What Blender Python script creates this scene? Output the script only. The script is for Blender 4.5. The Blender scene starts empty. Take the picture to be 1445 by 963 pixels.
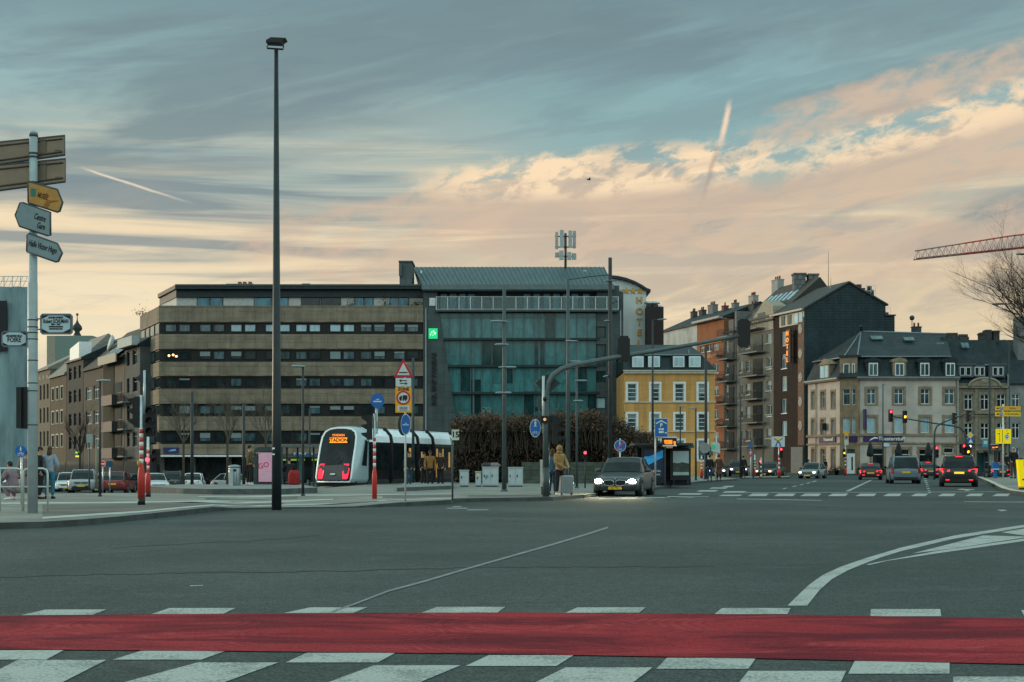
import bpy, bmesh, math, random
from mathutils import Vector, Matrix
R = math.radians
PI = math.pi
sc = bpy.context.scene
col = sc.collection
# ------------------------------------------------------------------ camera, sky, sun, exposure
F = 2007.0; H0 = 655.0; CH = 1.25; CX = 722.5
cam_d = bpy.data.cameras.new('camera'); cam = bpy.data.objects.new('camera', cam_d); col.objects.link(cam)
cam.location = (0, 0, CH); cam.rotation_euler = (R(90), 0, 0)
cam_d.sensor_width = 36; cam_d.lens = 50.0; cam_d.shift_y = 0.12
cam_d.clip_start = 0.1; cam_d.clip_end = 8000
sc.camera = cam
sc.view_settings.view_transform = 'Standard'; sc.view_settings.look = 'None'
sc.view_settings.exposure = 0.0; sc.view_settings.gamma = 1.0; sc.view_settings.use_curve_mapping = False

def lin(c):
    return tuple((x/255/12.92 if x/255 <= .04045 else ((x/255+.055)/1.055)**2.4) for x in c)

SUN_EL, SUN_AZ = R(9), R(-62)          # azimuth measured from the view direction, negative is left
world = bpy.data.worlds.new('World'); sc.world = world; world.use_nodes = True
class NT:
    """small expression helper on a node tree"""
    def __init__(s, tree): s.t = tree; s.n = tree.nodes; s.l = tree.links
    def put(s, sock, v):
        if isinstance(v, bpy.types.NodeSocket): s.l.new(v, sock)
        elif isinstance(v, (tuple, list)):
            sock.default_value = tuple(v)+(1,) if (len(v) == 3 and len(sock.default_value) == 4) else tuple(v)
        else: sock.default_value = v
    def m(s, op, a, b=0, c=0, clamp=False):
        n = s.n.new('ShaderNodeMath'); n.operation = op; n.use_clamp = clamp
        s.put(n.inputs[0], a); s.put(n.inputs[1], b); s.put(n.inputs[2], c); return n.outputs[0]
    def ss(s, x, a, b, lo=0., hi=1.):
        n = s.n.new('ShaderNodeMapRange'); n.interpolation_type = 'SMOOTHSTEP'
        s.put(n.inputs[0], x)
        for i, v in enumerate((a, b, lo, hi)): n.inputs[i+1].default_value = v
        return n.outputs[0]
    def mix(s, f, a, b, mode='MIX'):
        n = s.n.new('ShaderNodeMix'); n.data_type = 'RGBA'; n.blend_type = mode
        s.put(n.inputs[0], f); s.put(n.inputs[6], a); s.put(n.inputs[7], b); return n.outputs[2]
    def noise(s, vec, scale, detail=4, rough=.55, dist=0.):
        n = s.n.new('ShaderNodeTexNoise'); s.put(n.inputs['Vector'], vec)
        n.inputs['Scale'].default_value = scale; n.inputs['Detail'].default_value = detail
        n.inputs['Roughness'].default_value = rough; n.inputs['Distortion'].default_value = dist
        return n.outputs[0]
    def comb(s, x, y, z):
        n = s.n.new('ShaderNodeCombineXYZ'); s.put(n.inputs[0], x); s.put(n.inputs[1], y); s.put(n.inputs[2], z); return n.outputs[0]
    def ramp(s, f, stops):
        n = s.n.new('ShaderNodeValToRGB'); s.put(n.inputs[0], f)
        e = n.color_ramp.elements
        while len(e) > 1: e.remove(e[0])
        e[0].position = stops[0][0]; e[0].color = tuple(stops[0][1])+(1,)
        for p, c in stops[1:]:
            k = e.new(p); k.color = tuple(c)+(1,)
        return n.outputs[0]

def build_world():
    t = NT(world.node_tree); t.n.clear()
    out = t.n.new('ShaderNodeOutputWorld'); bg = t.n.new('ShaderNodeBackground'); t.l.new(bg.outputs[0], out.inputs[0])
    tc = t.n.new('ShaderNodeTexCoord'); sep = t.n.new('ShaderNodeSeparateXYZ'); t.l.new(tc.outputs['Generated'], sep.inputs[0])
    x, y, z = sep.outputs
    az = t.m('ARCTAN2', x, y)
    hyp = t.m('MAXIMUM', t.m('SQRT', t.m('ADD', t.m('MULTIPLY', x, x), t.m('MULTIPLY', y, y))), .02)
    e = t.m('DIVIDE', z, hyp)
    # warped cloud coordinates on the sky: wide horizontally, rising a little to the right
    e2 = t.m('SUBTRACT', e, t.m('MULTIPLY', az, .16))
    sx = t.m('SINE', az); cx = t.m('COSINE', az)
    v1 = t.comb(t.m('MULTIPLY', sx, 2.0), t.m('MULTIPLY', cx, 2.0), t.m('MULTIPLY', e2, 13))
    v2 = t.comb(t.m('MULTIPLY', sx, 5.0), t.m('MULTIPLY', cx, 5.0), t.m('MULTIPLY', e2, 26))
    v3 = t.comb(t.m('MULTIPLY', sx, 2.2), t.m('MULTIPLY', cx, 2.2), t.m('MULTIPLY', e, 40))
    nA = t.noise(v1, 1.6, 7, .55, .6)
    nB = t.noise(v2, 1.5, 8, .6, .4)
    nC = t.noise(v3, 1.3, 7, .58, .8)
    nD = t.noise(t.comb(t.m('MULTIPLY', sx, 16), t.m('MULTIPLY', cx, 16), t.m('MULTIPLY', e2, 30)), 2.2, 7, .62, .3)
    base = t.ramp(t.m('MULTIPLY', e, 2.0, clamp=True), [
        (0, lin((222, 206, 172))), (.16, lin((231, 211, 174))), (.26, lin((224, 202, 170))), (.36, lin((190, 187, 170))),
        (.44, lin((162, 182, 178))), (.52, lin((152, 182, 183))), (.60, lin((134, 164, 168))), (.68, lin((112, 139, 147))), (.85, lin((100, 125, 138))), (1, lin((120, 140, 150)))])
    # clear teal gap right of centre and paler haze at the left
    def blob(a0, e0, ra, re, k=0.):
        dz_ = t.m('SUBTRACT', az, a0); da = t.m('DIVIDE', dz_, ra); de = t.m('DIVIDE', t.m('SUBTRACT', t.m('SUBTRACT', e, e0), t.m('MULTIPLY', dz_, k)), re)
        return t.ss(t.m('ADD', t.m('MULTIPLY', da, da), t.m('MULTIPLY', de, de)), 0., 1., 1., 0.)
    c = t.mix(t.m('MULTIPLY', blob(.12, .245, .20, .06), .75), base, lin((136, 174, 178)))
    c = t.mix(t.m('MULTIPLY', blob(-.14, .215, .2, .07), .7), c, lin((163, 180, 176)))
    # thin brighter streaks, warm near the horizon
    warm = t.ss(e, .26, .17)
    c = t.mix(t.m('MULTIPLY', t.m('MULTIPLY', t.ss(az, .12, -.28), t.ss(e, .19, .12)), .75), c, lin((247, 232, 198)))
    st = t.m('MULTIPLY', t.ss(nC, .50, .72), t.m('MULTIPLY', warm, .8))
    c = t.mix(st, c, lin((248, 226, 186)))
    # grey-blue stratus: strong high up and at the left, weak in the warm zone
    wD = t.m('ADD', t.ss(e, .22, .30), t.m('MULTIPLY', t.m('MULTIPLY', t.ss(az, -.02, -.22), t.ss(e, .11, .17)), .95))
    wD = t.m('ADD', wD, t.m('MULTIPLY', blob(.24, .165, .22, .035), 1.2))
    mD = t.m('MULTIPLY', t.ss(nA, .44, .62), t.m('MINIMUM', wD, 1.), clamp=True)
    c = t.mix(t.m('MULTIPLY', mD, .82), c, lin((120, 141, 147)))
    mD2 = t.m('MULTIPLY', t.ss(nC, .53, .40), t.m('MULTIPLY', t.m('MULTIPLY', t.ss(az, .0, -.16), t.ss(e, .09, .14)), t.ss(e, .26, .2)))
    c = t.mix(t.m('MULTIPLY', mD2, .75), c, lin((122, 140, 148)))
    # sunlit altocumulus band
    d = t.m('SUBTRACT', e, t.m('ADD', t.m('MULTIPLY', az, .16), .188))
    band = t.m('MAXIMUM', t.m('MAXIMUM', blob(.055, .176, .20, .048, .03), t.m('MULTIPLY', blob(-.10, .150, .14, .05, .1), .55)), t.m('MAXIMUM', blob(.33, .213, .24, .034, .20), t.m('MAXIMUM', t.m('MULTIPLY', blob(.27, .250, .17, .026, .22), .8), t.m('MULTIPLY', blob(.22, .150, .3, .04, .02), .6))))
    topA = blob(.07, .205, .17, .022, .06); topB = blob(.30, .232, .18, .02, .22)
    edge = t.m('ADD', t.m('MULTIPLY', nB, .45), t.m('MULTIPLY', nD, .55))
    mO = t.ss(t.m('ADD', edge, t.m('MULTIPLY', band, .32)), .56, .80)
    c = t.mix(t.m('MULTIPLY', t.m('MULTIPLY', mO, .78), t.ss(band, 0., .3)), c, lin((219, 190, 164)))
    hl = t.m('MULTIPLY', t.ss(nD, .40, .58), t.m('MAXIMUM', topA, t.m('MULTIPLY', topB, .7)))
    c = t.mix(t.m('MULTIPLY', hl, 1.3, clamp=True), c, lin((252, 224, 186)))
    c = t.mix(t.m('MULTIPLY', t.ss(nB, .48, .62), .28), c, t.mix(warm, lin((112, 134, 146)), lin((170, 168, 160))))
    st2 = t.m('MULTIPLY', t.ss(nC, .50, .66), t.m('MULTIPLY', t.ss(e, .20, .15), t.ss(az, .26, -.02)))
    c = t.mix(t.m('MULTIPLY', st2, .7), c, lin((250, 226, 188)))
    st3 = t.m('MULTIPLY', t.ss(nB, .55, .42), t.m('MULTIPLY', t.ss(e, .21, .16), t.m('MULTIPLY', t.ss(e, .075, .11), t.ss(az, -.2, .15))))
    c = t.mix(t.m('MULTIPLY', st3, .45), c, lin((160, 160, 158)))
    # contrails
    def trail(px0, py0, px1, py1, w, colr, k):
        nonlocal c
        a0, a1 = math.atan((px0-CX)/F), math.atan((px1-CX)/F)
        f0, f1 = (H0-py0)/F*math.cos(a0), (H0-py1)/F*math.cos(a1)
        L = math.hypot(a1-a0, f1-f0); ux, uy = (a1-a0)/L, (f1-f0)/L
        pa, pe = t.m('SUBTRACT', az, a0), t.m('SUBTRACT', e, f0)
        al = t.m('ADD', t.m('MULTIPLY', pa, ux), t.m('MULTIPLY', pe, uy))
        ac = t.m('ADD', t.m('MULTIPLY', pa, -uy), t.m('MULTIPLY', pe, ux))
        ac = t.m('ADD', ac, t.m('MULTIPLY', t.m('SUBTRACT', nD, .5), w*1.5))
        f = t.m('MULTIPLY', t.ss(t.m('ABSOLUTE', ac), w, 0.), t.m('MULTIPLY', t.ss(al, -.004, .01), t.ss(al, L, L*.45)))
        c = t.mix(t.m('MULTIPLY', f, k), c, lin(colr))
    trail(1030, 143, 1012, 224, .0032, (246, 218, 188), .95)
    trail(1014, 205, 985, 300, .0028, (178, 156, 146), .6)
    trail(118, 238, 285, 292, .0014, (240, 224, 200), .8)
    # the hemisphere behind the viewer and overhead: unseen sky brightened as added front fill, plus physical sky
    sky = t.n.new('ShaderNodeTexSky'); sky.sky_type = 'NISHITA'; sky.sun_disc = False
    sky.sun_elevation = SUN_EL; sky.sun_rotation = SUN_AZ
    behind = t.mix(nA, (.54, .90, .86), (.80, 1.08, 1.02))
    behind = t.mix(t.m('MULTIPLY', t.ss(e, .85, .25), t.ss(y, .5, -.3)), behind, (1.36, 1.55, 1.44))
    behind = t.mix(.06, behind, sky.outputs[0], 'ADD')
    fb = t.m('MAXIMUM', t.ss(y, .92, .62), t.ss(e, .42, 1.0))
    c = t.mix(fb, c, behind)
    # dark unseen horizon band added to cut reflections, standing in for town rooftops and trees
    c = t.mix(t.m('MULTIPLY', t.ss(y, .88, .70), t.ss(t.m('ADD', e, t.m('MULTIPLY', nA, -.06)), .07, .03)), c, (.045, .060, .056))
    c = t.mix(t.ss(e, -.001, -.03), c, (.05, .06, .06))
    t.l.new(c, bg.inputs[0]); bg.inputs[1].default_value = 1.0
build_world()
sun_d = bpy.data.lights.new('sun', 'SUN'); sun = bpy.data.objects.new('sun', sun_d); col.objects.link(sun)
sun_d.energy = 2.0; sun_d.angle = R(10); sun_d.color = (1.0, .74, .5)
sdir = Vector((math.sin(SUN_AZ)*math.cos(SUN_EL), math.cos(SUN_AZ)*math.cos(SUN_EL), math.sin(SUN_EL)))
sun.rotation_euler = sdir.to_track_quat('Z', 'Y').to_euler(); sun.location = sdir*100

# ------------------------------------------------------------------ geometry helpers
def PX(px, Y): return (px-CX)/F*Y
def PZ(py, Y): return CH-(py-H0)/F*Y
def GP(px, py, z=0.0):
    Y = (CH-z)*F/(py-H0); return (PX(px, Y), Y)
def sstep(x, a, b):
    t = max(0., min(1., (x-a)/(b-a))); return t*t*(3-2*t)
GT = [(54, 0), (62, -.12), (100, -.8), (127, -1.1), (150, -1.35)]
def G(x, y):
    """height of the ground: it falls away beyond the tram stop at the left, rises a little at the far right"""
    if y <= 54: d = 0
    elif y >= 150: d = -1.35
    else:
        for (a, za), (b, zb) in zip(GT, GT[1:]):
            if a <= y <= b: d = za+(zb-za)*(y-a)/(b-a)
    r = x/max(y, 1.)
    g = d*sstep(-r, .10, .17)
    return g
class MB:
    def __init__(s, M=None): s.v = []; s.f = []; s.mi = []; s.sm = []; s.M = M; s.cur = 0; s.smooth = False
    def add(s, vs, fs, M=None):
        b = len(s.v)
        for p in vs:
            p = Vector(p)
            if M: p = M @ p
            if s.M: p = s.M @ p
            s.v.append(p)
        for f in fs:
            s.f.append([b+i for i in f]); s.mi.append(s.cur); s.sm.append(s.smooth)
        return s
    def bx(s, x0, x1, y0, y1, z0, z1, M=None):
        return s.add([(x0,y0,z0),(x1,y0,z0),(x1,y1,z0),(x0,y1,z0),(x0,y0,z1),(x1,y0,z1),(x1,y1,z1),(x0,y1,z1)],
              [(3,2,1,0),(4,5,6,7),(0,1,5,4),(1,2,6,5),(2,3,7,6),(3,0,4,7)], M)
    def bc(s, cx, cy, cz, sx, sy, sz, M=None): return s.bx(cx-sx/2, cx+sx/2, cy-sy/2, cy+sy/2, cz-sz/2, cz+sz/2, M)
    def quad(s, a, b, c, d): return s.add([a,b,c,d], [(0,1,2,3)])
    def prism(s, poly, z0, z1, M=None):
        """poly in local xy extruded along z"""
        n = len(poly)
        ar = sum(poly[i][0]*poly[(i+1)%n][1]-poly[(i+1)%n][0]*poly[i][1] for i in range(n))
        if ar < 0: poly = poly[::-1]
        vs = [(x,y,z0) for x,y in poly]+[(x,y,z1) for x,y in poly]
        fs = [tuple(range(n-1,-1,-1)), tuple(range(n,2*n))]+[(i,(i+1)%n,n+(i+1)%n,n+i) for i in range(n)]
        return s.add(vs, fs, M)
    def slab(s, poly, y0, y1, M=None):
        """poly in xz, extruded along y (a wall panel)"""
        n = len(poly)
        ar = sum(poly[i][0]*poly[(i+1)%n][1]-poly[(i+1)%n][0]*poly[i][1] for i in range(n))
        if ar < 0: poly = poly[::-1]
        vs = [(x,y0,z) for x,z in poly]+[(x,y1,z) for x,z in poly]
        fs = [tuple(range(n)), tuple(range(2*n-1,n-1,-1))]+[((i+1)%n,i,n+i,n+(i+1)%n) for i in range(n)]
        return s.add(vs, fs, M)
    def tube(s, pts, r, seg=8, M=None, caps=True):
        pts = [Vector(p) for p in pts]; n = len(pts)
        rr = r if isinstance(r, (list, tuple)) else [r]*n
        vs = []; prev = None
        for i, p in enumerate(pts):
            d = (pts[min(i+1,n-1)]-pts[max(i-1,0)])
            if d.length < 1e-9: d = Vector((0,0,1))
            d.normalize()
            if prev is None:
                a = Vector((0,0,1)) if abs(d.z) < .9 else Vector((1,0,0)); x = d.cross(a).normalized()
            else: x = (prev-d*prev.dot(d)).normalized()
            prev = x; yv = d.cross(x)
            for k in range(seg):
                a = 2*PI*k/seg; vs.append(p+(x*math.cos(a)+yv*math.sin(a))*rr[i])
        fs = [(i*seg+k, i*seg+(k+1)%seg, (i+1)*seg+(k+1)%seg, (i+1)*seg+k) for i in range(n-1) for k in range(seg)]
        if caps: fs += [tuple(range(seg-1,-1,-1)), tuple((n-1)*seg+k for k in range(seg))]
        o = s.smooth; s.smooth = seg > 4; s.add(vs, fs, M); s.smooth = o; return s
    def lathe(s, prof, c=(0,0,0), seg=16, M=None, sxy=(1,1)):
        n = len(prof)
        vs = [(c[0]+r*math.cos(2*PI*k/seg)*sxy[0], c[1]+r*math.sin(2*PI*k/seg)*sxy[1], c[2]+z) for r, z in prof for k in range(seg)]
        fs = [(i*seg+k, i*seg+(k+1)%seg, (i+1)*seg+(k+1)%seg, (i+1)*seg+k) for i in range(n-1) for k in range(seg)]
        fs += [tuple(range(seg-1,-1,-1)), tuple((n-1)*seg+k for k in range(seg))]
        o = s.smooth; s.smooth = True; s.add(vs, fs, M); s.smooth = o; return s
    def ball(s, c, r, seg=12, rings=8, M=None):
        rx, ry, rz = r if isinstance(r, (tuple, list)) else (r, r, r)
        prof = [(max(math.sin(PI*i/rings), .02), -math.cos(PI*i/rings)) for i in range(rings+1)]
        vs = [(c[0]+rx*a*math.cos(2*PI*k/seg), c[1]+ry*a*math.sin(2*PI*k/seg), c[2]+rz*b) for a, b in prof for k in range(seg)]
        fs = [(i*seg+k, i*seg+(k+1)%seg, (i+1)*seg+(k+1)%seg, (i+1)*seg+k) for i in range(rings) for k in range(seg)]
        fs += [tuple(range(seg-1,-1,-1)), tuple(rings*seg+k for k in range(seg))]
        o = s.smooth; s.smooth = True; s.add(vs, fs, M); s.smooth = o; return s
    def disc(s, c, r, y0, y1, seg=20, rx=None, M=None):
        """disc in the xz plane"""
        rx = rx or r
        return s.slab([(c[0]+rx*math.cos(2*PI*k/seg), c[1]+r*math.sin(2*PI*k/seg)) for k in range(seg)], y0, y1, M)
    def loft(s, rings, closed=True, caps=True, M=None):
        n = len(rings[0]); vs = [p for r in rings for p in r]
        rng = range(n if closed else n-1)
        fs = [(i*n+k, i*n+(k+1)%n, (i+1)*n+(k+1)%n, (i+1)*n+k) for i in range(len(rings)-1) for k in rng]
        if caps: fs += [tuple(range(n-1,-1,-1)), tuple((len(rings)-1)*n+k for k in range(n))]
        return s.add(vs, fs, M)
    def text(s, string, size, M, ext=.01, align='CENTER', bold=0.):
        cu = bpy.data.curves.new('t', 'FONT'); cu.body = string; cu.size = size; cu.extrude = ext
        cu.align_x = align; cu.align_y = 'CENTER'; cu.resolution_u = 2; cu.offset = bold
        ob = bpy.data.objects.new('t', cu); me = bpy.data.meshes.new_from_object(ob)
        s.add([v.co for v in me.vertices], [tuple(p.vertices) for p in me.polygons], M)
        bpy.data.objects.remove(ob); bpy.data.meshes.remove(me); bpy.data.curves.remove(cu); return s
    def build(s, name, mats, parent=None, loc=None, rz=0, fix=False):
        me = bpy.data.meshes.new(name); me.from_pydata([tuple(v) for v in s.v], [], s.f)
        if not isinstance(mats, (list, tuple)): mats = [mats]
        for m in mats: me.materials.append(m)
        me.polygons.foreach_set('material_index', s.mi); me.polygons.foreach_set('use_smooth', s.sm)
        if fix:
            bm = bmesh.new(); bm.from_mesh(me); bmesh.ops.recalc_face_normals(bm, faces=bm.faces[:]); bm.to_mesh(me); bm.free()
        me.update()
        o = bpy.data.objects.new(name, me); col.objects.link(o)
        if parent: o.parent = parent
        if loc: o.location = loc
        if rz: o.rotation_euler = (0,0,rz)
        return o
def tag(o, label=None, cat=None, group=None, kind=None):
    if label: o['label'] = label
    if cat: o['category'] = cat
    if group: o['group'] = group
    if kind: o['kind'] = kind
    return o
def thing(name, label, cat, loc=(0,0,0), rz=0, group=None):
    o = bpy.data.objects.new(name, None); col.objects.link(o); o.location = loc; o.rotation_euler = (0,0,rz)
    o.empty_display_size = .2
    return tag(o, label, cat, group)
kids = {}
def copy_tree(o, loc, rz=None, label=None, group=None):
    c = o.copy(); col.objects.link(c); c.location = loc
    if rz is not None: c.rotation_euler = (0,0,rz)
    if label: c['label'] = label
    if group: c['group'] = group
    def rec(src, dst):
        for ch in list(src.children):
            k = ch.copy(); col.objects.link(k); k.parent = dst; rec(ch, k)
    rec(o, c); return c
TXY = Matrix(((1,0,0,0),(0,0,-1,0),(0,1,0,0),(0,0,0,1)))      # text plane xy -> xz facing -y
def face_m(x, y, z, rot=0): return Matrix.Translation((x,y,z)) @ Matrix.Rotation(rot, 4, 'Y') @ TXY

# ------------------------------------------------------------------ materials
MATS = {}
def mat(name, c, rough=.7, metal=0., var=.12, sc_=3., bump=0., bsc=40., emit=None, es=0., spec=.22, rnd=0., stretch=None, coat=0.):
    if name in MATS: return MATS[name]
    m = bpy.data.materials.new(name); m.use_nodes = True; t = NT(m.node_tree)
    b = t.n['Principled BSDF']
    c = tuple(c)
    tc = t.n.new('ShaderNodeTexCoord'); vec = tc.outputs['Object']
    if stretch:
        mp = t.n.new('ShaderNodeMapping'); mp.inputs['Scale'].default_value = stretch; t.l.new(vec, mp.inputs[0]); vec = mp.outputs[0]
    colr = c
    if var > 0:
        f = t.noise(vec, sc_, 6, .6)
        colr = t.mix(t.ss(f, .3, .7), tuple(x*(1-var) for x in c), tuple(min(1, x*(1+var)) for x in c))
    if rnd > 0:
        oi = t.n.new('ShaderNodeObjectInfo')
        colr = t.mix(t.m('MULTIPLY', oi.outputs['Random'], 1.), colr, t.mix(1., colr, (rnd, rnd, rnd), 'MULTIPLY'))
    t.put(b.inputs['Base Color'], colr)
    b.inputs['Roughness'].default_value = rough; b.inputs['Metallic'].default_value = metal
    b.inputs['Specular IOR Level'].default_value = spec; b.inputs['Coat Weight'].default_value = coat
    if bump > 0:
        bn = t.n.new('ShaderNodeBump'); bn.inputs['Strength'].default_value = bump; bn.inputs['Distance'].default_value = .02
        t.l.new(t.noise(vec, bsc, 5, .6), bn.inputs['Height']); t.l.new(bn.outputs[0], b.inputs['Normal'])
    if emit: t.put(b.inputs['Emission Color'], emit); b.inputs['Emission Strength'].default_value = es
    MATS[name] = m; return m
def mat_tiles(name, c, c2, w, h, mortar=.02, rough=.8, metal=0., plane='xz', var=.15, off=.5, mc=None, bump=.3):
    """bricks / slates / paving as a brick texture laid in object space"""
    if name in MATS: return MATS[name]
    m = bpy.data.materials.new(name); m.use_nodes = True; t = NT(m.node_tree); b = t.n['Principled BSDF']
    tc = t.n.new('ShaderNodeTexCoord'); sp = t.n.new('ShaderNodeSeparateXYZ'); t.l.new(tc.outputs['Object'], sp.inputs[0])
    x, y, z = sp.outputs
    vec = {'xz': lambda: t.comb(t.m('ADD', x, y), z, 0), 'xy': lambda: t.comb(x, y, 0), 'yz': lambda: t.comb(y, z, 0)}[plane]()
    br = t.n.new('ShaderNodeTexBrick'); t.l.new(vec, br.inputs['Vector'])
    br.inputs['Scale'].default_value = 1; br.inputs['Mortar Size'].default_value = mortar
    br.inputs['Brick Width'].default_value = w; br.inputs['Row Height'].default_value = h; br.offset = off
    br.inputs['Mortar Smooth'].default_value = .2
    t.put(br.inputs['Color1'], c); t.put(br.inputs['Color2'], c2); t.put(br.inputs['Mortar'], mc or tuple(q*.5 for q in c))
    f = t.noise(tc.outputs['Object'], .5, 7, .62)
    colr = t.mix(t.ss(f, .3, .72), t.mix(1., br.outputs[0], (1-var,)*3, 'MULTIPLY'), t.mix(1., br.outputs[0], (1+var,)*3, 'MULTIPLY'))
    if plane != 'xy':
        mp = t.n.new('ShaderNodeMapping'); mp.inputs['Scale'].default_value = (1.6, 1.6, .10); t.l.new(tc.outputs['Object'], mp.inputs[0])
        colr = t.mix(t.ss(t.noise(mp.outputs[0], 1., 6, .65), .38, .68), colr, t.mix(1., colr, (.74, .75, .76), 'MULTIPLY'))
    t.put(b.inputs['Base Color'], colr); b.inputs['Roughness'].default_value = rough; b.inputs['Metallic'].default_value = metal; b.inputs['Specular IOR Level'].default_value = .15
    bn = t.n.new('ShaderNodeBump'); bn.inputs['Strength'].default_value = bump; bn.inputs['Distance'].default_value = .02; bn.invert = True
    t.l.new(br.outputs['Fac'], bn.inputs['Height']); t.l.new(bn.outputs[0], b.inputs['Normal'])
    MATS[name] = m; return m
def glass(name, c, rough=.06, var=.3, curtain=None, rnd=.45, es=0., emit=None, spec=.2):
    """window glass seen by day: dark, mirror-like, with something (curtain folds, room) dimly behind it"""
    if name in MATS: return MATS[name]
    m = bpy.data.materials.new(name); m.use_nodes = True; t = NT(m.node_tree); b = t.n['Principled BSDF']
    tc = t.n.new('ShaderNodeTexCoord'); oi = t.n.new('ShaderNodeObjectInfo')
    off = t.n.new('ShaderNodeVectorMath'); off.operation = 'ADD'; t.l.new(tc.outputs['Object'], off.inputs[0])
    t.l.new(t.comb(t.m('MULTIPLY', oi.outputs['Random'], 37.), 0, t.m('MULTIPLY', oi.outputs['Random'], 13.)), off.inputs[1])
    mp = t.n.new('ShaderNodeMapping'); mp.inputs['Scale'].default_value = (1.3, 1.3, .45) if curtain else (.8, .8, .8); t.l.new(off.outputs[0], mp.inputs[0])
    f = t.noise(mp.outputs[0], 1.6, 5, .6)
    colr = t.mix(t.ss(f, .32, .68), tuple(x*(1-var) for x in c), curtain or tuple(min(1, x*(1+var)) for x in c))
    colr = t.mix(oi.outputs['Random'], colr, t.mix(1., colr, (rnd,)*3, 'MULTIPLY'))
    t.put(b.inputs['Base Color'], colr); b.inputs['Roughness'].default_value = rough; b.inputs['Specular IOR Level'].default_value = spec
    b.inputs['Coat Weight'].default_value = .08; b.inputs['Coat Roughness'].default_value = .03
    bn = t.n.new('ShaderNodeBump'); bn.inputs['Strength'].default_value = .05; bn.inputs['Distance'].default_value = .05
    t.l.new(t.noise(off.outputs[0], .7, 2), bn.inputs['Height']); t.l.new(bn.outputs[0], b.inputs['Coat Normal'])
    if emit: t.put(b.inputs['Emission Color'], emit); b.inputs['Emission Strength'].default_value = es
    MATS[name] = m; return m

def mat_asphalt():
    m = bpy.data.materials.new('asphalt'); m.use_nodes = True; t = NT(m.node_tree); b = t.n['Principled BSDF']
    tc = t.n.new('ShaderNodeTexCoord'); v = tc.outputs['Object']
    big = t.noise(v, .12, 5, .6, .4); mid = t.noise(v, 1.3, 6, .6); fine = t.noise(v, 38, 4, .8)
    mp = t.n.new('ShaderNodeMapping'); mp.inputs['Scale'].default_value = (.35, 1.0, 1); mp.inputs['Rotation'].default_value = (0, 0, R(-12)); t.l.new(v, mp.inputs[0])
    lane = t.noise(mp.outputs[0], .5, 5, .55)
    c = t.mix(t.ss(big, .3, .7), (.034, .048, .046), (.062, .080, .077))
    c = t.mix(t.m('MULTIPLY', t.ss(lane, .42, .66), .5), c, (.040, .053, .053))
    c = t.mix(t.m('MULTIPLY', t.ss(mid, .5, .75), .35), c, (.085, .105, .103))
    c = t.mix(t.ss(t.noise(v, 9, 4, .75), .3, .7), t.mix(1., c, (.78,)*3, 'MULTIPLY'), t.mix(1., c, (1.25,)*3, 'MULTIPLY'))
    c = t.mix(t.ss(fine, .35, .7), t.mix(1., c, (.45,)*3, 'MULTIPLY'), t.mix(1., c, (1.65,)*3, 'MULTIPLY'))
    # cracks sealed with tar: thin dark lines of a distorted voronoi
    mp2 = t.n.new('ShaderNodeMapping'); mp2.inputs['Scale'].default_value = (.05, .22, 1); t.l.new(v, mp2.inputs[0])
    w = t.n.new('ShaderNodeVectorMath'); w.operation = 'ADD'; t.l.new(mp2.outputs[0], w.inputs[0])
    nn = t.n.new('ShaderNodeTexNoise'); nn.inputs['Scale'].default_value = 1.2; t.l.new(mp2.outputs[0], nn.inputs['Vector'])
    sc2 = t.n.new('ShaderNodeVectorMath'); sc2.operation = 'SCALE'; sc2.inputs['Scale'].default_value = .5; t.l.new(nn.outputs['Color'], sc2.inputs[0]); t.l.new(sc2.outputs[0], w.inputs[1])
    vo = t.n.new('ShaderNodeTexVoronoi'); vo.feature = 'DISTANCE_TO_EDGE'; vo.inputs['Scale'].default_value = 1.0; t.l.new(w.outputs[0], vo.inputs['Vector'])
    crack = t.m('MULTIPLY', t.ss(vo.outputs[0], .006, .002), t.ss(t.noise(v, .3, 3), .48, .62))
    c = t.mix(t.m('MULTIPLY', crack, .65), c, (.022, .026, .028))
    t.put(b.inputs['Base Color'], c); b.inputs['Roughness'].default_value = .9; b.inputs['Specular IOR Level'].default_value = .12
    bn = t.n.new('ShaderNodeBump'); bn.inputs['Strength'].default_value = .5; bn.inputs['Distance'].default_value = .01
    t.l.new(fine, bn.inputs['Height']); t.l.new(bn.outputs[0], b.inputs['Normal'])
    return m
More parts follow.
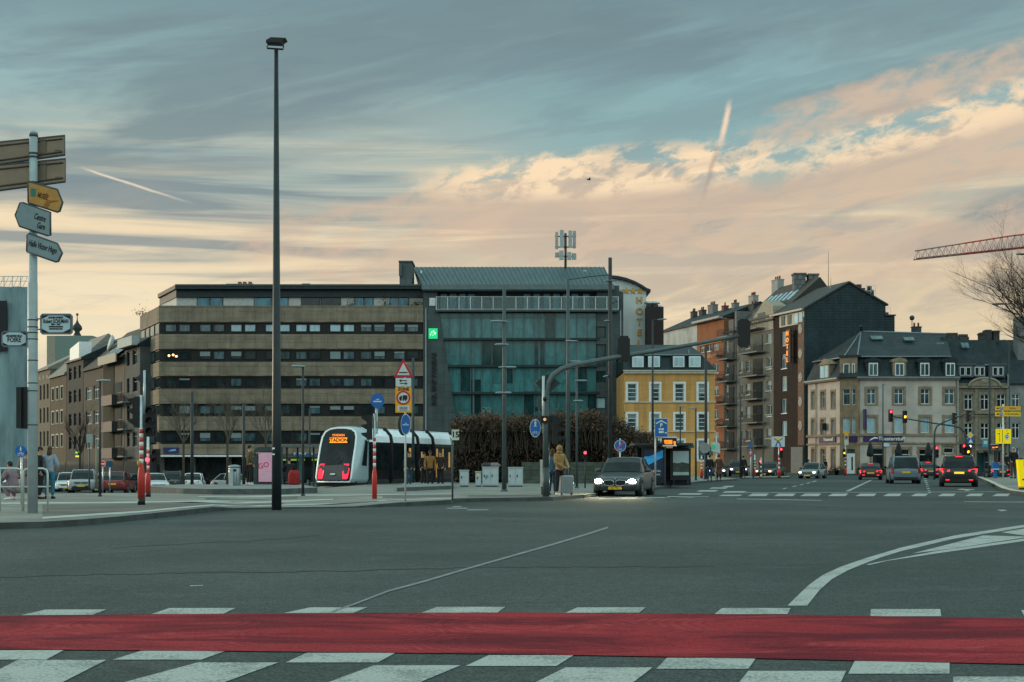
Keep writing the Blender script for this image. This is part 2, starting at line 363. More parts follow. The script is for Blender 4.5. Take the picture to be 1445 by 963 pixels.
def mat_red():
    m = bpy.data.materials.new('red_lane'); m.use_nodes = True; t = NT(m.node_tree); b = t.n['Principled BSDF']
    tc = t.n.new('ShaderNodeTexCoord'); v = tc.outputs['Object']
    vo = t.n.new('ShaderNodeTexVoronoi'); vo.inputs['Scale'].default_value = .75; t.l.new(v, vo.inputs['Vector'])
    rings = t.m('SINE', t.m('ADD', t.m('MULTIPLY', vo.outputs[0], 95.), t.m('MULTIPLY', t.noise(v, 1.5, 3), 14.)))
    rings = t.m('MULTIPLY', t.ss(rings, -.6, .9), t.ss(vo.outputs[0], .25, .6))
    mp = t.n.new('ShaderNodeMapping'); mp.inputs['Scale'].default_value = (.6, 1.6, 1); t.l.new(v, mp.inputs[0])
    big = t.noise(mp.outputs[0], .9, 6, .6, 1.2); fine = t.noise(v, 60, 3, .7)
    c = t.mix(t.ss(big, .34, .64), (.105, .011, .019), (.26, .022, .030))
    c = t.mix(t.m('MULTIPLY', t.m('MULTIPLY', rings, t.ss(big, .42, .62)), .22), c, (.36, .085, .085))
    c = t.mix(t.ss(fine, .35, .68), t.mix(1., c, (.7,)*3, 'MULTIPLY'), t.mix(1., c, (1.25,)*3, 'MULTIPLY'))
    worn = t.ss(t.noise(v, 2.6, 7, .68), .64, .74)
    c = t.mix(t.m('MULTIPLY', worn, .45), c, (.09, .06, .06))
    t.put(b.inputs['Base Color'], c); b.inputs['Roughness'].default_value = .9; b.inputs['Specular IOR Level'].default_value = .08
    bn = t.n.new('ShaderNodeBump'); bn.inputs['Strength'].default_value = .4; bn.inputs['Distance'].default_value = .01
    t.l.new(t.m('ADD', fine, rings), bn.inputs['Height']); t.l.new(bn.outputs[0], b.inputs['Normal'])
    return m
def mat_paint(name='road_paint', wear=.51, c0=(.36, .40, .38)):
    m = bpy.data.materials.new(name); m.use_nodes = True; t = NT(m.node_tree); b = t.n['Principled BSDF']
    tc = t.n.new('ShaderNodeTexCoord'); v = tc.outputs['Object']
    fine = t.noise(v, 40, 5, .75); mid = t.noise(v, 2.2, 6, .65)
    c = t.mix(t.ss(mid, .3, .7), tuple(x*.82 for x in c0), c0)
    w = t.ss(t.m('ADD', t.m('MULTIPLY', fine, .6), t.m('MULTIPLY', mid, .4)), wear-.04, wear+.06)
    c = t.mix(t.m('MULTIPLY', w, .8), c, (.11, .125, .125))
    t.put(b.inputs['Base Color'], c); b.inputs['Roughness'].default_value = .85; b.inputs['Specular IOR Level'].default_value = .12
    bn = t.n.new('ShaderNodeBump'); bn.inputs['Strength'].default_value = .3; bn.inputs['Distance'].default_value = .008
    t.l.new(fine, bn.inputs['Height']); t.l.new(bn.outputs[0], b.inputs['Normal'])
    return m
ASPH = mat_asphalt(); RED = mat_red(); PAINT = mat_paint(); PAINTW = mat_paint('worn_paint', .50, (.33, .37, .37))
PAVE = mat_tiles('paving', (.185, .195, .175), (.15, .16, .145), 1.2, .6, .02, plane='xy', var=.22, mc=(.16, .17, .17), bump=.15)
KERB = mat('kerb_stone', (.048, .058, .057), .85, var=.25, sc_=2, bump=.3)
STEEL = mat('galvanised_steel', (.42, .47, .49), .38, .75, var=.12, sc_=6)
SILVER = mat('silver_paint', (.36, .42, .44), .4, .3, var=.08)
DARKP = mat('dark_pole_paint', (.028, .036, .039), .6, .0, var=.15)
GREYP = mat('grey_pole_paint', (.055, .078, .082), .55, .1, var=.12)
BLACK = mat('black_plastic', (.012, .014, .015), .45, var=.1)
RUBBER = mat('rubber', (.014, .014, .015), .85, var=.2, sc_=8)
WHITE = mat('white_paint', (.62, .66, .66), .5, var=.07)
REDP = mat('red_paint', (.42, .035, .03), .45, var=.12)
BLUES = mat('blue_sign', (.015, .10, .33), .4, var=.06)
YEL = mat('yellow_sign', (.72, .45, .02), .4, var=.05)
ORA = mat('orange_sign', (.66, .30, .02), .4, var=.05)
BACKS = mat('sign_back', (.20, .155, .115), .55, .2, var=.12, sc_=2)
INK = mat('ink', (.015, .017, .02), .6, var=0)
L_RED = mat('lamp_red', (.5, .02, .02), .4, var=0, emit=(1., .03, .05), es=7)
L_AMB = mat('lamp_amber', (.6, .25, .02), .4, var=0, emit=(1., .33, .02), es=6)
L_GRN = mat('lamp_green', (.05, .4, .1), .4, var=0, emit=(.05, .9, .4), es=2.)
L_HEAD = mat('lamp_head', (.9, .9, .8), .3, var=0, emit=(1., .95, .72), es=120)
L_HEADW = mat('lamp_head_warm', (.9, .8, .6), .3, var=0, emit=(1., .60, .25), es=5)
L_HEADB = mat('lamp_head_blue', (.8, .85, .9), .3, var=0, emit=(.6, .65, 1.), es=5)
L_TAIL = mat('lamp_tail', (.5, .02, .03), .3, var=0, emit=(1., .02, .035), es=2.4)
L_TAIL0 = mat('lamp_tail_off', (.25, .012, .015), .2, var=0)
L_LED = mat('led_orange', (.8, .3, .05), .4, var=0, emit=(1., .17, .01), es=1.1)
L_WARM = mat('warm_interior', (.5, .32, .1), .6, var=.5, sc_=1.5, emit=(1., .50, .13), es=.24)
G_DIM = glass('glass_dim', (.016, .026, .030), rnd=.6)
G_CURT = glass('glass_curtain', (.045, .085, .10), curtain=(.10, .175, .20), rnd=.5)
G_BRIGHT = glass('glass_painted_sky', (.30, .46, .54), curtain=(.38, .55, .62), rnd=.75, var=.1)  # bright pane: mirrored sky painted into the base colour
G_TEAL = glass('glass_teal', (.046, .155, .165), curtain=(.064, .20, .21), rnd=.72, var=.15)
G_TEALD = glass('glass_teal_dark', (.010, .042, .046), curtain=(.018, .066, .070), rnd=.6)
G_SHOP = glass('glass_shop', (.014, .018, .02), rnd=.6, var=.6)
G_BLUE = glass('glass_blue', (.05, .16, .22), rnd=.8, curtain=(.07, .22, .30))
# ------------------------------------------------------------------ the ground
from mathutils.geometry import tessellate_polygon
def axis(lo, hi, step, far):
    a = [-f for f in far[::-1]]+[lo+i*step for i in range(int((hi-lo)/step)+1)]+list(far); return a
def ground():
    xs = axis(-120, 120, 4, [300, 900, 4000]); ys = [-600, -100]+[-20+4*i for i in range(76)]+[400, 900, 4000]
    mb = MB(); n = len(xs)
    vs = [(x, y, G(x, y)) for y in ys for x in xs]
    fs = [(j*n+i, j*n+i+1, (j+1)*n+i+1, (j+1)*n+i) for j in range(len(ys)-1) for i in range(n-1)]
    mb.add(vs, fs); tag(mb.build('road', ASPH), kind='structure')
ground()
def sheet(name, poly, dz, m, skirt=None, kerbm=None, curb_w=.0, fn=None, step=4.0):
    """flat sheet following the ground; optional vertical skirt (kerb face) round its edge"""
    poly = [tuple(p) for p in poly]; bm = bmesh.new(); vs = [bm.verts.new((x, y, 0)) for x, y in poly]
    for tri in tessellate_polygon([[Vector((x, y, 0)) for x, y in poly]]):
        a, b, c_ = (poly[i] for i in tri)
        if (b[0]-a[0])*(c_[1]-a[1])-(b[1]-a[1])*(c_[0]-a[0]) < 0: tri = tri[::-1]
        try: bm.faces.new([vs[i] for i in tri])
        except ValueError: pass
    x0, x1 = min(p[0] for p in poly), max(p[0] for p in poly); y0, y1 = min(p[1] for p in poly), max(p[1] for p in poly)
    for ax, a, b in ((0, x0, x1), (1, y0, y1)):
        k = math.floor(a/step)*step+step
        while k < b:
            co = Vector((k, 0, 0)) if ax == 0 else Vector((0, k, 0)); no = Vector((1,0,0)) if ax == 0 else Vector((0,1,0))
            bmesh.ops.bisect_plane(bm, geom=bm.verts[:]+bm.edges[:]+bm.faces[:], plane_co=co, plane_no=no); k += step
    if skirt:
        be = [e for e in bm.edges if e.is_boundary]
        r = bmesh.ops.extrude_edge_only(bm, edges=be); low = [g for g in r['geom'] if isinstance(g, bmesh.types.BMVert)]
        lows = set(low)
        for g in r['geom']:
            if isinstance(g, bmesh.types.BMFace): g.material_index = 1
        for fc in bm.faces:
            if any(v in lows for v in fc.verts): fc.material_index = 1
    else: lows = set()
    for v in bm.verts:
        h = (fn or G)(v.co.x, v.co.y)+dz
        if v in lows: h -= skirt
        v.co.z = h
    bmesh.ops.recalc_face_normals(bm, faces=bm.faces[:]) if skirt else None
    me = bpy.data.meshes.new(name); bm.to_mesh(me); bm.free(); me.materials.append(m)
    if kerbm: me.materials.append(kerbm)
    o = bpy.data.objects.new(name, me); col.objects.link(o); return tag(o, kind='structure')
KH = .12
fr = [(-320, 768), (0, 747), (60, 745.5), (115, 742), (175, 736.5), (230, 730.5), (299, 722.5), (330, 720), (390, 718.3), (450, 717.8), (500, 717), (570, 714.8), (636, 711.5), (641, 709.3), (700, 708), (780, 706.8), (826, 703), (862, 698), (926, 691.5), (988, 682), (1040, 678.5)]
front = [GP(a, b) for a, b in fr]
plaza = front+[(18.6, 132), (18.2, 190), (-14, 190), (-12, 92), (-12.4, 74), (-13, 61.5), (-20, 55), (-60, 54)]
def PG(x, y):
    px = CX+F*x/max(y, 1.); return G(x, y)-.085*sstep(px, 300, 340)*sstep(-px, -560, -500)*sstep(-y, -56, -44)
sheet('plaza_paving', plaza, KH, PAVE, .2, KERB, fn=PG, step=2.)
def offset_line(pts, d):
    out = []
    for i, p in enumerate(pts):
        a = Vector(pts[max(i-1, 0)]); b = Vector(pts[min(i+1, len(pts)-1)]); t = (b-a).normalized(); out.append((p[0]-t.y*d, p[1]+t.x*d))
    return out
inner = offset_line(front, .28)
sheet('kerb', front+inner[::-1], KH+.004, mat('kerb_top', (.12, .135, .13), .8, var=.2, sc_=1.5, bump=.2), fn=PG, step=2.)
# paving bands: lighter strips between darker fields on the plaza
BAND = mat('paving_light', (.33, .36, .34), .75, var=.15, sc_=1.2)
BANDD = mat_tiles('paving_dark', (.115, .12, .105), (.095, .10, .09), .4, .2, .01, plane='xy', var=.25, bump=.15)
def gp(px, py): return GP(px, py, KH)
for i, pts in enumerate([[(60, 733), (200, 724), (250, 718.6), (300, 714.3), (340, 711.6), (400, 710), (640, 704.4), (640, 703.5), (400, 708.6), (340, 710.2), (300, 712.6), (250, 716.6), (200, 721.5), (60, 730)],
                         [(0, 712), (150, 711), (330, 708), (470, 703), (470, 702), (330, 706), (150, 709.2), (0, 710)],
                         [(280, 702.3), (430, 699), (560, 699), (640, 697.6), (640, 697), (560, 698), (430, 698), (280, 701)]]):
    sheet('paving_strip', [gp(a, b) for a, b in pts], KH+.008, BAND, fn=PG, step=2.)
for pts in ([(60, 729.5), (200, 721), (300, 712.3), (340, 709.9), (400, 708.3), (400, 706.3), (340, 708.8), (150, 711.8), (60, 712.5)],
            [(290, 705), (420, 701.6), (420, 699.8), (290, 702.8)], [(540, 702.6), (640, 701.6), (640, 699), (540, 700)],
            [(660, 701.6), (770, 701.2), (770, 698.6), (660, 699)]):
    sheet('paving_field', [gp(a, b) for a, b in pts], KH+.004, BANDD, fn=PG, step=2.)
# raised tram stop platform, in two stretches either side of the tram nose
PLATM = mat('platform_concrete', (.15, .17, .165), .85, var=.2, sc_=1.5, bump=.2)
PLATE = mat('platform_edge', (.07, .082, .08), .85, var=.25)
def plat(pts, back, h=.30):
    f = [gp(a, b) for a, b in pts]; f2 = f+back
    return sheet('platform', f2, KH+h, PLATM, 1.2, PLATE, fn=lambda x, y: 0.)
plat([(258, 697.2), (300, 698), (400, 697.6), (448, 695.4)], [(-9.5, 64.5), (-15, 64.5), (-15.5, 60)], .20)
plat([(560, 694.2), (600, 692.2), (640, 690.6)], [(-3.2, 74), (-5.6, 74)], .16)
# tram track: two rails in a grass-grey bed beneath the tram
def rails():
    a = Vector((PX(480, 77), 77)); d = Vector((4.6, 13.5)).normalized(); n = Vector((-d.y, d.x))
    for s in (-.72, .72):
        p = a+n*s-d*3; q = a+n*s+d*50; w = n*.05
        sheet('tram_rail', [(p-w)[:], (p+w)[:], (q+w)[:], (q-w)[:]], KH+.008, STEEL)
rails()
def rect_px(pts): return [GP(a, b) for a, b in pts]
# right-hand pavement, rising gently from its kerb
rk = [(1370, 671.8), (1377.6, 673.8), (1389, 677.5), (1400, 682), (1412, 688), (1423, 693.5), (1437, 697.5), (1470, 702), (1560, 712)]
rfront = [GP(a, b) for a, b in rk]
def GR(x, y):
    d = min(math.hypot(x-a, y-b) for a, b in dense)
    return .42*sstep(d, 1.0, 7.0) if y < 140 else .42*sstep(d, 1, 7)*sstep(160-y, 0, 20)
dense = []
for (a, b), (c_, d_) in zip(rfront, rfront[1:]):
    for k in range(8): dense.append((a+(c_-a)*k/8, b+(d_-b)*k/8))
rpave = rfront+[(80, 44), (90, 160.5), (50.5, 160.5)]
sheet('pavement_right', rpave, KH+.01, PAVE, .9, KERB, fn=GR, step=2.0)
sheet('kerb_right', rfront+offset_line(rfront, -.3)[::-1], KH+.03, mat('kerb_pale', (.40, .38, .33), .8, var=.2, sc_=2), .2, KERB, fn=GR, step=2.0)
# pavement before the corner building and the hotel row; island with signals
sheet('pavement_corner', [(36.2, 163), (38.2, 158.5), (50.5, 158.5), (50.5, 160.4), (62, 160.4), (62, 176), (34, 180), (24, 222), (21, 222), (33.5, 178)], KH+.012, PAVE, .3, KERB)
sheet('traffic_island', rect_px([(1046, 676.5), (1113, 675.6), (1116, 673.8), (1050, 674.2)]), KH, PAVE, .2, KERB)
sheet('pavement_far', [(-60, 143), (-16, 143), (-16, 150), (-60, 150)], KH, PAVE, .2, KERB)
# ------------------------------------------------------------------ road markings
def flat(name, pts, m=PAINT, dz=.004): return sheet(name, [GP(a, b) for a, b in pts], dz, m, step=50.)
farE = [(-300, 873), (0, 870), (360, 867), (720, 865.6), (1080, 868.5), (1445, 874), (1750, 881)]
nearE = [(1750, 947), (1445, 939), (1080, 931), (720, 924.5), (300, 920), (0, 918), (-300, 917)]
flat('cycle_lane', farE+nearE, RED, .007)
tops = [(-135, -50, -180, -80, 862, 870), (65, 150, 30, 130, 861, 869.4), (239, 333, 214, 314, 859, 867.8), (438, 518, 401, 498, 858, 866.4), (617, 713, 595, 702, 857.3, 865.8),
        (815, 911, 798, 902, 858, 866), (1019, 1116, 1008, 1111, 859, 868), (1229, 1327, 1228, 1328, 860.4, 871), (1441, 1545, 1447, 1552, 862, 874)]
for a, b, c_, d_, y0, y1 in tops: flat('crossing_block', [(a, y0), (b, y0), (d_, y1-.4), (c_, y1-.4)])
nears = [(-60, 90, -110, 65, 918.6, 932), (199, 319, 159, 284, 919.6, 932), (433, 558, 403, 533, 922.4, 936), (690, 810, 657, 785, 925.6, 941),
         (941, 1067, 926, 1056, 929.5, 945), (1206, 1340, 1197, 1340, 934, 952), (1475, 1610, 1478, 1620, 940.5, 959)]
for a, b, c_, d_, y0, y1 in nears: flat('crossing_block', [(a, y0), (b, y0), (d_, y1), (c_, y1)])
zeb = [(25, 150, -35, 90, 932.5), (279, 393, 179, 319, 936), (528, 650, 466, 595, 940), (798, 921, 758, 895, 943), (1056, 1194, 1044, 1187, 948), (1345, 1482, 1345, 1485, 956)]
for a, b, c_, d_, y0 in zeb:
    p = [Vector(GP(a, y0)), Vector(GP(b, y0)), Vector(GP(d_, 963)), Vector(GP(c_, 963))]
    p[2] = p[1]+(p[2]-p[1]).normalized()*3.0; p[3] = p[0]+(p[3]-p[0]).normalized()*3.0
    sheet('zebra_bar', [q[:] for q in p], .004, PAINT, step=50.)
def c8(x, y): return (720+x*.5017, 680+y*.5017)
up = [(780, 350), (812, 318), (842, 290), (880, 263), (930, 240), (1000, 216), (1100, 186), (1250, 152), (1445, 122), (1600, 102)]
lo = [(1600, 108), (1445, 129), (1250, 161), (1100, 196), (1045, 213), (1000, 230), (950, 250), (905, 275), (870, 306), (835, 350)]
flat('guide_line', [c8(*p) for p in up+lo])
flat('guide_line', [c8(*p) for p in [(1001, 234), (1030, 228), (1200, 196), (1445, 161), (1600, 141), (1600, 148), (1445, 168), (1200, 203), (1060, 224), (1010, 236)]], dz=.005)
flat('hatching', [c8(*p) for p in [(1130, 203), (1330, 152), (1445, 155), (1445, 158), (1250, 188)]])
flat('hatching', [c8(*p) for p in [(1382, 143), (1445, 133), (1500, 126), (1500, 150), (1445, 152)]])
wl = [(470, 864), (500, 853.5), (548, 835), (600, 821), (650, 806), (720, 786), (780, 769), (830, 754), (858, 745)]
flat('worn_line', [(x, y-1.3) for x, y in wl]+[(x, y+1.3) for x, y in wl[::-1]], mat_paint('worn_line_paint', .47, (.22, .25, .25)), .0055)
for x0, x1 in [(1058, 1083), (1095, 1121), (1132, 1157), (1171, 1195), (1210, 1235), (1249, 1271), (1288, 1308), (1326, 1347), (1365, 1386), (1403, 1424)]:
    flat('crossing_dash', [(x0+4, 697), (x1+2, 697), (x1-2, 700.6), (x0-3, 700.6)])
flat('stop_line', [(1052, 696.0), (1440, 694.6), (1440, 694.1), (1052, 695.4)], PAINTW)
flat('thin_line', [(1040, 704.8), (1160, 707), (1160, 706.3), (1040, 704.2)], PAINTW)
flat('thin_line', [(1360, 708.8), (1445, 709.4), (1445, 708.7), (1360, 708.2)], PAINTW)
for y, a, b in ((694.7, 1021, 1052), (699.6, 1016, 1046), (701.8, 940, 980), (697.6, 958, 990), (693.2, 985, 1012), (689.2, 1002, 1026), (687, 1020, 1035)):
    flat('crossing_dash', [(a+3, y-1), (b+2, y-1), (b-2, y+1), (a-2, y+1)])
flat('thin_line', [(845, 703.8), (940, 702.2), (1000, 700.8), (1000, 701.4), (940, 703.1), (845, 704.8)], PAINTW)
flat('lane_line', [(1193, 693.6), (1230, 677), (1232.5, 677), (1199, 693.6)])
for x, y in ((1107, 689.8), (1121, 686.6), (1131, 684.4), (1140.5, 682.1), (1149, 679.7)):
    flat('lane_dash', [(x-4, y+.8), (x+1, y-.8), (x+4.5, y-.8), (x-.5, y+.8)])
for k in range(8):
    y = 675+k*2.7+k*k*.03; x = 1305+k*.95
    flat('lane_dash', [(x-2, y), (x+2, y), (x+2.4, y+1.1), (x-1.6, y+1.1)])
flat('road_arrow', [(1350, 691.4), (1357, 690), (1362, 690.6), (1375, 690.9), (1375, 691.7), (1366, 691.9), (1369, 693.4), (1363, 693), (1360, 691.9)])
for a, b, y in ((632, 660, 717.2), (640, 652, 715), (660, 690, 719.5)): flat('thin_line', [(a, y), (b, y), (b-2, y+1), (a-2, y+1)], PAINTW)
flat('thin_line', [(268, 827), (286, 826.4), (287, 827.6), (268, 828.3)], PAINTW)
TAR = mat('tar', (.016, .022, .023), .7, var=.2)
def seam(a, b, n, w, sd):
    rn = random.Random(sd); y = 0; P = []
    for k in range(n+1): y = y*.8+rn.gauss(0, .5); P.append((a[0]+(b[0]-a[0])*k/n, a[1]+(b[1]-a[1])*k/n+y, w*rn.uniform(.4, 1.2)))
    flat('tar_seam', [(x, y-q) for x, y, q in P]+[(x, y+q) for x, y, q in P[::-1]], TAR, .003)
seam((-40, 816), (640, 802), 60, .55, 3); seam((640, 801), (1010, 800), 30, .3, 4); seam((160, 775), (450, 756), 30, .4, 5)
flat('manhole_rim', [(1406, 720), (1416, 719.6), (1422, 721), (1413, 722)], PAINTW)

# ------------------------------------------------------------------ facade tools
class Fr:
    """local frame of a facade: x along it (left to right), y into the building, z up"""
    def __init__(s, A, B, z0):
        s.A = Vector(A); s.B = Vector(B); d = s.B-s.A; s.W = d.length; s.rz = math.atan2(d.y, d.x); s.u = d.normalized(); s.n = Vector((-s.u.y, s.u.x)); s.z0 = z0
    def uz(s, px, py, yl=0.):
        o = s.A+s.n*yl; d = Vector(((px-CX)/F, 1.)); t = o.dot(s.n)/d.dot(s.n); p = d*t
        return ((p-s.A).dot(s.u), CH-(py-H0)/F*t-s.z0)
    def u_(s, px, yl=0.): return s.uz(px, H0, yl)[0]
    def z_(s, px, py, yl=0.): return s.uz(px, py, yl)[1]
    def root(s, name, label, cat='building', group=None): return thing(name, label, cat, (s.A.x, s.A.y, s.z0), s.rz, group)
    def rect(s, x0, x1, y0, y1, yl=0.):
        a, b = s.u_(x0, yl), s.u_(x1, yl); xm = (x0+x1)/2
        return (a, b, s.z_(xm, y1, yl), s.z_(xm, y0, yl))
def holes_wall(mb, u0, u1, z0, z1, holes, y=0., rev=.22, th=.3):
    """front skin of a wall with window openings and their reveals"""
    us = sorted(set([u0, u1]+[max(u0, min(u1, h[i])) for h in holes for i in (0, 1)]))
    zs = sorted(set([z0, z1]+[max(z0, min(z1, h[i])) for h in holes for i in (2, 3)]))
    for i in range(len(us)-1):
        run = None
        for j in range(len(zs)-1):
            cu, cz = (us[i]+us[i+1])/2, (zs[j]+zs[j+1])/2
            inside = any(h[0] < cu < h[1] and h[2] < cz < h[3] for h in holes)
            if us[i+1]-us[i] < 1e-5 or zs[j+1]-zs[j] < 1e-5: continue
            if inside:
                if run is not None: mb.quad((us[i],y,run),(us[i+1],y,run),(us[i+1],y,zs[j]),(us[i],y,zs[j])); run = None
            elif run is None: run = zs[j]
        if run is not None: mb.quad((us[i],y,run),(us[i+1],y,run),(us[i+1],y,z1),(us[i],y,z1))
    for a, b, c, d in holes:
        mb.quad((a,y,c),(b,y,c),(b,y+rev,c),(a,y+rev,c)); mb.quad((a,y+rev,d),(b,y+rev,d),(b,y,d),(a,y,d))
        mb.quad((a,y,c),(a,y+rev,c),(a,y+rev,d),(a,y,d)); mb.quad((b,y+rev,c),(b,y,c),(b,y,d),(b,y+rev,d))
def window(parent, h, glassm, framem, y=0., rev=.22, fw=.06, cols=1, rows=(), sill=None, blind=None, surround=None, sw=.15):
    a, b, c, d = h
    mb = MB(); yf = y+rev-.09; yb = y+rev+.03
    e = .004
    mb.bx(a+e, a+fw, yf, yb, c+e, d-e); mb.bx(b-fw, b-e, yf, yb, c+e, d-e); mb.bx(a+fw, b-fw, yf, yb, c+e, c+fw); mb.bx(a+fw, b-fw, yf, yb, d-fw, d-e)
    for k in range(1, cols):
        u = a+(b-a)*k/cols; mb.bx(u-fw*.5, u+fw*.5, yf+.003, yb, c+fw, d-fw)
    for r in rows:
        z = c+(d-c)*r; mb.bx(a+fw, b-fw, yf+.006, yb, z-fw*.45, z+fw*.45)
    o = mb.build('window', framem, parent)
    p = MB(); p.bx(a+fw*.5, b-fw*.5, y+rev-.02, y+rev+.02, c+fw*.5, d-fw*.5); p.build('pane', glassm, o)
    if blind is not None and blind > 0:
        q = MB(); z = d-(d-c)*blind; q.bx(a+fw, b-fw, yf+.012, y+rev-.024, z, d-fw); q.build('blind', MATS.get('blind_cloth') or mat('blind_cloth', (.17, .22, .23), .8, var=.1, stretch=(1,1,14)), o)
    if sill:
        q = MB(); q.bx(a-.08, b+.08, y-.07, y+.06, c-.09, c-.002); q.build('sill', sill, o)
    if surround:
        q = MB(); q.bx(a-sw, a, y-.05, y+.05, c-sw*.6, d+sw); q.bx(b, b+sw, y-.05, y+.05, c-sw*.6, d+sw); q.bx(a, b, y-.055, y+.05, d, d+sw*1.0); q.bx(a, b, y-.07, y+.05, c-sw*.6, c-.001)
        q.build('surround', surround, o)
    return o
def railing(mb, u0, u1, y, z0, h=1.0, step=.14, r=.012, top=.03):
    n = max(2, int((u1-u0)/step))
    for i in range(n+1):
        u = u0+(u1-u0)*i/n; mb.bx(u-r, u+r, y-r, y+r, z0, z0+h)
    mb.bx(u0-top, u1+top, y-top, y+top, z0+h, z0+h+.04)
def shell(mb, u0, u1, y0, y1, z0, z1):
    """sides, back and top of a building body behind its front skin"""
    mb.quad((u0,y1,z0),(u0,y0,z0),(u0,y0,z1),(u0,y1,z1)); mb.quad((u1,y0,z0),(u1,y1,z0),(u1,y1,z1),(u1,y0,z1))
    mb.quad((u1,y1,z0),(u0,y1,z0),(u0,y1,z1),(u1,y1,z1)); mb.quad((u0,y0,z1),(u1,y0,z1),(u1,y1,z1),(u0,y1,z1))
def chimney(parent, u, y, z, w=.9, d=.7, h=1.6, m=None, pots=2, potm=None):
    mb = MB(); mb.bx(u-w/2, u+w/2, y-d/2, y+d/2, z, z+h); mb.bx(u-w/2-.06, u+w/2+.06, y-d/2-.06, y+d/2+.06, z+h, z+h+.12)
    mb.build('chimney', m or mat('chimney_render', (.13, .14, .14), .9, var=.25), parent)
    for k in range(pots):
        q = MB(); q.lathe([(.13, 0), (.11, .4), (.13, .42), (.13, .48)], (u-w/2+w*(k+.5)/pots, y, z+h+.12), 8)
        q.build('chimney_pot', potm or mat('chimney_pot', (.22, .09, .06), .8), parent)
random.seed(7)
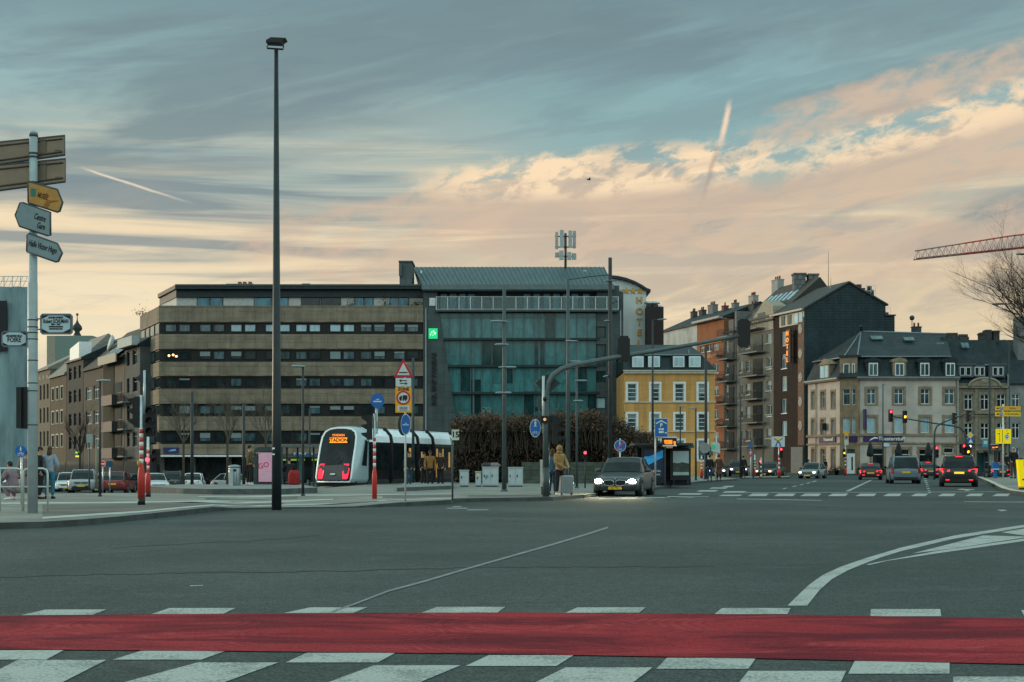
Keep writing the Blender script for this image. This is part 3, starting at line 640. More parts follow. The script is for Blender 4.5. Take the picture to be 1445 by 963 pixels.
# ------------------------------------------------------------------ building: brown banded apartment block
CONC = mat_tiles('brown_panels', (.215, .184, .136), (.188, .160, .120), 3.4, .62, .012, off=.5, var=.18, mc=(.09, .08, .065), bump=.4)
DARKB = mat('dark_band', (.009, .010, .011), .5, var=.2)
ALU = mat('dark_window_frame', (.014, .017, .018), .4, .4, var=.1)
WFR = mat('white_window_frame', (.55, .58, .58), .5, var=.06)
ROOFD = mat('dark_roof', (.025, .034, .038), .6, .1, var=.2)
SLATE = mat_tiles('slate', (.018, .030, .035), (.025, .038, .043), .30, .22, .015, rough=.55, var=.25, bump=.5)
def brown_block():
    Y = 150.; f = Fr((PX(224, Y), Y), (PX(597, Y), Y), -1.45); W = f.W
    r = f.root('apartment_building', 'long brown banded apartment block with dark window strips and a flat penthouse roof')
    zz = lambda py: f.z_(400, py)
    base = [(0, 0), (W, 0), (W, 14), (-4.6, 14), (-4.6, 10)]
    def inset(d): return [(d*.6, d), (W-d*.0-.02, d), (W-.02, 13.9), (-4.6+d, 13.9), (-4.6+d, 10+d*.4)]
    bands = [(455, 432.5), (493, 472), (531, 511), (570, 549), (608, 588), (642, 627)]
    mb = MB()
    for yb, yt in bands: mb.prism(base, zz(yb), zz(yt))
    mb.prism([(0, -.06), (W, -.06), (W, .3), (.1, .3)], zz(433.4), zz(431.6))
    for i, (yb, yt) in enumerate(bands):
        z0, hb = zz(yb), zz(yt)-zz(yb)
        for k in range(8):
            u = .5+k*3.42+(1.1 if i % 2 else 0)
            if u+2.5 < W: mb.bx(u, u+2.5, -.05, -.001, z0+hb*.06, z0+hb*.62); mb.bx(u+.9, u+3.1 if u+3.1 < W else W, -.035, -.001, z0+hb*.70, z0+hb*.94)
    mb.build('wall', CONC, r)
    mb = MB(); strips = [(472, 455), (511, 493), (549, 531), (588, 570), (627, 608)]
    for yb, yt in strips: mb.prism(inset(.30), zz(yb)+.001, zz(yt)-.001)
    mb.build('window_band', DARKB, r)
    xs = [232.5, 252, 281, 300.5, 325, 344.6, 374, 393, 417, 436, 465, 484, 508.5, 527.5, 555.5, 574.5]
    rnd = random.Random(3)
    for i, (yb, yt) in enumerate(strips):
        for k, x in enumerate(xs):
            a, b = f.u_(x), f.u_(x+15.8); h = (a, b, zz(yb)+.28, zz(yt)-.2)
            g = G_CURT if rnd.random() < .45 else G_DIM
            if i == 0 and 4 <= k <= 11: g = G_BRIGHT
            elif i == 0 and k < 4: g = G_CURT
            elif i == 0: g = G_CURT
            bl = rnd.choice([0, 0, .25, .5, .6, 1.]) if i > 0 and rnd.random() < .5 else (0.4 if (i == 0 and k > 11) else None)
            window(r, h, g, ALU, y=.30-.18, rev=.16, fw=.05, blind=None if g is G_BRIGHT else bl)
        # the short splayed side: four tall windows
        S = Vector((-4.6, 10)); E = Vector((0, 0)); ang = math.atan2(-10, 4.6)
        for k in range(4):
            p = S+(E-S)*((k+.16)/4); L = (E-S).length/4*.78
            M = Matrix.Translation((p.x, p.y, 0)) @ Matrix.Rotation(ang, 4, 'Z')
            mb = MB(M); mb.bx(0, L, .10, .36, zz(yb)+.12, zz(yt)-.08); o = mb.build('window', ALU, r)
            mb = MB(M); mb.bx(.07, L-.07, .06, .20, zz(yb)+.2, zz(yt)-.16); mb.build('pane', G_DIM if k % 2 else G_CURT, o)
    # two table lamps glowing behind one second-row window
    mb = MB(); a = f.u_(238)
    for d, zq in ((-.02, 502), (.42, 501), (.75, 503)): mb.ball((a+d, .22, zz(zq)), (.13, .05, .12), 8, 6)
    mb.build('table_lamp', mat('lamp_lit', (.8, .5, .2), .5, var=0, emit=(1., .55, .2), es=3), r)
    # penthouse
    mb = MB(); mb.prism([(f.u_(249, 1.3), 1.3), (W-.1, 1.3), (W-.1, 13), (f.u_(226, 9), 13), (f.u_(226, 9), 9)], zz(432.5), zz(417)); mb.build('penthouse_wall', mat('penthouse_white', (.36, .38, .37), .7, var=.12), r)
    for x0, x1, gl in ((278, 296, G_BLUE), (297, 315, G_BLUE), (358.5, 383, G_BLUE), (384, 407, G_BLUE), (425, 452, G_DIM), (453, 481, G_DIM), (500, 513.5, G_BLUE), (514.5, 527, G_BLUE), (550, 562.5, G_BLUE), (564, 577, G_BLUE)):
        a, b = f.u_(x0, 1.3), f.u_(x1, 1.3); mb = MB(); mb.bx(a, b, 1.22, 1.35, zz(432), zz(418.5)); o = mb.build('window', ALU, r)
        mb = MB(); mb.bx(a+.07, b-.07, 1.19, 1.24, zz(431.4), zz(419.2)); mb.build('pane', gl, o)
    mb = MB(); mb.prism([(f.u_(247, .4), .4), (W+.05, .4), (W+.05, 13.5), (f.u_(222.5, 8.6), 13.5), (f.u_(222.5, 8.6), 8.6)], zz(407.3), zz(401.5))
    mb.prism([(f.u_(248.5, 1.), 1.), (W, 1.), (W, 13), (f.u_(225, 9), 13), (f.u_(225, 9), 9)], zz(418), zz(407.4)); mb.build('roof', ROOFD, r)
    mb = MB(); mb.prism([(f.u_(247, .3), .3), (W+.06, .3), (W+.06, .39), (f.u_(247, .3), .39)], zz(403), zz(400.8)); mb.build('roof_edge', GREYP, r)
    mb = MB(); mb.bx(f.u_(311), f.u_(350), 3, 6, zz(401), zz(395.5)); mb.bx(f.u_(420), f.u_(431.5), 3, 5, zz(401), zz(395.2)); mb.bx(f.u_(307), f.u_(311), 3, 4, zz(401), zz(398)); mb.bx(f.u_(371.5), f.u_(374), 3, 3.4, zz(401), zz(397)); mb.build('roof_plant', mat('roof_plant_grey', (.13, .15, .155), .7), r)
    for x in (327, 334, 342): q = MB(); q.bx(f.u_(x), f.u_(x+4.2), 3.4, 4, zz(395.6), zz(392)); q.build('chimney_pot', mat('chimney_pot', (.22, .09, .06), .8), r)
    # plants on the terraces
    q = MB(); rn = random.Random(5)
    for cx, w, hh, yy in ((-4.2, 1.4, .9, 9.), (f.u_(494), .9, .8, .5), (f.u_(543), .8, 1.2, .5), (f.u_(583), 1.6, 1.0, .5), (f.u_(590), 1.2, .8, .5)):
        for _ in range(160):
            p = Vector((cx+rn.gauss(0, w*.3), yy+rn.gauss(0, .2), zz(432.5)+abs(rn.gauss(.1, hh*.45)))); a = Vector((rn.uniform(-1, 1), rn.uniform(-1, 1), rn.uniform(-1, 1)))*.13; b = Vector((rn.uniform(-1, 1), rn.uniform(-1, 1), rn.uniform(-1, 1)))*.13
            q.add([p, p+a, p+b], [(0, 1, 2)])
    q.build('terrace_planting', mat('terrace_leaf', (.05, .065, .035), .8, var=.4, rnd=0), r)
    # shop floor
    z1 = zz(642); mb = MB(); mb.prism([(.4, .9), (W-.1, .9), (W-.1, 13.5), (-4, 13.5), (-4, 10.4)], .05, z1-.002); mb.build('shopfront', G_SHOP, r)
    for u in [.1, 3.4, 7.2, 11, 14.8, 18.6, 22.4, W-.5]: mb = MB(); mb.bx(u, u+.42, .15, .6, .0, z1-.003); mb.build('pillar', mat('pillar_dark', (.06, .06, .058), .7), r)
    mb = MB(); a, b = f.u_(222), f.u_(365); mb.slab([(a, zz(645)), (b, zz(645)), (b, zz(642.6)), (a, zz(642.6))], -.9, -.02); mb.build('awning', WHITE, r)
    mb = MB(); mb.bx(f.u_(372), f.u_(470), -.5, -.05, zz(646), zz(642.5)); mb.build('canopy', GREYP, r)
    mb = MB(); a, b = f.u_(231), f.u_(252.5); mb.bx(a, b, -.16, -.02, zz(640), zz(632)); o = mb.build('shop_sign', mat('sign_purple', (.03, .03, .10), .5, var=0), r)
    mb = MB(); mb.slab([(a+.5, zz(637.4)), (a+.9, zz(634.4)), (a+1.3, zz(634)), (b-.3, zz(635)), (b-.25, zz(636.6)), (a+1.0, zz(637))], -.18, -.162); mb.build('sign_emblem', mat('emblem_blue', (.15, .35, .6), .5, var=0), o)
    mb = MB(); mb.bx(f.u_(384), f.u_(470), -.12, .05, zz(650.5), zz(647.8)); mb.build('light_strip', mat('strip_green', (.2, .35, .05), .5, var=.4, sc_=.8, emit=(.35, .6, .08), es=.35), r)
    for x0, x1 in ((415, 427), (430, 437), (440, 447)):
        a, b = f.u_(x0), f.u_(x1); mb = MB(); mb.bx(a, b, -.22, -.14, zz(640.5+5), zz(634+5)); o = mb.build('shop_sign', mat('sign_pale', (.35, .42, .46), .5, var=0), r)
        mb = MB(); mb.ball((a+.35, -.22, zz(642)), (.22, .02, .22), 10, 6); mb.bx(a+.6, b-.1, -.235, -.222, zz(643.3), zz(641)); mb.build('sign_emblem', mat('emblem_dkblue', (.02, .08, .3), .5, var=0), o)
    for x0, x1, m_ in ((396, 400, G_CURT), (413, 417, G_TEAL), (421, 424, G_TEAL), (433, 438, G_CURT), (300, 312, G_DIM), (265, 280, G_DIM)):
        a, b = f.u_(x0, .9), f.u_(x1, .9); mb = MB(); mb.bx(a, b, .80, .86, .4, z1-.9); mb.build('shop_window', m_, r)
    # stair tower at the right end
    t = Fr((PX(562.5, Y), Y), (PX(580, Y), Y), -1.45); mb = MB(); a, b = f.u_(562.5), f.u_(580)
    mb.bx(a, b, 1.2, 5, zz(403), zz(368)); mb.bx(a-.1, b+.1, 1.1, 5.1, zz(368), zz(366)); mb.bx(f.u_(562), f.u_(566), .8, 1.2, zz(388), zz(370.5)); mb.build('stair_tower', mat_tiles('tower_cladding', (.085, .105, .11), (.075, .09, .095), .8, 1.6, .02, var=.15), r)
brown_block()

# ------------------------------------------------------------------ building: glass-fronted office
STONE = mat_tiles('grey_stone', (.060, .080, .084), (.050, .068, .072), 1.5, .75, .012, rough=.6, var=.16, bump=.25)
ZINC = mat('zinc_roof', (.060, .098, .108), .55, .2, var=.14, sc_=1, stretch=(3, .5, .5))
def glass_office():
    Y = 150.; f = Fr((PX(597, Y)+.02, Y), (PX(880, Y), Y), -.1); W = f.W
    r = f.root('office_building', 'teal glass-fronted office with slanting grey stone side and zinc roof')
    zz = lambda py: f.z_(700, py)
    U = f.u_; dl = lambda py: U(618+ (py-430)*(643-618)/(600-430))
    # stone: left blade with its slanted inner edge, right strip, body behind
    mb = MB(); mb.slab([(0, 0), (dl(690), 0), (dl(430), zz(430)), (U(617), zz(411)), (U(617), zz(405)), (0, zz(405))], 0, 1.4); 
    mb.bx(0, W, 1.41, 13, 0, zz(411)); 
    holes = [(U(840.5), U(855), zz(577), zz(561)), (U(842), U(855), zz(503+15), zz(486)), (U(842), U(855), zz(540), zz(524)), (U(842), U(855), zz(477), zz(461))]
    holes_wall(mb, U(842), U(874), 0, zz(403), holes, y=.1, rev=.25); mb.bx(U(842)+.01, U(874), 1.0, 1.4, 0, zz(405)); mb.bx(U(874)+.01, W, .4, 1.4, 0, zz(411))
    mb.quad((U(842),1.4,0),(U(842),.1,0),(U(842),.1,zz(403)),(U(842),1.4,zz(403)))
    mb.quad((U(874),.1,0),(U(874),1.4,0),(U(874),1.4,zz(403)),(U(874),.1,zz(403)))
    mb.build('wall', STONE, r)
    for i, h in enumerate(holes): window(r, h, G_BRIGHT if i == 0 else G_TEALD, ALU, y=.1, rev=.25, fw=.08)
    mb = MB(); mb.bx(U(875), U(877), .25, .39, 0, zz(438)); mb.bx(U(600.2), U(601.8), -.16, -.01, .5, zz(435)); mb.build('downpipe', mat('pipe_grey', (.22, .26, .27), .5), r)
    floors = [(435+6, 477.5), (480, 515.5), (518, 553), (556.5, 592), (595, 632), (635, 690)]
    for i, (yt, yb) in enumerate(floors):
        L0, L1 = dl(yb), dl(yt); RR = U(842)
        z0, z1 = zz(yb), zz(yt)
        mb = MB(); mb.slab([(L0, z0), (RR-.01, z0), (RR-.01, z1), (L1, z1)], .55, .65); g = mb.build('glazing', G_TEAL if i < 4 else G_TEALD, r)
        # individual panels seen as lighter and darker bays behind the mullions
        mb = MB(); k = 0; rn = random.Random(i*7+1); u = U(620)
        mu = [U(x) for x in range(634, 842, 15)]
        for q in mu:
            if q > L1+.2: mb.bx(q-.035, q+.035, .42, .549, max(z0, z0), z1)
        mb.bx(L1, RR, .44, .548, z0+(z1-z0)*.80, z0+(z1-z0)*.80+.05) if i == 0 else None
        for q in (U(668), U(714), U(761), U(800)): mb.bx(q-.09, q+.09, .36, .547, z0, z1)
        mb.build('mullion', mat('mullion', (.07, .11, .12), .45, .3), g)
        for q0, q1 in zip([L1+.3]+[m for m in mu if m > L1+.6], [m for m in mu if m > L1+.6]+[RR]):
            if rn.random() < (.75 if i in (1, 2, 3) else .4):
                top = z1-.06 if rn.random() < .8 else z0+(z1-z0)*.5; b0 = z0+.06 if rn.random() < .7 else z0+(z1-z0)*.35
                if top-b0 < .3: b0 = z0+.06
                mb = MB(); mb.bx(q0+.05, q1-.05, .50, .546, b0, top); mb.build('pane', G_TEAL if rn.random() < .75 else G_TEALD, g)
    # slab edges between the storeys
    mb = MB()
    for py in (478.8, 516.8, 555, 593.6, 633.5): mb.bx(dl(py)-.1, U(846), .02, .6, zz(py+1.6), zz(py-1.6))
    mb.build('floor_edge', mat('floor_edge', (.012, .025, .028), .5, var=.15), r)
    # top floor terrace: recessed doors, glass balustrade
    mb = MB(); mb.bx(U(617), U(870), 1.2, 1.39, zz(438), zz(409)); mb.build('terrace_wall', mat('terrace_wall', (.07, .085, .09), .6), r)
    for x in list(range(620, 672, 13))+list(range(738, 800, 14))+[806, 822]:
        mb = MB(); mb.bx(U(x), U(x+11.5), 1.1, 1.19, zz(437), zz(411.5)); o = mb.build('terrace_door', ALU, r)
        mb = MB(); mb.bx(U(x)+.08, U(x+11.5)-.08, 1.05, 1.098, zz(436.5), zz(412)); mb.build('pane', G_BLUE, o)
    mb = MB(); mb.bx(U(615), U(872), -.5, 1.2, zz(440.6), zz(438)); mb.build('terrace_slab', mat('slab_dark', (.05, .065, .07), .6), r)
    mb = MB(); z0 = zz(438); z1 = zz(419.7)
    for x in range(616, 873, 16): mb.bx(U(x)-.03, U(x)+.03, -.5, -.44, z0, z1)
    for zq in (z1, z0+(z1-z0)*.05): mb.bx(U(616), U(872), -.51, -.43, zq-.04, zq)
    b = mb.build('balustrade', STEEL, r)
    mb = MB(); mb.bx(U(616), U(872), -.485, -.455, z0+.08, z1-.06)
    gm = bpy.data.materials.new('balustrade_glass'); gm.use_nodes = True; p = gm.node_tree.nodes['Principled BSDF']; p.inputs['Base Color'].default_value = (.10, .20, .20, 1); p.inputs['Alpha'].default_value = .22; p.inputs['Roughness'].default_value = .1
    mb.build('balustrade_pane', gm, b)
    mb = MB(); mb.bx(U(606), U(614.5), -.12, -.02, zz(432), zz(421)); 
    for k in range(6): mb.bx(U(606.6), U(614), -.15, -.121, zz(431.4-k*1.8), zz(430.8-k*1.8))
    mb.build('vent_grille', STEEL, r)
    # roof: eave, sloping zinc sheet with standing seams, gable triangle
    ze, zr = zz(403.5), zz(377.2)-.0; e0, e1 = -.3, W-1.0
    Yr = 6.5; zr2 = zr+ (CH+ (H0-377.2)/F*Yr-CH)   # ridge is further back, so a little higher
    mb = MB(); a0, a1 = U(597), U(864); b0, b1 = f.u_(582, Yr), f.u_(852, Yr)
    mb.add([(a0, -.7, ze), (a1, -.7, ze), (b1, Yr, zr2), (b0, Yr, zr2), (a0, -.7, ze-.25), (a1, -.7, ze-.25), (b1, Yr, zr2-.25), (b0, Yr, zr2-.25)],
           [(0,1,2,3), (4,7,6,5), (0,4,5,1), (1,5,6,2), (2,6,7,3), (3,7,4,0)])
    mb.add([(b0, Yr+.01, zr2), (b1, Yr+.01, zr2), (b1, 13, ze), (b0, 13, ze)], [(0, 1, 2, 3)])
    n = 44
    for k in range(n+1):
        t = k/n; p = Vector((a0+(a1-a0)*t, -.7, ze)); q = Vector((b0+(b1-b0)*t, Yr, zr2)); mb.tube([p+Vector((0,0,.03)), q+Vector((0,0,.03))], .045, 4)
    mb.build('roof', ZINC, r)
    mb = MB(); mb.add([(a1-.02, -.5, ze-.2), (b1-.02, Yr, zr2-.2), (b1-.02, 13, ze-.2), (a0, -.5, ze-.2), (b0, Yr, zr2-.2), (b0, 13, ze-.2)], [(0, 2, 1), (3, 4, 5)]); mb.build('gable', WHITE, r)
    mb = MB(); mb.bx(a0-.1, a1+.15, -.85, -.6, ze-.5, ze+.02); mb.bx(a0, a1, -.6, 1.4, ze-.6, ze-.27); mb.build('eaves', mat('eaves_grey', (.10, .135, .145), .5, .2), r)
    mb = MB(); mb.tube([(f.u_(594, 4), 4, zz(392)), (f.u_(594, 4), 4, zz(375))], .14, 8); mb.tube([(f.u_(825, 5), 5, zz(380)), (f.u_(825, 5), 5, zz(376))], .2, 8); mb.bx(f.u_(822.5, 5), f.u_(827.5, 5), 4.7, 5.3, zz(376), zz(373.5)); mb.build('roof_vent', STEEL, r)
    # lit green square with white bird-like stars
    mb = MB(); a, b = U(605), U(617.5); mb.bx(a, b, -.20, -.02, zz(478.5), zz(464)); o = mb.build('logo_sign', mat('logo_green', (.02, .35, .12), .5, var=.1, emit=(.01, .55, .20), es=.9), r)
    wl_ = mat('logo_white', (.8, .9, .8), .5, var=0, emit=(.8, 1., .8), es=1.0)
    mb = MB()
    def star(cx, cz, s, rot=0):
        mb.slab([(cx+s*(1 if k % 2 == 0 else .38)*math.cos(rot+k*PI/4), cz+s*(1 if k % 2 == 0 else .38)*math.sin(rot+k*PI/4)) for k in range(8)], -.23, -.203)
    w = b-a
    for x, z, s, ro in ((.22, .38, .10, .3), (.36, .60, .12, .1), (.56, .72, .11, .5), (.72, .52, .17, .2), (.5, .34, .08, .6)): star(a+w*x, zz(478.5)+(zz(464)-zz(478.5))*z, s*w, ro)
    mb.build('logo_stars', wl_, o)
    mb = MB(); mb.text('BGL BNP PARIBAS', .70, face_m(U(612.8), -.08, zz(535), -PI/2), .05, bold=.02)
    mb.build('lettering', INK, r)
    return f
fo = glass_office()
# rooftop mobile antenna, a thing standing on the office roof
def antenna_mast():
    Y = 156.; s = F/Y; x0, z0 = PX(798, Y), PZ(378, Y)
    r = thing('antenna_mast', 'cluster of pale mobile phone antennas on a short mast above the zinc roof', 'antenna', (x0, Y, z0-.3))
    zz = lambda py: PZ(py, Y)-z0+.3; xx = lambda px: PX(px, Y)-x0
    mb = MB(); mb.tube([(0,0,-.2), (0,0,zz(330))], .14, 8); mb.build('mast', GREYP, r)
    mb = MB()
    for zq in (334, 349, 362): mb.bx(xx(783), xx(813), -.05, .05, zz(zq)-.06, zz(zq)+.06); mb.bx(-.06, .06, -1, .9, zz(zq)-.05, zz(zq)+.05)
    mb.build('bracket', DARKP, r)
    for px, py0, py1, w, yy in ((785.5, 328, 352, .32, -.1), (792.5, 326, 351, .42, -.5), (804.5, 327, 351, .42, -.5), (810.5, 326.5, 351, .34, -.1), (798, 328, 350, .3, .6)):
        mb = MB(); mb.bx(xx(px)-w/2, xx(px)+w/2, yy-.1, yy+.08, zz(py1), zz(py0)); mb.build('antenna_panel', mat('antenna_grey', (.30, .34, .34), .6), r)
    for px, py0, py1, w, yy in ((786, 357, 364, .4, -.1), (792, 355, 368, .5, -.45), (803, 357, 368, .45, -.45), (810, 358, 367, .5, -.1)):
        mb = MB(); mb.bx(xx(px)-w/2, xx(px)+w/2, yy-.14, yy+.08, zz(py1), zz(py0)); mb.build('radio_unit', mat('antenna_grey', (.30, .34, .34), .6), r)
antenna_mast()

# ------------------------------------------------------------------ white hotel wing with curved top, brown stack beside it
GOLD = mat('gold_letters', (.42, .24, .05), .4, .3, var=.1)
def white_hotel():
    Y = 160.; f = Fr((PX(846, Y), Y), (PX(912, Y), Y), -.1)
    r = f.root('hotel_building', 'white round-topped hotel wing with gold stars and vertical gold letters')
    zz = lambda py: f.z_(880, py); U = f.u_
    top = [(U(846), zz(394)), (U(862), zz(393.6)), (U(872), zz(394.6)), (U(884), zz(397.5)), (U(896), zz(402)), (U(906), zz(407.5)), (U(912), zz(411.5))]
    mb = MB(); mb.slab([(U(846), 0), (U(912), 0)]+top[::-1], 0, 12); mb.build('wall', mat('white_render', (.52, .56, .55), .8, var=.12, sc_=.6, stretch=(1, 1, .3)), r)
    mb = MB(); t2 = top+[(U(917.5), zz(413.5))]
    mb.slab([(x, z+.02) for x, z in t2]+[(x, z+.32) for x, z in t2[::-1]], -.6, 12.2); mb.build('roof', ROOFD, r)
    mb = MB()
    for x in (873, 884, 893.2, 903):
        cx, cz = U(x), zz(410.8); mb.slab([(cx+(.42 if k % 2 == 0 else .17)*math.sin(k*PI/5), cz+(.42 if k % 2 == 0 else .17)*math.cos(k*PI/5)) for k in range(10)], -.12, -.02)
    mb.build('star', GOLD, r)
    mb = MB()
    for ch, py in zip('HOTEL', (424.5, 440, 455, 470, 485)): mb.text(ch, 1.05, face_m(U(902.3), -.08, zz(py)), .06, bold=.02)
    mb.build('lettering', GOLD, r)
white_hotel()
def brown_stack():
    Y = 158.; f = Fr((PX(912.6, Y), Y), (PX(936.5, Y), Y), -.1); r = f.root('plant_tower', 'windowless dark brown tower with round vents beside the white hotel wing', 'tower')
    zz = lambda py: f.z_(920, py); U = f.u_; mb = MB(); mb.bx(0, f.W, 0, 6, 0, zz(433))
    for k in range(8): mb.bx(f.W*k/8+.02, f.W*k/8+.06, -.03, 0, 0, zz(433))
    mb.build('wall', mat('brown_cladding', (.028, .022, .022), .6, var=.15), r)
    for x in (917, 925.5):
        mb = MB(); mb.lathe([(.35, 0), (.35, .35), (.55, .4), (.55, .6), (.3, .7)], (U(x), 1., zz(433)), 12); mb.build('roof_vent', STEEL, r)
    mb = MB(); mb.bx(U(930), U(935), .8, 1.4, zz(433), zz(430)); mb.build('roof_vent', STEEL, r)
brown_stack()

# ------------------------------------------------------------------ yellow building
def yellow_building():
    Y = 140.; f = Fr((PX(880.5, Y), Y), (PX(1008.5, Y), Y), .02); W = f.W; zz = lambda py: f.z_(940, py); U = f.u_
    r = f.root('yellow_building', 'ochre yellow townhouse with white window frames and dark mansard roof')
    OC = mat_tiles('ochre_render', (.50, .28, .095), (.47, .26, .088), 2.2, .45, .008, var=.10, mc=(.30, .165, .055), bump=.15)
    rows = [(542, 566.5), (584.5, 608), (622, 650)]; cs = [(883.5, 900), (916.5, 932.5), (950.5, 967), (983.5, 999.5)]
    mb = MB(); holes = [(U(a+2), U(b-2), zz(yb), zz(yt)) for yt, yb in rows for a, b in cs]
    holes_wall(mb, 0, W, 0, zz(526), holes, 0, .2); shell(mb, 0, W, 0, 11, 0, zz(526)); mb.build('wall', OC, r)
    rn = random.Random(4)
    for h in holes:
        window(r, h, G_CURT, WFR, 0, .2, .07, rows=(.25, .5, .72), surround=WFR, sw=.20, blind=rn.choice([None, .3, .6]))
    mb = MB()
    for py in (567.8, 609.2): mb.bx(-.05, W+.1, -.12, -.004, zz(py+.9), zz(py-.9))
    mb.build('string_course', mat('cream_stone', (.40, .37, .30), .8), r)
    mb = MB(); mb.bx(-.05, W+.1, -.25, .0, zz(527.6), zz(523.4)); mb.bx(-.1, W+.15, -.35, -.251, zz(524.6), zz(522.8)); mb.build('cornice', mat('cream_stone', (.40, .37, .30), .8), r)
    # mansard lower slope and upper hip
    z0, z1, z2 = zz(523), f.z_(940, 501.5, 1.2), f.z_(940, 487, 4.); a, b = f.u_(893, 4), f.u_(985, 4)
    mb = MB(); lower = [(-.05, -.3, z0), (W+.2, -.3, z0), (W-1.1, 1.2, z1), (.0, 1.2, z1)]
    mb.add(lower+[(-.05, 11, z0), (W+.2, 11, z0), (W-1.1, 9.8, z1), (0, 9.8, z1)], [(0,1,2,3), (1,5,6,2), (5,4,7,6), (4,0,3,7), (0, 4, 5, 1)])
    mb.add([(-.1, 1.0, z1+.01), (W-1., 1.0, z1+.01), (W-2.0, 4, z2), (-.1, 4, z2), (-.1, 9.9, z1+.01), (W-1, 9.9, z1+.01), (W-2.0, 7, z2), (-.1, 7, z2)], [(0,1,2,3), (1,5,6,2), (5,4,7,6), (4,0,3,7), (3,2,6,7)])
    mb.build('roof', mat('mansard_dark', (.013, .024, .030), .5, .1, var=.2, stretch=(4, 1, 1)), r)
    mb = MB(); mb.bx(0, W-1.0, .9, 1.2, z1-.05, z1+.1); mb.tube([(f.u_(972, 1), 1., z1+.1), (f.u_(972, 4), 3.9, z2-.2)], .06, 6); mb.build('roof_flashing', mat('flashing', (.14, .18, .20), .45, .4), r)
    for x0, x1 in ((892, 908), (914.5, 931), (949.5, 965.5), (972, 988.5)):
        a, b = U(x0), U(x1); mb = MB(); zc, zd = zz(518.5), zz(503.2)
        mb.bx(a-.1, b+.1, -.12, 1.4, zc-.1, zd+.12); d = mb.build('dormer', mat('mansard_dark', (.05,)*3), r)
        mb = MB(); mb.bx(a, b, -.17, -.121, zc, zd); 
        o = mb.build('frame', WFR, d)
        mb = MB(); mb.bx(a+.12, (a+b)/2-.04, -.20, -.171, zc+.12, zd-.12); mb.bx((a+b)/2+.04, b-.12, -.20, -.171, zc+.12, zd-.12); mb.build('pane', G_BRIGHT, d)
    mb = MB(); mb.bx(U(986), U(1006), -.05, -.004, zz(643), zz(612+18)); mb.build('service_panel', GREYP, r)
yellow_building()

# ------------------------------------------------------------------ terrace running away behind the bus stop (hotel row)
Bn = Vector((36.8, 179.)); du = Vector((-.295, 1.))
def row_pt(px):
    k = (px-CX)/F; t = (Bn.x-k*Bn.y)/(k-du.x); return Bn+du*t
BLK = mat('balcony_iron', (.012, .014, .016), .5, .2)
def row_house(name, label, pl, pr, ytop_r, wallm, depth=11., floors=6, wins=(), fr_m=WFR, z0=0.0, gl=None, zh=None, h0=4.2, fh=3.15, wz=(.9, 2.5)):
    A, B = row_pt(pl), row_pt(pr); f = Fr((A.x, A.y), (B.x, B.y), z0); r = f.root(name, label); W = f.W
    H = f.z_(pr-.01, ytop_r)
    holes = []
    for k in range(floors):
        zb = h0+k*fh
        if zb+wz[1] > H-.2: break
        for a, b in wins: holes.append((f.u_(a), f.u_(b), zb+wz[0], zb+wz[1]))
    mb = MB(); holes_wall(mb, 0, W, 0, H, holes, 0, .22); shell(mb, 0, W, 0, depth, 0, H); w = mb.build('wall', wallm, r)
    for i, h in enumerate(holes): window(r, h, (gl or [G_CURT, G_DIM, G_CURT, G_DIM])[i % (len(gl) if gl else 4)], fr_m, 0, .22, .07, cols=2 if h[1]-h[0] > 1 else 1, blind=[None, .35, None, 1., .6][(i*7) % 5], sill=fr_m if i % 2 else None)
    return f, r, W, H
def balcony(r, u0, u1, z, d=1.2, slabm=None, railm=None, h=1.0, solid=False):
    mb = MB(); mb.bx(u0, u1, -d, -.002, z-.16, z); o = mb.build('balcony', slabm or mat('balcony_slab', (.15, .16, .155), .8), r)
    q = MB()
    if solid: q.bx(u0, u1, -d, -d+.08, z+.002, z+h); q.bx(u0, u0+.08, -d+.081, -.01, z+.002, z+h); q.bx(u1-.08, u1, -d+.081, -.01, z+.002, z+h)
    else:
        railing(q, u0+.05, u1-.05, -d+.05, z, h, .18)
        for u in (u0+.05, u1-.05):
            for k in range(5): q.bx(u-.012, u+.012, -d+.1+k*d/6-.01, -d+.1+k*d/6+.01, z, z+h)
    q.build('railing', railm or BLK, o); return o
def gable_roof(r, u0, u1, y0, y1, ze, zr, m, over=.3, name='roof'):
    ym = (y0+y1)/2; mb = MB()
    mb.add([(u0, y0-over, ze), (u1, y0-over, ze), (u1, ym, zr), (u0, ym, zr), (u0, y1+over, ze), (u1, y1+over, ze),
            (u0, y0-over, ze-.18), (u1, y0-over, ze-.18), (u0, y1+over, ze-.18), (u1, y1+over, ze-.18)],
           [(0,1,2,3), (3,2,5,4), (6,7,1,0), (4,5,9,8), (0,3,4,8,6), (1,7,9,5,2), (6,8,9,7)]); return mb.build(name, m, r)
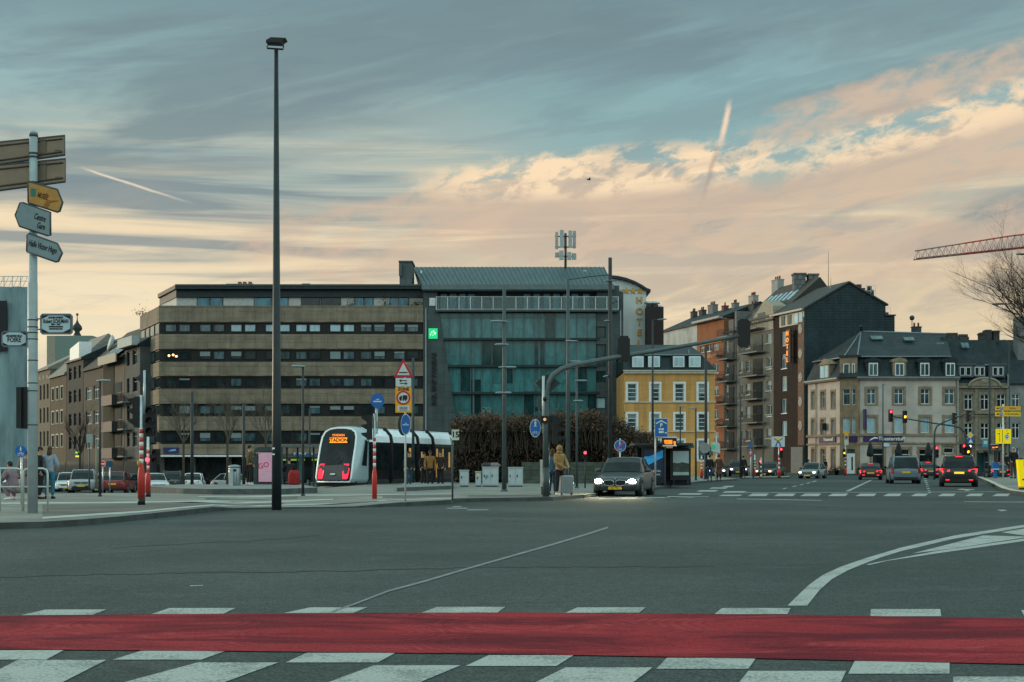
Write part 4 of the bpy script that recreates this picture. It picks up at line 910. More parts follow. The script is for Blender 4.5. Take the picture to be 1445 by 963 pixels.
def hotel_row():
    # dark brown hotel
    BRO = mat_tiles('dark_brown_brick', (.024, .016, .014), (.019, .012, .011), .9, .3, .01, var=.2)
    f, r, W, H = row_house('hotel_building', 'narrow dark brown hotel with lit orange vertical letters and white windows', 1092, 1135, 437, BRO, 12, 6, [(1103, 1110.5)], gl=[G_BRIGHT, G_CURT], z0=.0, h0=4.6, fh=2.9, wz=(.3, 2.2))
    U = f.u_
    mb = MB()
    for k, ch in enumerate('HOTEL'): mb.text(ch, .86, face_m(U(1119.5), -.85, f.z_(1119.5, 471.5+9.3*k)), .04)
    mb.build('lettering', mat('letters_lit', (.8, .3, .05), .4, var=0, emit=(1., .24, .02), es=1.1), r)
    mb = MB(); mb.bx(U(1116.6), U(1122.6), -.75, -.55, f.z_(1119.5, 512), f.z_(1119.5, 465)); mb.bx(U(1119), U(1120), -.56, -.002, f.z_(1119.5, 505), f.z_(1119.5, 504)); mb.bx(U(1119), U(1120), -.56, -.002, f.z_(1119.5, 475), f.z_(1119.5, 474)); mb.build('sign_panel', mat('sign_panel_dark', (.02, .016, .016), .6), r)
    mb = MB(); mb.bx(U(1126.5), W-.02, -.06, -.003, 3.6, H-.9); mb.build('corner_strip', mat('corner_brown', (.12, .075, .055), .8, var=.2), r)
    for k in range(5):
        mb = MB(); mb.disc((U(1130.2), 6.1+k*3.05), .62, -.13, -.062, 14, rx=.5); mb.build('round_light', mat('round_grey', (.22, .22, .20), .6, var=.3), r)
    mb = MB(); mb.bx(-.3, W+.1, -.5, 1.5, H-.1, H+.14); mb.bx(U(1100), W, -.02, .05, H-1.7, H-.12); o = mb.build('top_cornice', mat('cream_stone', (.4,)*3), r)
    for x in (1103, 1112, 1122, 1128): 
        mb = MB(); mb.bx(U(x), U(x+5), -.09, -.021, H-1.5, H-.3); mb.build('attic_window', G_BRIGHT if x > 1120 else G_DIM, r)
    mb = MB(); mb.bx(U(1118), W-.1, -.2, -.004, .1, 3.4); mb.build('entrance_screen', mat('screen_grey', (.09, .11, .115), .6), r)
    # slate-hung end wall facing the viewer
    mb = MB(); Y = 178.8; rx = r.location.x; ry = r.location.y
    poly = [(1135.2, 690), (1135.2, 436), (1146, 430), (1198, 400.5), (1249.5, 430), (1250, 447), (1262.5, 447), (1262.5, 690)]
    gmat = mat_tiles('slate_hung', (.016, .034, .042), (.021, .042, .051), .42, .34, .03, rough=.5, var=.22, bump=.6, mc=(.014, .022, .026))
    body = thing('slate_gable_house', 'tall house whose windowless end wall is hung with dark blue slates', 'building', (PX(1135.2, Y), Y, 0))
    mb.slab([(PX(x, Y)-PX(1135.2, Y), max(0, PZ(y, Y))) for x, y in poly], 0, 9); mb.build('wall', gmat, body)
    e = lambda x, y, yy=Y: (PX(x, yy)-PX(1135.2, Y), yy-Y, PZ(y, yy))
    mb = MB(); ridge = (1198, 399.6); up = Vector((0, 0, .12))
    def rp(a, b):
        A_ = Vector(e(*a)); B_ = Vector(e(*b)); A_.y = B_.y = -.25; back = Vector((-4.6, 15.6, 0)); t = Vector((0, 0, .22))
        mb.add([A_, B_, B_+back, A_+back, A_+t, B_+t, B_+back+t, A_+back+t], [(3,2,1,0),(4,5,6,7),(0,1,5,4),(1,2,6,5),(2,3,7,6),(3,0,4,7)])
    rp((1104+30, 437), ridge); rp(ridge, (1253, 432)); mb.bx(*[e(1248, 447)[0], e(1264, 447)[0]], -.2, 9, e(1250, 446)[2], e(1250, 446)[2]+.15); mb.build('roof', mat('slate_roof', (.033, .040, .041), .6, var=.2, stretch=(1, 1, 6), sc_=2), body)
    mb = MB(); x, _, z = e(1218.5, 413); mb.bx(x-.55, x+.55, 2, 3, z-2, z+.6); mb.bx(x-.7, x+.7, 1.9, 3.1, z+.6, z+.8); mb.bx(x-.3, x+.3, 2.2, 2.8, z+.8, z+1.3); mb.build('chimney', mat('chimney_dark', (.05, .055, .055), .9, var=.3), body)
    mb = MB(); x, _, z = e(1234, 420); mb.bx(x-.45, x+.45, 2, 3, z-2, z+1.2); mb.tube([(x, 2.5, z+1.2), (x, 2.5, z+1.7)], .3, 8); mb.build('chimney', mat('chimney_dark', (.05, .055, .055), .9, var=.3), body)
    mb = MB()
    for q in range(3): mb.bx(x-.6+q*.6-.02, x-.6+q*.6+.02, 1.8, 1.84, z, z+1.7)
    mb.bx(x-.62, x+.62, 1.8, 1.84, z+1.66, z+1.72); mb.bx(x-.62, x+.62, 1.8, 1.84, z+1., z+1.05); mb.build('chimney_cage', STEEL, body)
    mb = MB(); x0 = e(1251, 446)[0]; x1 = e(1261, 446)[0]; z = e(1250, 446)[2]+.15
    railing(mb, x0, x1, 1.5, z, 1.0, .4); mb.build('roof_railing', STEEL, body)
    mb = MB(); x, _, z = e(1181.5, 400); mb.tube([(x, 5, z-1), (x, 5, e(1181.5, 347)[2])], [.05, .02], 5); x2 = e(1185, 400)[0]; mb.tube([(x2, 5, z-1), (x2, 5, e(1185, 385)[2])], [.04, .02], 5); mb.build('aerial', DARKP, body)
    # upper roof with slate-faced chimneys and little gable
    chm = mat_tiles('chimney_slate', (.10, .115, .115), (.13, .145, .145), .7, .7, .05, var=.2, mc=(.05, .06, .06), off=.5)
    mb = MB()
    for x0, x1, yt, yb in ((1121, 1137, 388, 440), (1141.5, 1155, 389, 425)):
        a, b = e(x0, yt, 190), e(x1, yt, 190); zb = e(x0, yb, 190)[2]; q = MB(); q.bx(a[0], b[0], a[1], a[1]+1.6, zb, a[2]); q.bx(a[0]-.1, b[0]+.1, a[1]-.1, a[1]+1.7, a[2], a[2]+.25); q.build('chimney', chm, body)
    q = MB(); pts = [e(1137, 432, 189), e(1137, 400, 189), e(1143, 396, 189), e(1158, 389, 189), e(1176, 405, 189), e(1150, 432, 189)]
    q.slab([(p[0], p[2]) for p in pts], pts[0][1]+2, pts[0][1]+5); q.build('roof_gable', chm, body)
    q = MB(); a = e(1162, 407, 185); b = e(1172, 414, 185); q.bx(a[0], b[0], a[1]-4, a[1]-3.6, b[2]-.3, a[2]-.2)
    for k in range(5): q.bx(a[0]+k*.22, a[0]+k*.22+.12, a[1]-4.06, a[1]-4.0, b[2]-.2, a[2]-.3)
    q.build('roof_louvre', mat('louvre_tan', (.2, .17, .13), .7), body)
    # grey-beige block with mansard, skylights and balconies
    BEI = mat('grey_beige_render', (.10, .105, .094), .85, var=.15, sc_=.5, bump=.1)
    f, r, W, H = row_house('apartment_building', 'grey beige apartment block with black iron balconies and a row of skylights in its roof', 1040, 1091.6, 452, BEI, 12, 6, [(1044, 1048), (1052.5, 1059), (1082, 1089)], z0=0, h0=3.6, fh=3.15, wz=(.8, 2.3))
    U = f.u_
    for k in range(6):
        z = 3.7+k*3.15; balcony(r, U(1054), U(1080), z, 1.3); 
        mb = MB(); mb.bx(U(1063), U(1076), -.08, -.004, z+.1, z+2.3); mb.build('balcony_door', G_SHOP if k % 2 else G_DIM, r)
        mb = MB(); mb.bx(U(1080.5), U(1091), -.1, -.003, z+1.0-.2, z+1.0); mb.build('spandrel', mat('spandrel_pale', (.22, .23, .21), .8), r)
    zt0, zt1 = f.z_(1091, 434), f.z_(1068, 416, 5.5); mb = MB()
    za = H; zb = f.z_(1068, 414, 6.0)
    mb.add([(-.2, -.3, za), (W+.2, -.3, za), (W+1.5, 6.0, zb), (1.0, 6.0, zb), (-.2, 12, za), (W+.2, 12, za)], [(0,1,2,3), (3,2,5,4), (0,3,4), (1,5,2), (0,4,5,1)]); mb.build('roof', mat('roof_brown', (.045, .045, .040), .75, var=.25, stretch=(1, 1, 5)), r)
    dv = Vector((0, 6.3, zb-za)).normalized()
    for k, x in enumerate((1063, 1072, 1081, 1090, 1099.5, 1108)):
        u = 1.4+k*1.45; p = Vector((u+.9, 2.9, za+(zb-za)*.52)); wv = Vector((.36, 0, 0)); n = Vector((0, -dv.z, dv.y))*.08
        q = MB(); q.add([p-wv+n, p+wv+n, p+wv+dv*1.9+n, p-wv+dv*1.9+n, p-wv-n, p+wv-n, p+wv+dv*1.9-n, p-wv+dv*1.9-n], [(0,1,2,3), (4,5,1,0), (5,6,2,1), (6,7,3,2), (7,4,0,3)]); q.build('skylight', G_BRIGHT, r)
    mb = MB(); mb.slab([(W*.35, H-1.2), (W+.05, H-1.2), (W+.05, H+1.9), (W*.78, H+2.9), (W*.45, H+.7)], -.1, 2.0); mb.build('parapet_gable', mat('cream_render', (.26, .24, .19), .85, var=.15), r)
    mb = MB(); mb.bx(W*.6, W*.8, -.13, -.101, H+.1, H+1.3); mb.build('attic_window', G_SHOP, r)
    mb = MB(); mb.bx(-.3, .25, -.2, 6, H-.5, H+2.3); mb.build('party_wall', mat('chimney_render', (.13, .14, .14), .9), r)
    chimney(r, .5, 6, zb-1.2, 1.8, 1.0, 2.2, mat('chimney_pale', (.24, .25, .24), .9), 3)
    chimney(r, W*.55, 6.2, zb-.3, .5, .5, .9, None, 1)
    # dark grey block with stacked balconies
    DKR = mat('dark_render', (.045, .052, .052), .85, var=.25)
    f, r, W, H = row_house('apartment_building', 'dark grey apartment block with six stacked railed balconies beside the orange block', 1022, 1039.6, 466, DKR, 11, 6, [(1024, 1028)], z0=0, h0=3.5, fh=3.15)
    for k in range(6): balcony(r, f.u_(1023), f.u_(1038), 3.4+k*3.15, 1.3); q = MB(); q.bx(f.u_(1029), f.u_(1036), -.08, -.004, 3.5+k*3.15, 5.7+k*3.15); q.build('balcony_door', G_DIM, r)
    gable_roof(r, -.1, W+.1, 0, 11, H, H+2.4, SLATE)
    chimney(r, W*.3, 4, H+1.3, 1.8, .9, 2.6, mat('chimney_dark', (.05,)*3), 2)
    # orange block
    ORW = mat('orange_render', (.20, .078, .036), .85, var=.15, sc_=.5)
    f, r, W, H = row_house('apartment_building', 'orange rendered block with dark window bands and a shallow dark roof', 984, 1021.6, 449.5, ORW, 11, 6, [(988, 994), (996, 1004), (1006, 1014)], z0=0, h0=3.2, fh=3.3, wz=(1.2, 2.6), gl=[G_DIM, G_SHOP, G_CURT])
    mb = MB(); mb.bx(0, W, -.7, .5, H, H+.2); mb.bx(-.1, W+.1, -.9, -.701, H+.05, H+.35); mb.build('roof_edge', mat('edge_pale', (.3, .3, .28), .7), r)
    for k in range(5): balcony(r, f.u_(1012), f.u_(1020.5), 3.6+k*3.3, 1.1, solid=False)
    mb = MB(); mb.slab([(f.u_(988), H-3.3), (f.u_(1020), H-3.3), (f.u_(1020), H-3.0), (f.u_(988), H-3.0)], -.15, -.003)
    for k in range(1, 5): mb.bx(0.1, W-.1, -.08, -.004, 3.2+k*3.3+.2, 3.2+k*3.3+.75)
    mb.build('spandrel', mat('spandrel_orange', (.33, .13, .05), .8), r)
    gable_roof(r, -.1, W+.1, .3, 11, H+.3, H+2.6, SLATE, .5)
    chimney(r, W*.15, 5.5, H+1.6, 1.0, .8, 1.5, None, 2); chimney(r, W*.8, 5.5, H+1.8, 1.4, .9, 1.7, mat('chimney_pale', (.24,)*3), 3)
    # white low piece
    WHI = mat('offwhite_render', (.30, .32, .31), .85, var=.25, sc_=.4)
    f, r, W, H = row_house('white_house', 'off-white house with patched blank upper wall behind the yellow townhouse roof', 932, 983.6, 457, WHI, 11, 5, [(962, 966), (974, 979)], z0=0, h0=3.2, fh=3.2)
    gable_roof(r, -.1, W+.1, 0, 11, H, H+2.5, SLATE)
    chimney(r, W*.12, 5, H+1.2, 1.0, .8, 1.9, mat('chimney_dark', (.05,)*3), 2); chimney(r, W*.35, 5, H+1.5, 1.2, .8, 1.5, mat('chimney_dark', (.05,)*3), 2); chimney(r, W*.62, 5, H+1.4, 1.8, .9, 2.0, None, 3); chimney(r, W*.93, 5, H+1.6, .8, .8, 1.2, mat('chimney_red', (.12, .05, .04), .9), 1)
hotel_row()
# ------------------------------------------------------------------ corner building with the purple sign band
def corner_building():
    PLA = mat('pinkish_plaster', (.36, .335, .305), .85, var=.14, sc_=.6, bump=.1)
    SST = mat('sandstone', (.20, .155, .105), .85, var=.22, sc_=1.2, bump=.2)
    MAN = mat_tiles('mansard_slate', (.017, .029, .034), (.024, .037, .042), .3, .22, .015, rough=.55, var=.25, bump=.5)
    Y = 165.; A = (PX(1210, Y), Y); B = (PX(1352, Y), Y)
    f = Fr(A, B, .02); W = f.W; zz = lambda py: f.z_(1280, py); U = f.u_
    r = f.root('corner_building', 'pale corner house with dark mansard roof and a purple sign band above the ground floor')
    H = zz(534)
    # the left wing and the chamfered bay, in the same local frame
    P0 = Vector((PX(1210, Y)-A[0], 0)); P1 = Vector((PX(1185, 166.2)-A[0], 1.2)); L0 = Vector((36.3-A[0], 9.4))
    c_w = [(1222+1.5, 1236), (1262, 1274+1), (1299, 1312), (1333, 1347)]
    rows = [(549, 570.5), (589, 611.5)]
    gw = [(1231, 1244+3, 633, 664), (1262, 1284, 634, 662), (1297, 1312+6, 634, 662), (1332, 1346, 629.5, 640)]
    door = (U(1199+12), U(1210+0), 0, 1)
    holes = [(U(a), U(b), zz(yb), zz(yt)) for yt, yb in rows for a, b in c_w]+[(U(a), U(b), zz(yb), zz(yt)) for a, b, yt, yb in gw]
    mb = MB(); holes_wall(mb, 0, W, 0, H, holes, 0, .28)
    # left wing plane
    lw = Fr(tuple(L0), tuple(P1), 0); LW = (P1-L0).length
    M = Matrix.Translation((L0.x, L0.y, 0)) @ Matrix.Rotation(lw.rz, 4, 'Z')
    fw = Fr((f.A.x+L0.x, f.A.y+L0.y), (f.A.x+P1.x, f.A.y+P1.y), .02)
    lh = []
    for a, b in ((1145.5, 1149.5), (1158.5, 1164), (1173.5, 1178)):
        for yt, yb in ((552, 575), (591.5, 613.5), (633, 660)): lh.append((fw.u_(a), fw.u_(b), fw.z_((a+b)/2, yb+1.5), fw.z_((a+b)/2, yt+1.)))
    m2 = MB(M); holes_wall(m2, 0, LW, 0, H, lh, 0, .28); mb.add(m2.v, m2.f)
    # bay
    Mb = Matrix.Translation((P1.x, P1.y, 0)) @ Matrix.Rotation(math.atan2(P0.y-P1.y, P0.x-P1.x), 4, 'Z'); BW = (P0-P1).length
    bh = [(.35, 1.2, zz(571.5), zz(549)), (1.45, BW-.25, zz(571.5), zz(549)), (.35, 1.2, zz(611.5), zz(589.5)), (1.45, BW-.25, zz(611.5), zz(589.5))]
    mb.add([(W, 0, 0), (W, 12, 0), (W, 12, H), (W, 0, H), (L0.x, L0.y, 0), (L0.x+2, 14, 0), (L0.x+2, 14, H), (L0.x, L0.y, H)], [(0, 1, 2, 3), (5, 4, 7, 6), (5, 6, 2, 1)])
    mb.build('wall', PLA, r)
    m3 = MB(Mb); dh = (BW*.38, BW*.86, 0.05, 2.95)
    holes_wall(m3, 0, BW, 0, zz(470+34), bh+[dh], 0, .25); bay = m3.build('corner_bay', SST, r)
    for k, h in enumerate(holes):
        upper = k < 8
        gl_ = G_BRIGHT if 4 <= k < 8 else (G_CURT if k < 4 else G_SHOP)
        window(r, h, gl_, WFR, 0, .28, .08, cols=2 if k < 4 else 1, rows=(.68,) if k < 4 else ((.72,) if k >= 8 else ()), surround=SST, sw=.28)
    for k, h in enumerate(lh):
        u, y_ = 0, 0; o = window(r, h, G_SHOP if k % 3 == 2 else (G_BRIGHT if k % 3 == 1 else G_CURT), WFR, 0, .28, .07, rows=(.7,), surround=SST, sw=.25)
        o.matrix_local = M
    for k, h in enumerate(bh):
        o = window(r, h, G_BRIGHT if k > 1 else G_CURT, WFR, 0, .25, .07, rows=(.7,)); o.matrix_local = Mb
    mb = MB(Mb); a, b, c, d = dh; mb.bx(a, b, .1, .16, c, d-.5); o = mb.build('door', WHITE, r); mb = MB(Mb); mb.bx(a+(b-a)*.55, a+(b-a)*.72, .07, .099, .5, d-.9); mb.build('door_glass', G_SHOP, o); mb = MB(Mb); mb.bx(a, b, .12, .15, d-.48, d); mb.build('fanlight', G_CURT, o)
    # sandstone quoins/pilasters on the front, ledges
    mb = MB()
    for x0, x1 in ((1210, 1213.5), (1341+8, 1352)): mb.bx(U(x0), U(x1), -.08, -.003, 0, H)
    for py, d_, t_ in ((534.5, .35, 1.8), (614, .22, 1.6), (626, .18, 1.2)): mb.bx(-.1, W+.1, -d_, -.004, zz(py+t_), zz(py-t_)); 
    mb.build('stone_ledge', SST, r)
    mb = MB(M)
    for py, d_, t_ in ((534.5, .35, 1.8), (614, .22, 1.6), (626, .18, 1.2)): mb.bx(-.1, LW+.05, -d_, -.004, zz(py+t_), zz(py-t_))
    mb.build('stone_ledge', SST, r)
    mb = MB(); mb.bx(-.15, W+.15, -.5, -.2, H-.02, H+.16); mb.build('gutter', mat('gutter', (.12, .17, .19), .4, .5), r)
    mb = MB(M); mb.bx(-.15, LW+.1, -.5, -.2, H-.02, H+.16); mb.build('gutter', mat('gutter', (.12,)*3), r)
    # sign band
    PUR = mat('sign_purple_band', (.030, .022, .085), .5, var=.08)
    def band(x0, x1, txt, tx, mtx=None):
        mb = MB(); mb.bx(U(x0), U(x1), -.13, -.006, zz(624), zz(615.6)); o = mb.build('shop_sign', PUR, r)
        mb = MB(); mb.text(txt, .62, face_m(U(tx), -.155, zz(619.6)), .012, bold=.008); mb.build('lettering', WHITE, o)
        return o
    o = band(1218, 1275, 'Theaterstuff', 1257.5)
    mb = MB(); cx, cz = U(1232), zz(619.8)
    mb.slab([(cx-.5, cz-.22), (cx-.25, cz+.05), (cx+.15, cz+.22), (cx+.5, cz+.15), (cx+.55, cz+.02), (cx+.1, cz+.05), (cx-.2, cz-.1)], -.155, -.132); mb.build('sign_emblem', WHITE, o)
    mb = MB(M); a, b = fw.u_(1156.5), fw.u_(1180); z = zz(619.8); mb.bx(a, b, -.13, -.006, z-.36, z+.36); o = mb.build('shop_sign', PUR, r)
    mb = MB(M); mb.text('Theaterstuff', .5, face_m((a+b)/2+.4, -.155, z), .012, bold=.008); mb.build('lettering', WHITE, o)
    mb = MB(Mb); mb.bx(BW*.42, BW-.03, -.1, -.006, z-.36, z+.36); mb.build('shop_sign', PUR, r)
    mb = MB(); mb.bx(U(1218), U(1220.6), -.75, -.1, zz(606.5), zz(578)); o = mb.build('hanging_sign', PUR, r)
    # mansard, dormers, hip roof
    z1 = f.z_(1260, 505, .9); z2 = f.z_(1245, 466.5, 6.)
    q0 = P0; fl = .9
    ring0 = [Vector((L0.x, L0.y)), Vector((P1.x, P1.y)), Vector((P0.x, P0.y)), Vector((W, 0)), Vector((W, 13)), Vector((L0.x+2, 14))]
    cen = Vector((W*.5, 7))
    off = [Vector((-.3, -.1)), Vector((-.3, -.3)), Vector((-.1, -.4)), Vector((.3, -.3)), Vector((.3, .3)), Vector((-.3, .3))]
    r0 = [Vector((p.x+o_.x, p.y+o_.y, H+.1)) for p, o_ in zip(ring0, off)]
    r1 = [Vector((p.x-o_.x*3, p.y-o_.y*3, z1)) for p, o_ in zip(ring0, off)]
    r1b = [Vector((p.x-o_.x*2, p.y-o_.y*2, z1+.1)) for p, o_ in zip(ring0, off)]
    ax, bx_ = f.u_(1215, 7.5), f.u_(1300, 7.5)
    mb = MB(); mb.loft([r0, r1], True, False)
    apexL = Vector((ax, 7.5, z2)); apexR = Vector((f.u_(1335, 7.5), 7.5, z2-.3))
    b_ = len(mb.v); mb.add(r1b+[apexL, apexR], [(0, 1, 6), (1, 2, 6), (2, 3, 7, 6), (3, 4, 7), (4, 5, 6, 7), (5, 0, 6)])
    mb.build('roof', MAN, r)
    mb = MB()
    for p in (r1b[1], r1b[2]): mb.tube([p+Vector((0,0,.03)), apexL+Vector((0,0,.03))], .09, 5)
    mb.tube([apexL, apexR], .12, 5); mb.tube([r1b[0], r1b[1], r1b[2], r1b[3]], .09, 5); mb.build('roof_flashing', mat('flashing', (.14,)*3), r)
    for x in (1231.5, 1268.5, 1304, 1340):
        a, b = U(x-6.5), U(x+6.5); zb, zt = zz(531), zz(512)
        mb = MB(); mb.bx(a-.25, b+.25, -.25, 1.6, zb-.1, zt+.05); mb.slab([(a-.4, zt+.05), (b+.4, zt+.05), (b+.2, zt+.4), ((a+b)/2, zt+.6), (a-.2, zt+.4)], -.35, 1.8)
        d = mb.build('dormer', SST if x in (1268.5,) else MAN, r)
        mb = MB(); mb.bx(a, b, -.3, -.251, zb, zt-.05); mb.build('frame', WFR, d)
        mb = MB(); m_ = (a+b)/2; mb.bx(a+.12, m_-.06, -.33, -.301, zb+.12, zt-.2); mb.bx(m_+.06, b-.12, -.33, -.301, zb+.12, zt-.2); mb.build('pane', G_CURT, d)
    mb = MB(M); a, b = fw.u_(1160), fw.u_(1171); mb.bx(a-.2, b+.2, -.2, 1.5, zz(531), zz(511)); mb.slab([(a-.4, zz(511)), (b+.4, zz(511)), ((a+b)/2, zz(511)+.7)], -.3, 1.6); d = mb.build('dormer', SST, r)
    mb = MB(M); mb.bx(a, (a+b)/2-.05, -.23, -.201, zz(530), zz(513)); mb.bx((a+b)/2+.05, b, -.23, -.201, zz(530), zz(513)); mb.build('pane', G_BRIGHT, d)
    # bay attic windows and cap
    mb = MB(Mb); mb.bx(-.1, BW+.1, -.1, 1.6, zz(504)+.002, zz(501)); mb.build('bay_cap', MAN, r)
    for a_, b_ in ((.45, 1.2), (1.5, BW-.3)):
        mb = MB(Mb); mb.bx(a_, b_, -.05, -.004, zz(531), zz(513)); o = mb.build('window', WFR, r); mb = MB(Mb); mb.bx(a_+.1, b_-.1, -.07, -.051, zz(530), zz(514)); mb.build('pane', G_CURT, o)
    for x, y_, s_ in ((1254, 480, .7), (1300, 482, .6)):
        t = (505-y_)/(505-466.5); p = Vector((U(x), .9+6.4*t, z1+(z2-z1)*t+.1)); mb = MB(); dvec = Vector((0, 6.4, z2-z1)).normalized(); w_ = Vector((s_, 0, 0)); n = Vector((0, -dvec.z, dvec.y))*.08
        mb.add([p-w_+n, p+w_+n, p+w_+dvec*.9+n, p-w_+dvec*.9+n, p-w_-n, p+w_-n, p+w_+dvec*.9-n, p-w_+dvec*.9-n], [(0,1,2,3), (4,5,1,0), (5,6,2,1), (6,7,3,2), (7,4,0,3)]); mb.build('skylight', G_CURT, r)
    mb = MB(); mb.lathe([(.18, 0), (.18, .5), (.3, .55), (.1, .8)], (apexL.x, 7.5, z2), 8); mb.build('finial', MAN, r)
    chimney(r, f.u_(1293, 9), 9, z2-1.0, 1.0, .9, 1.6, mat('chimney_dark', (.05,)*3), 2)
    mb = MB(); x = f.u_(1287, 9); mb.tube([(x, 9, z2-.5), (x, 9, z2+1.6)], .05, 5); mb.ball((x, 9, z2+1.8), .32, 10, 6); mb.build('roof_finial', DARKP, r)
    mb = MB(M); u = fw.u_(1152.5); mb.tube([(u, -.12, 0), (u, -.12, H)], .07, 6); mb.build('downpipe', mat('pipe_grey', (.2,)*3), r)
    mb = MB(M); u = fw.u_(1165); mb.bx(u-.35, u+.35, -.6, -.1, zz(606), zz(596)); mb.build('hanging_sign', INK, r)
    mb = MB(); mb.disc((U(1250), zz(628.2)), .22, -.24, -.19, 14, rx=.42); mb.build('street_plate', mat('plate_blue', (.4, .5, .6), .5), r)
    mb = MB(); mb.bx(U(1351)-.05, U(1351)+.09, -.18, -.09, 0, H); mb.build('downpipe', mat('pipe_grey', (.2,)*3), r)
corner_building()

# ------------------------------------------------------------------ classical stone house, grey neighbour
def classical():
    Y = 165.4; f = Fr((PX(1352.6, Y), Y), (PX(1423, Y), Y), .02); W = f.W; zz = lambda py: f.z_(1388, py); U = f.u_
    ST = mat_tiles('weathered_stone', (.185, .165, .125), (.160, .142, .108), .9, .38, .012, var=.24, bump=.35)
    ST2 = mat('carved_stone', (.17, .15, .115), .85, var=.25, sc_=2)
    r = f.root('stone_house', 'classical weathered stone townhouse with curved pediment and slate mansard')
    H = zz(541); cs = [(1361, 1373), (1384, 1396), (1407, 1419)]
    holes = [(U(a), U(b), zz(yb), zz(yt)) for yt, yb in ((556.5, 578.5), (597, 619.5)) for a, b in cs]+[(U(1376), U(1381), .0, zz(638)), (U(1388), U(1398), 0, zz(638)), (U(1402), U(1412), 0, zz(637))]
    mb = MB(); holes_wall(mb, 0, W, 0, H, holes, 0, .3); shell(mb, 0, W, 0, 12, 0, H); mb.build('wall', ST, r)
    for i, h in enumerate(holes): window(r, h, G_SHOP if i % 3 else G_DIM, WFR if i < 6 else ALU, 0, .3, .09, cols=2 if i < 6 else 1, rows=(.68,) if i < 6 else (), surround=ST2 if i < 6 else None, sw=.22)
    mb = MB()
    cx, cz = U(1388), zz(546); R_ = U(1409)-cx
    mb.slab([(cx+R_*math.cos(PI*k/14), cz+R_*.52*math.sin(PI*k/14)) for k in range(15)], -.35, .2)
    o = mb.build('pediment', ST2, r); mb = MB(); mb.tube([(cx+(R_+.1)*math.cos(PI*k/18), -.38, cz+(R_+.1)*.54*math.sin(PI*k/18)) for k in range(19)], .14, 6); mb.ball((cx, -.35, cz+.7), (.5, .12, .4), 10, 6); mb.build('moulding', mat('moulding_stone', (.23, .205, .16), .8), o)
    mb = MB(); mb.bx(-.1, W+.1, -.35, -.004, zz(548), zz(545.2))
    for py in (587.5, 626.5): mb.bx(-.05, W+.05, -.15, -.004, zz(py+.8), zz(py-.8))
    for x in (1353.5, 1377.5, 1400.5, 1421): mb.bx(U(x)-.16, U(x)+.16, -.08, -.003, 0, zz(548))
    mb.build('stone_ledge', ST2, r)
    mb = MB(); cx2 = U(1390); mb.slab([(cx2+1.3*math.cos(PI*k/10), zz(584.5)+.5*math.sin(PI*k/10)) for k in range(11)], -.3, -.003); mb.build('window_hood', ST2, r)
    mb = MB()
    for a, b in ((1360, 1374), (1405, 1420)): railing(mb, U(a), U(b), -.5, zz(627), .9, .16); mb.bx(U(a), U(b), -.55, -.004, zz(627.6), zz(626.8))
    mb.build('balcony_railing', BLK, r)
    MANS = MATS['mansard_slate']
    z1 = f.z_(1388, 498, 3.); z2 = f.z_(1388, 480, 5.)
    xl, xr = f.u_(1336, 4), W+.1
    mb = MB(); mb.add([(-.1, .3, H), (W+.1, .3, H), (W+.1, 2.2, f.z_(1388, 517, 2.2)), (-.1, 2.2, f.z_(1388, 517, 2.2)), (-.6, 5, z2), (W+.1, 5, z2), (W+.1, 12, H), (-.6, 12, H), (-1.2, 2.2, H)], [(0,1,2,3), (3,2,5,4), (4,5,6,7), (0,3,4,7), (1,6,5,2)]); mb.build('roof', MANS, r)
    d_ = MB(); a, b = U(1352.8), U(1376); d_.bx(a, b, .35, 2.6, zz(532.5), zz(515)); d_.bx(a-.2, b+.2, .2, 2.8, zz(515), zz(513)); d = d_.build('dormer', mat('dormer_lead', (.06, .08, .09), .5, .2), r)
    d_ = MB(); a, b = U(1377.5), U(1392); d_.bx(a, b, .36, 2.6, zz(532.5), zz(515.2)); d_.build('dormer', mat("dormer_lead", (.06, .08, .09)), r)
    d_ = MB(); a, b = U(1399), U(1420); d_.bx(a, b, .35, 2.6, zz(532.5), zz(515)); d_.bx(a-.2, b+.2, .2, 2.8, zz(515), zz(513)); d_.build('dormer', mat("dormer_lead", (.06, .08, .09)), r)
    for a, b in ((1355.5, 1363), (1364, 1371.5), (1376.5, 1383), (1384, 1390.5), (1402, 1409), (1410, 1417)):
        m_ = MB(); m_.bx(U(a), U(b), .27, .345, zz(530), zz(518)); o = m_.build('window', WFR, r); m_ = MB(); m_.bx(U(a)+.09, U(b)-.09, .24, .269, zz(529.2), zz(518.8)); m_.build('pane', G_DIM, o)
    for x in (1342, 1377):
        t = .75; m_ = MB(); u = U(x); za, ya = f.z_(x, 491, 3.6), 3.6; m_.add([(u-.45, ya, za), (u+.45, ya, za), (u+.45, ya+.6, za+.65), (u-.45, ya+.6, za+.65)], [(0,1,2,3)]); m_.build('skylight', G_CURT, r)
    for x0, x1, yt, m_ in ((1327, 1332, 476, None), (1335.5, 1352, 474, 'r'), (1353, 1366, 476, 'r'), (1382, 1389, 470, None), (1389.5, 1398, 466, None), (1401, 1409, 467, None)):
        a, b = f.u_(x0, 6), f.u_(x1, 6); zt = f.z_((x0+x1)/2, yt, 6); k = MB(); k.bx(a, b, 5.6, 6.6, z2-1.5, zt)
        if m_:
            for q in range(7): k.lathe([(.12, 0), (.1, .35)], (a+(b-a)*(q+.5)/7, 6.1, zt), 6)
        else: k.bx(a-.08, b+.08, 5.5, 6.7, zt-.25, zt-.1)
        k.build('chimney', mat('chimney_dark', (.05,)*3), r)
    k = MB(); k.bx(U(1423)-.15, U(1423)-.02, -.2, -.09, 0, H+1); k.build('downpipe', mat('pipe_grey', (.2,)*3), r)
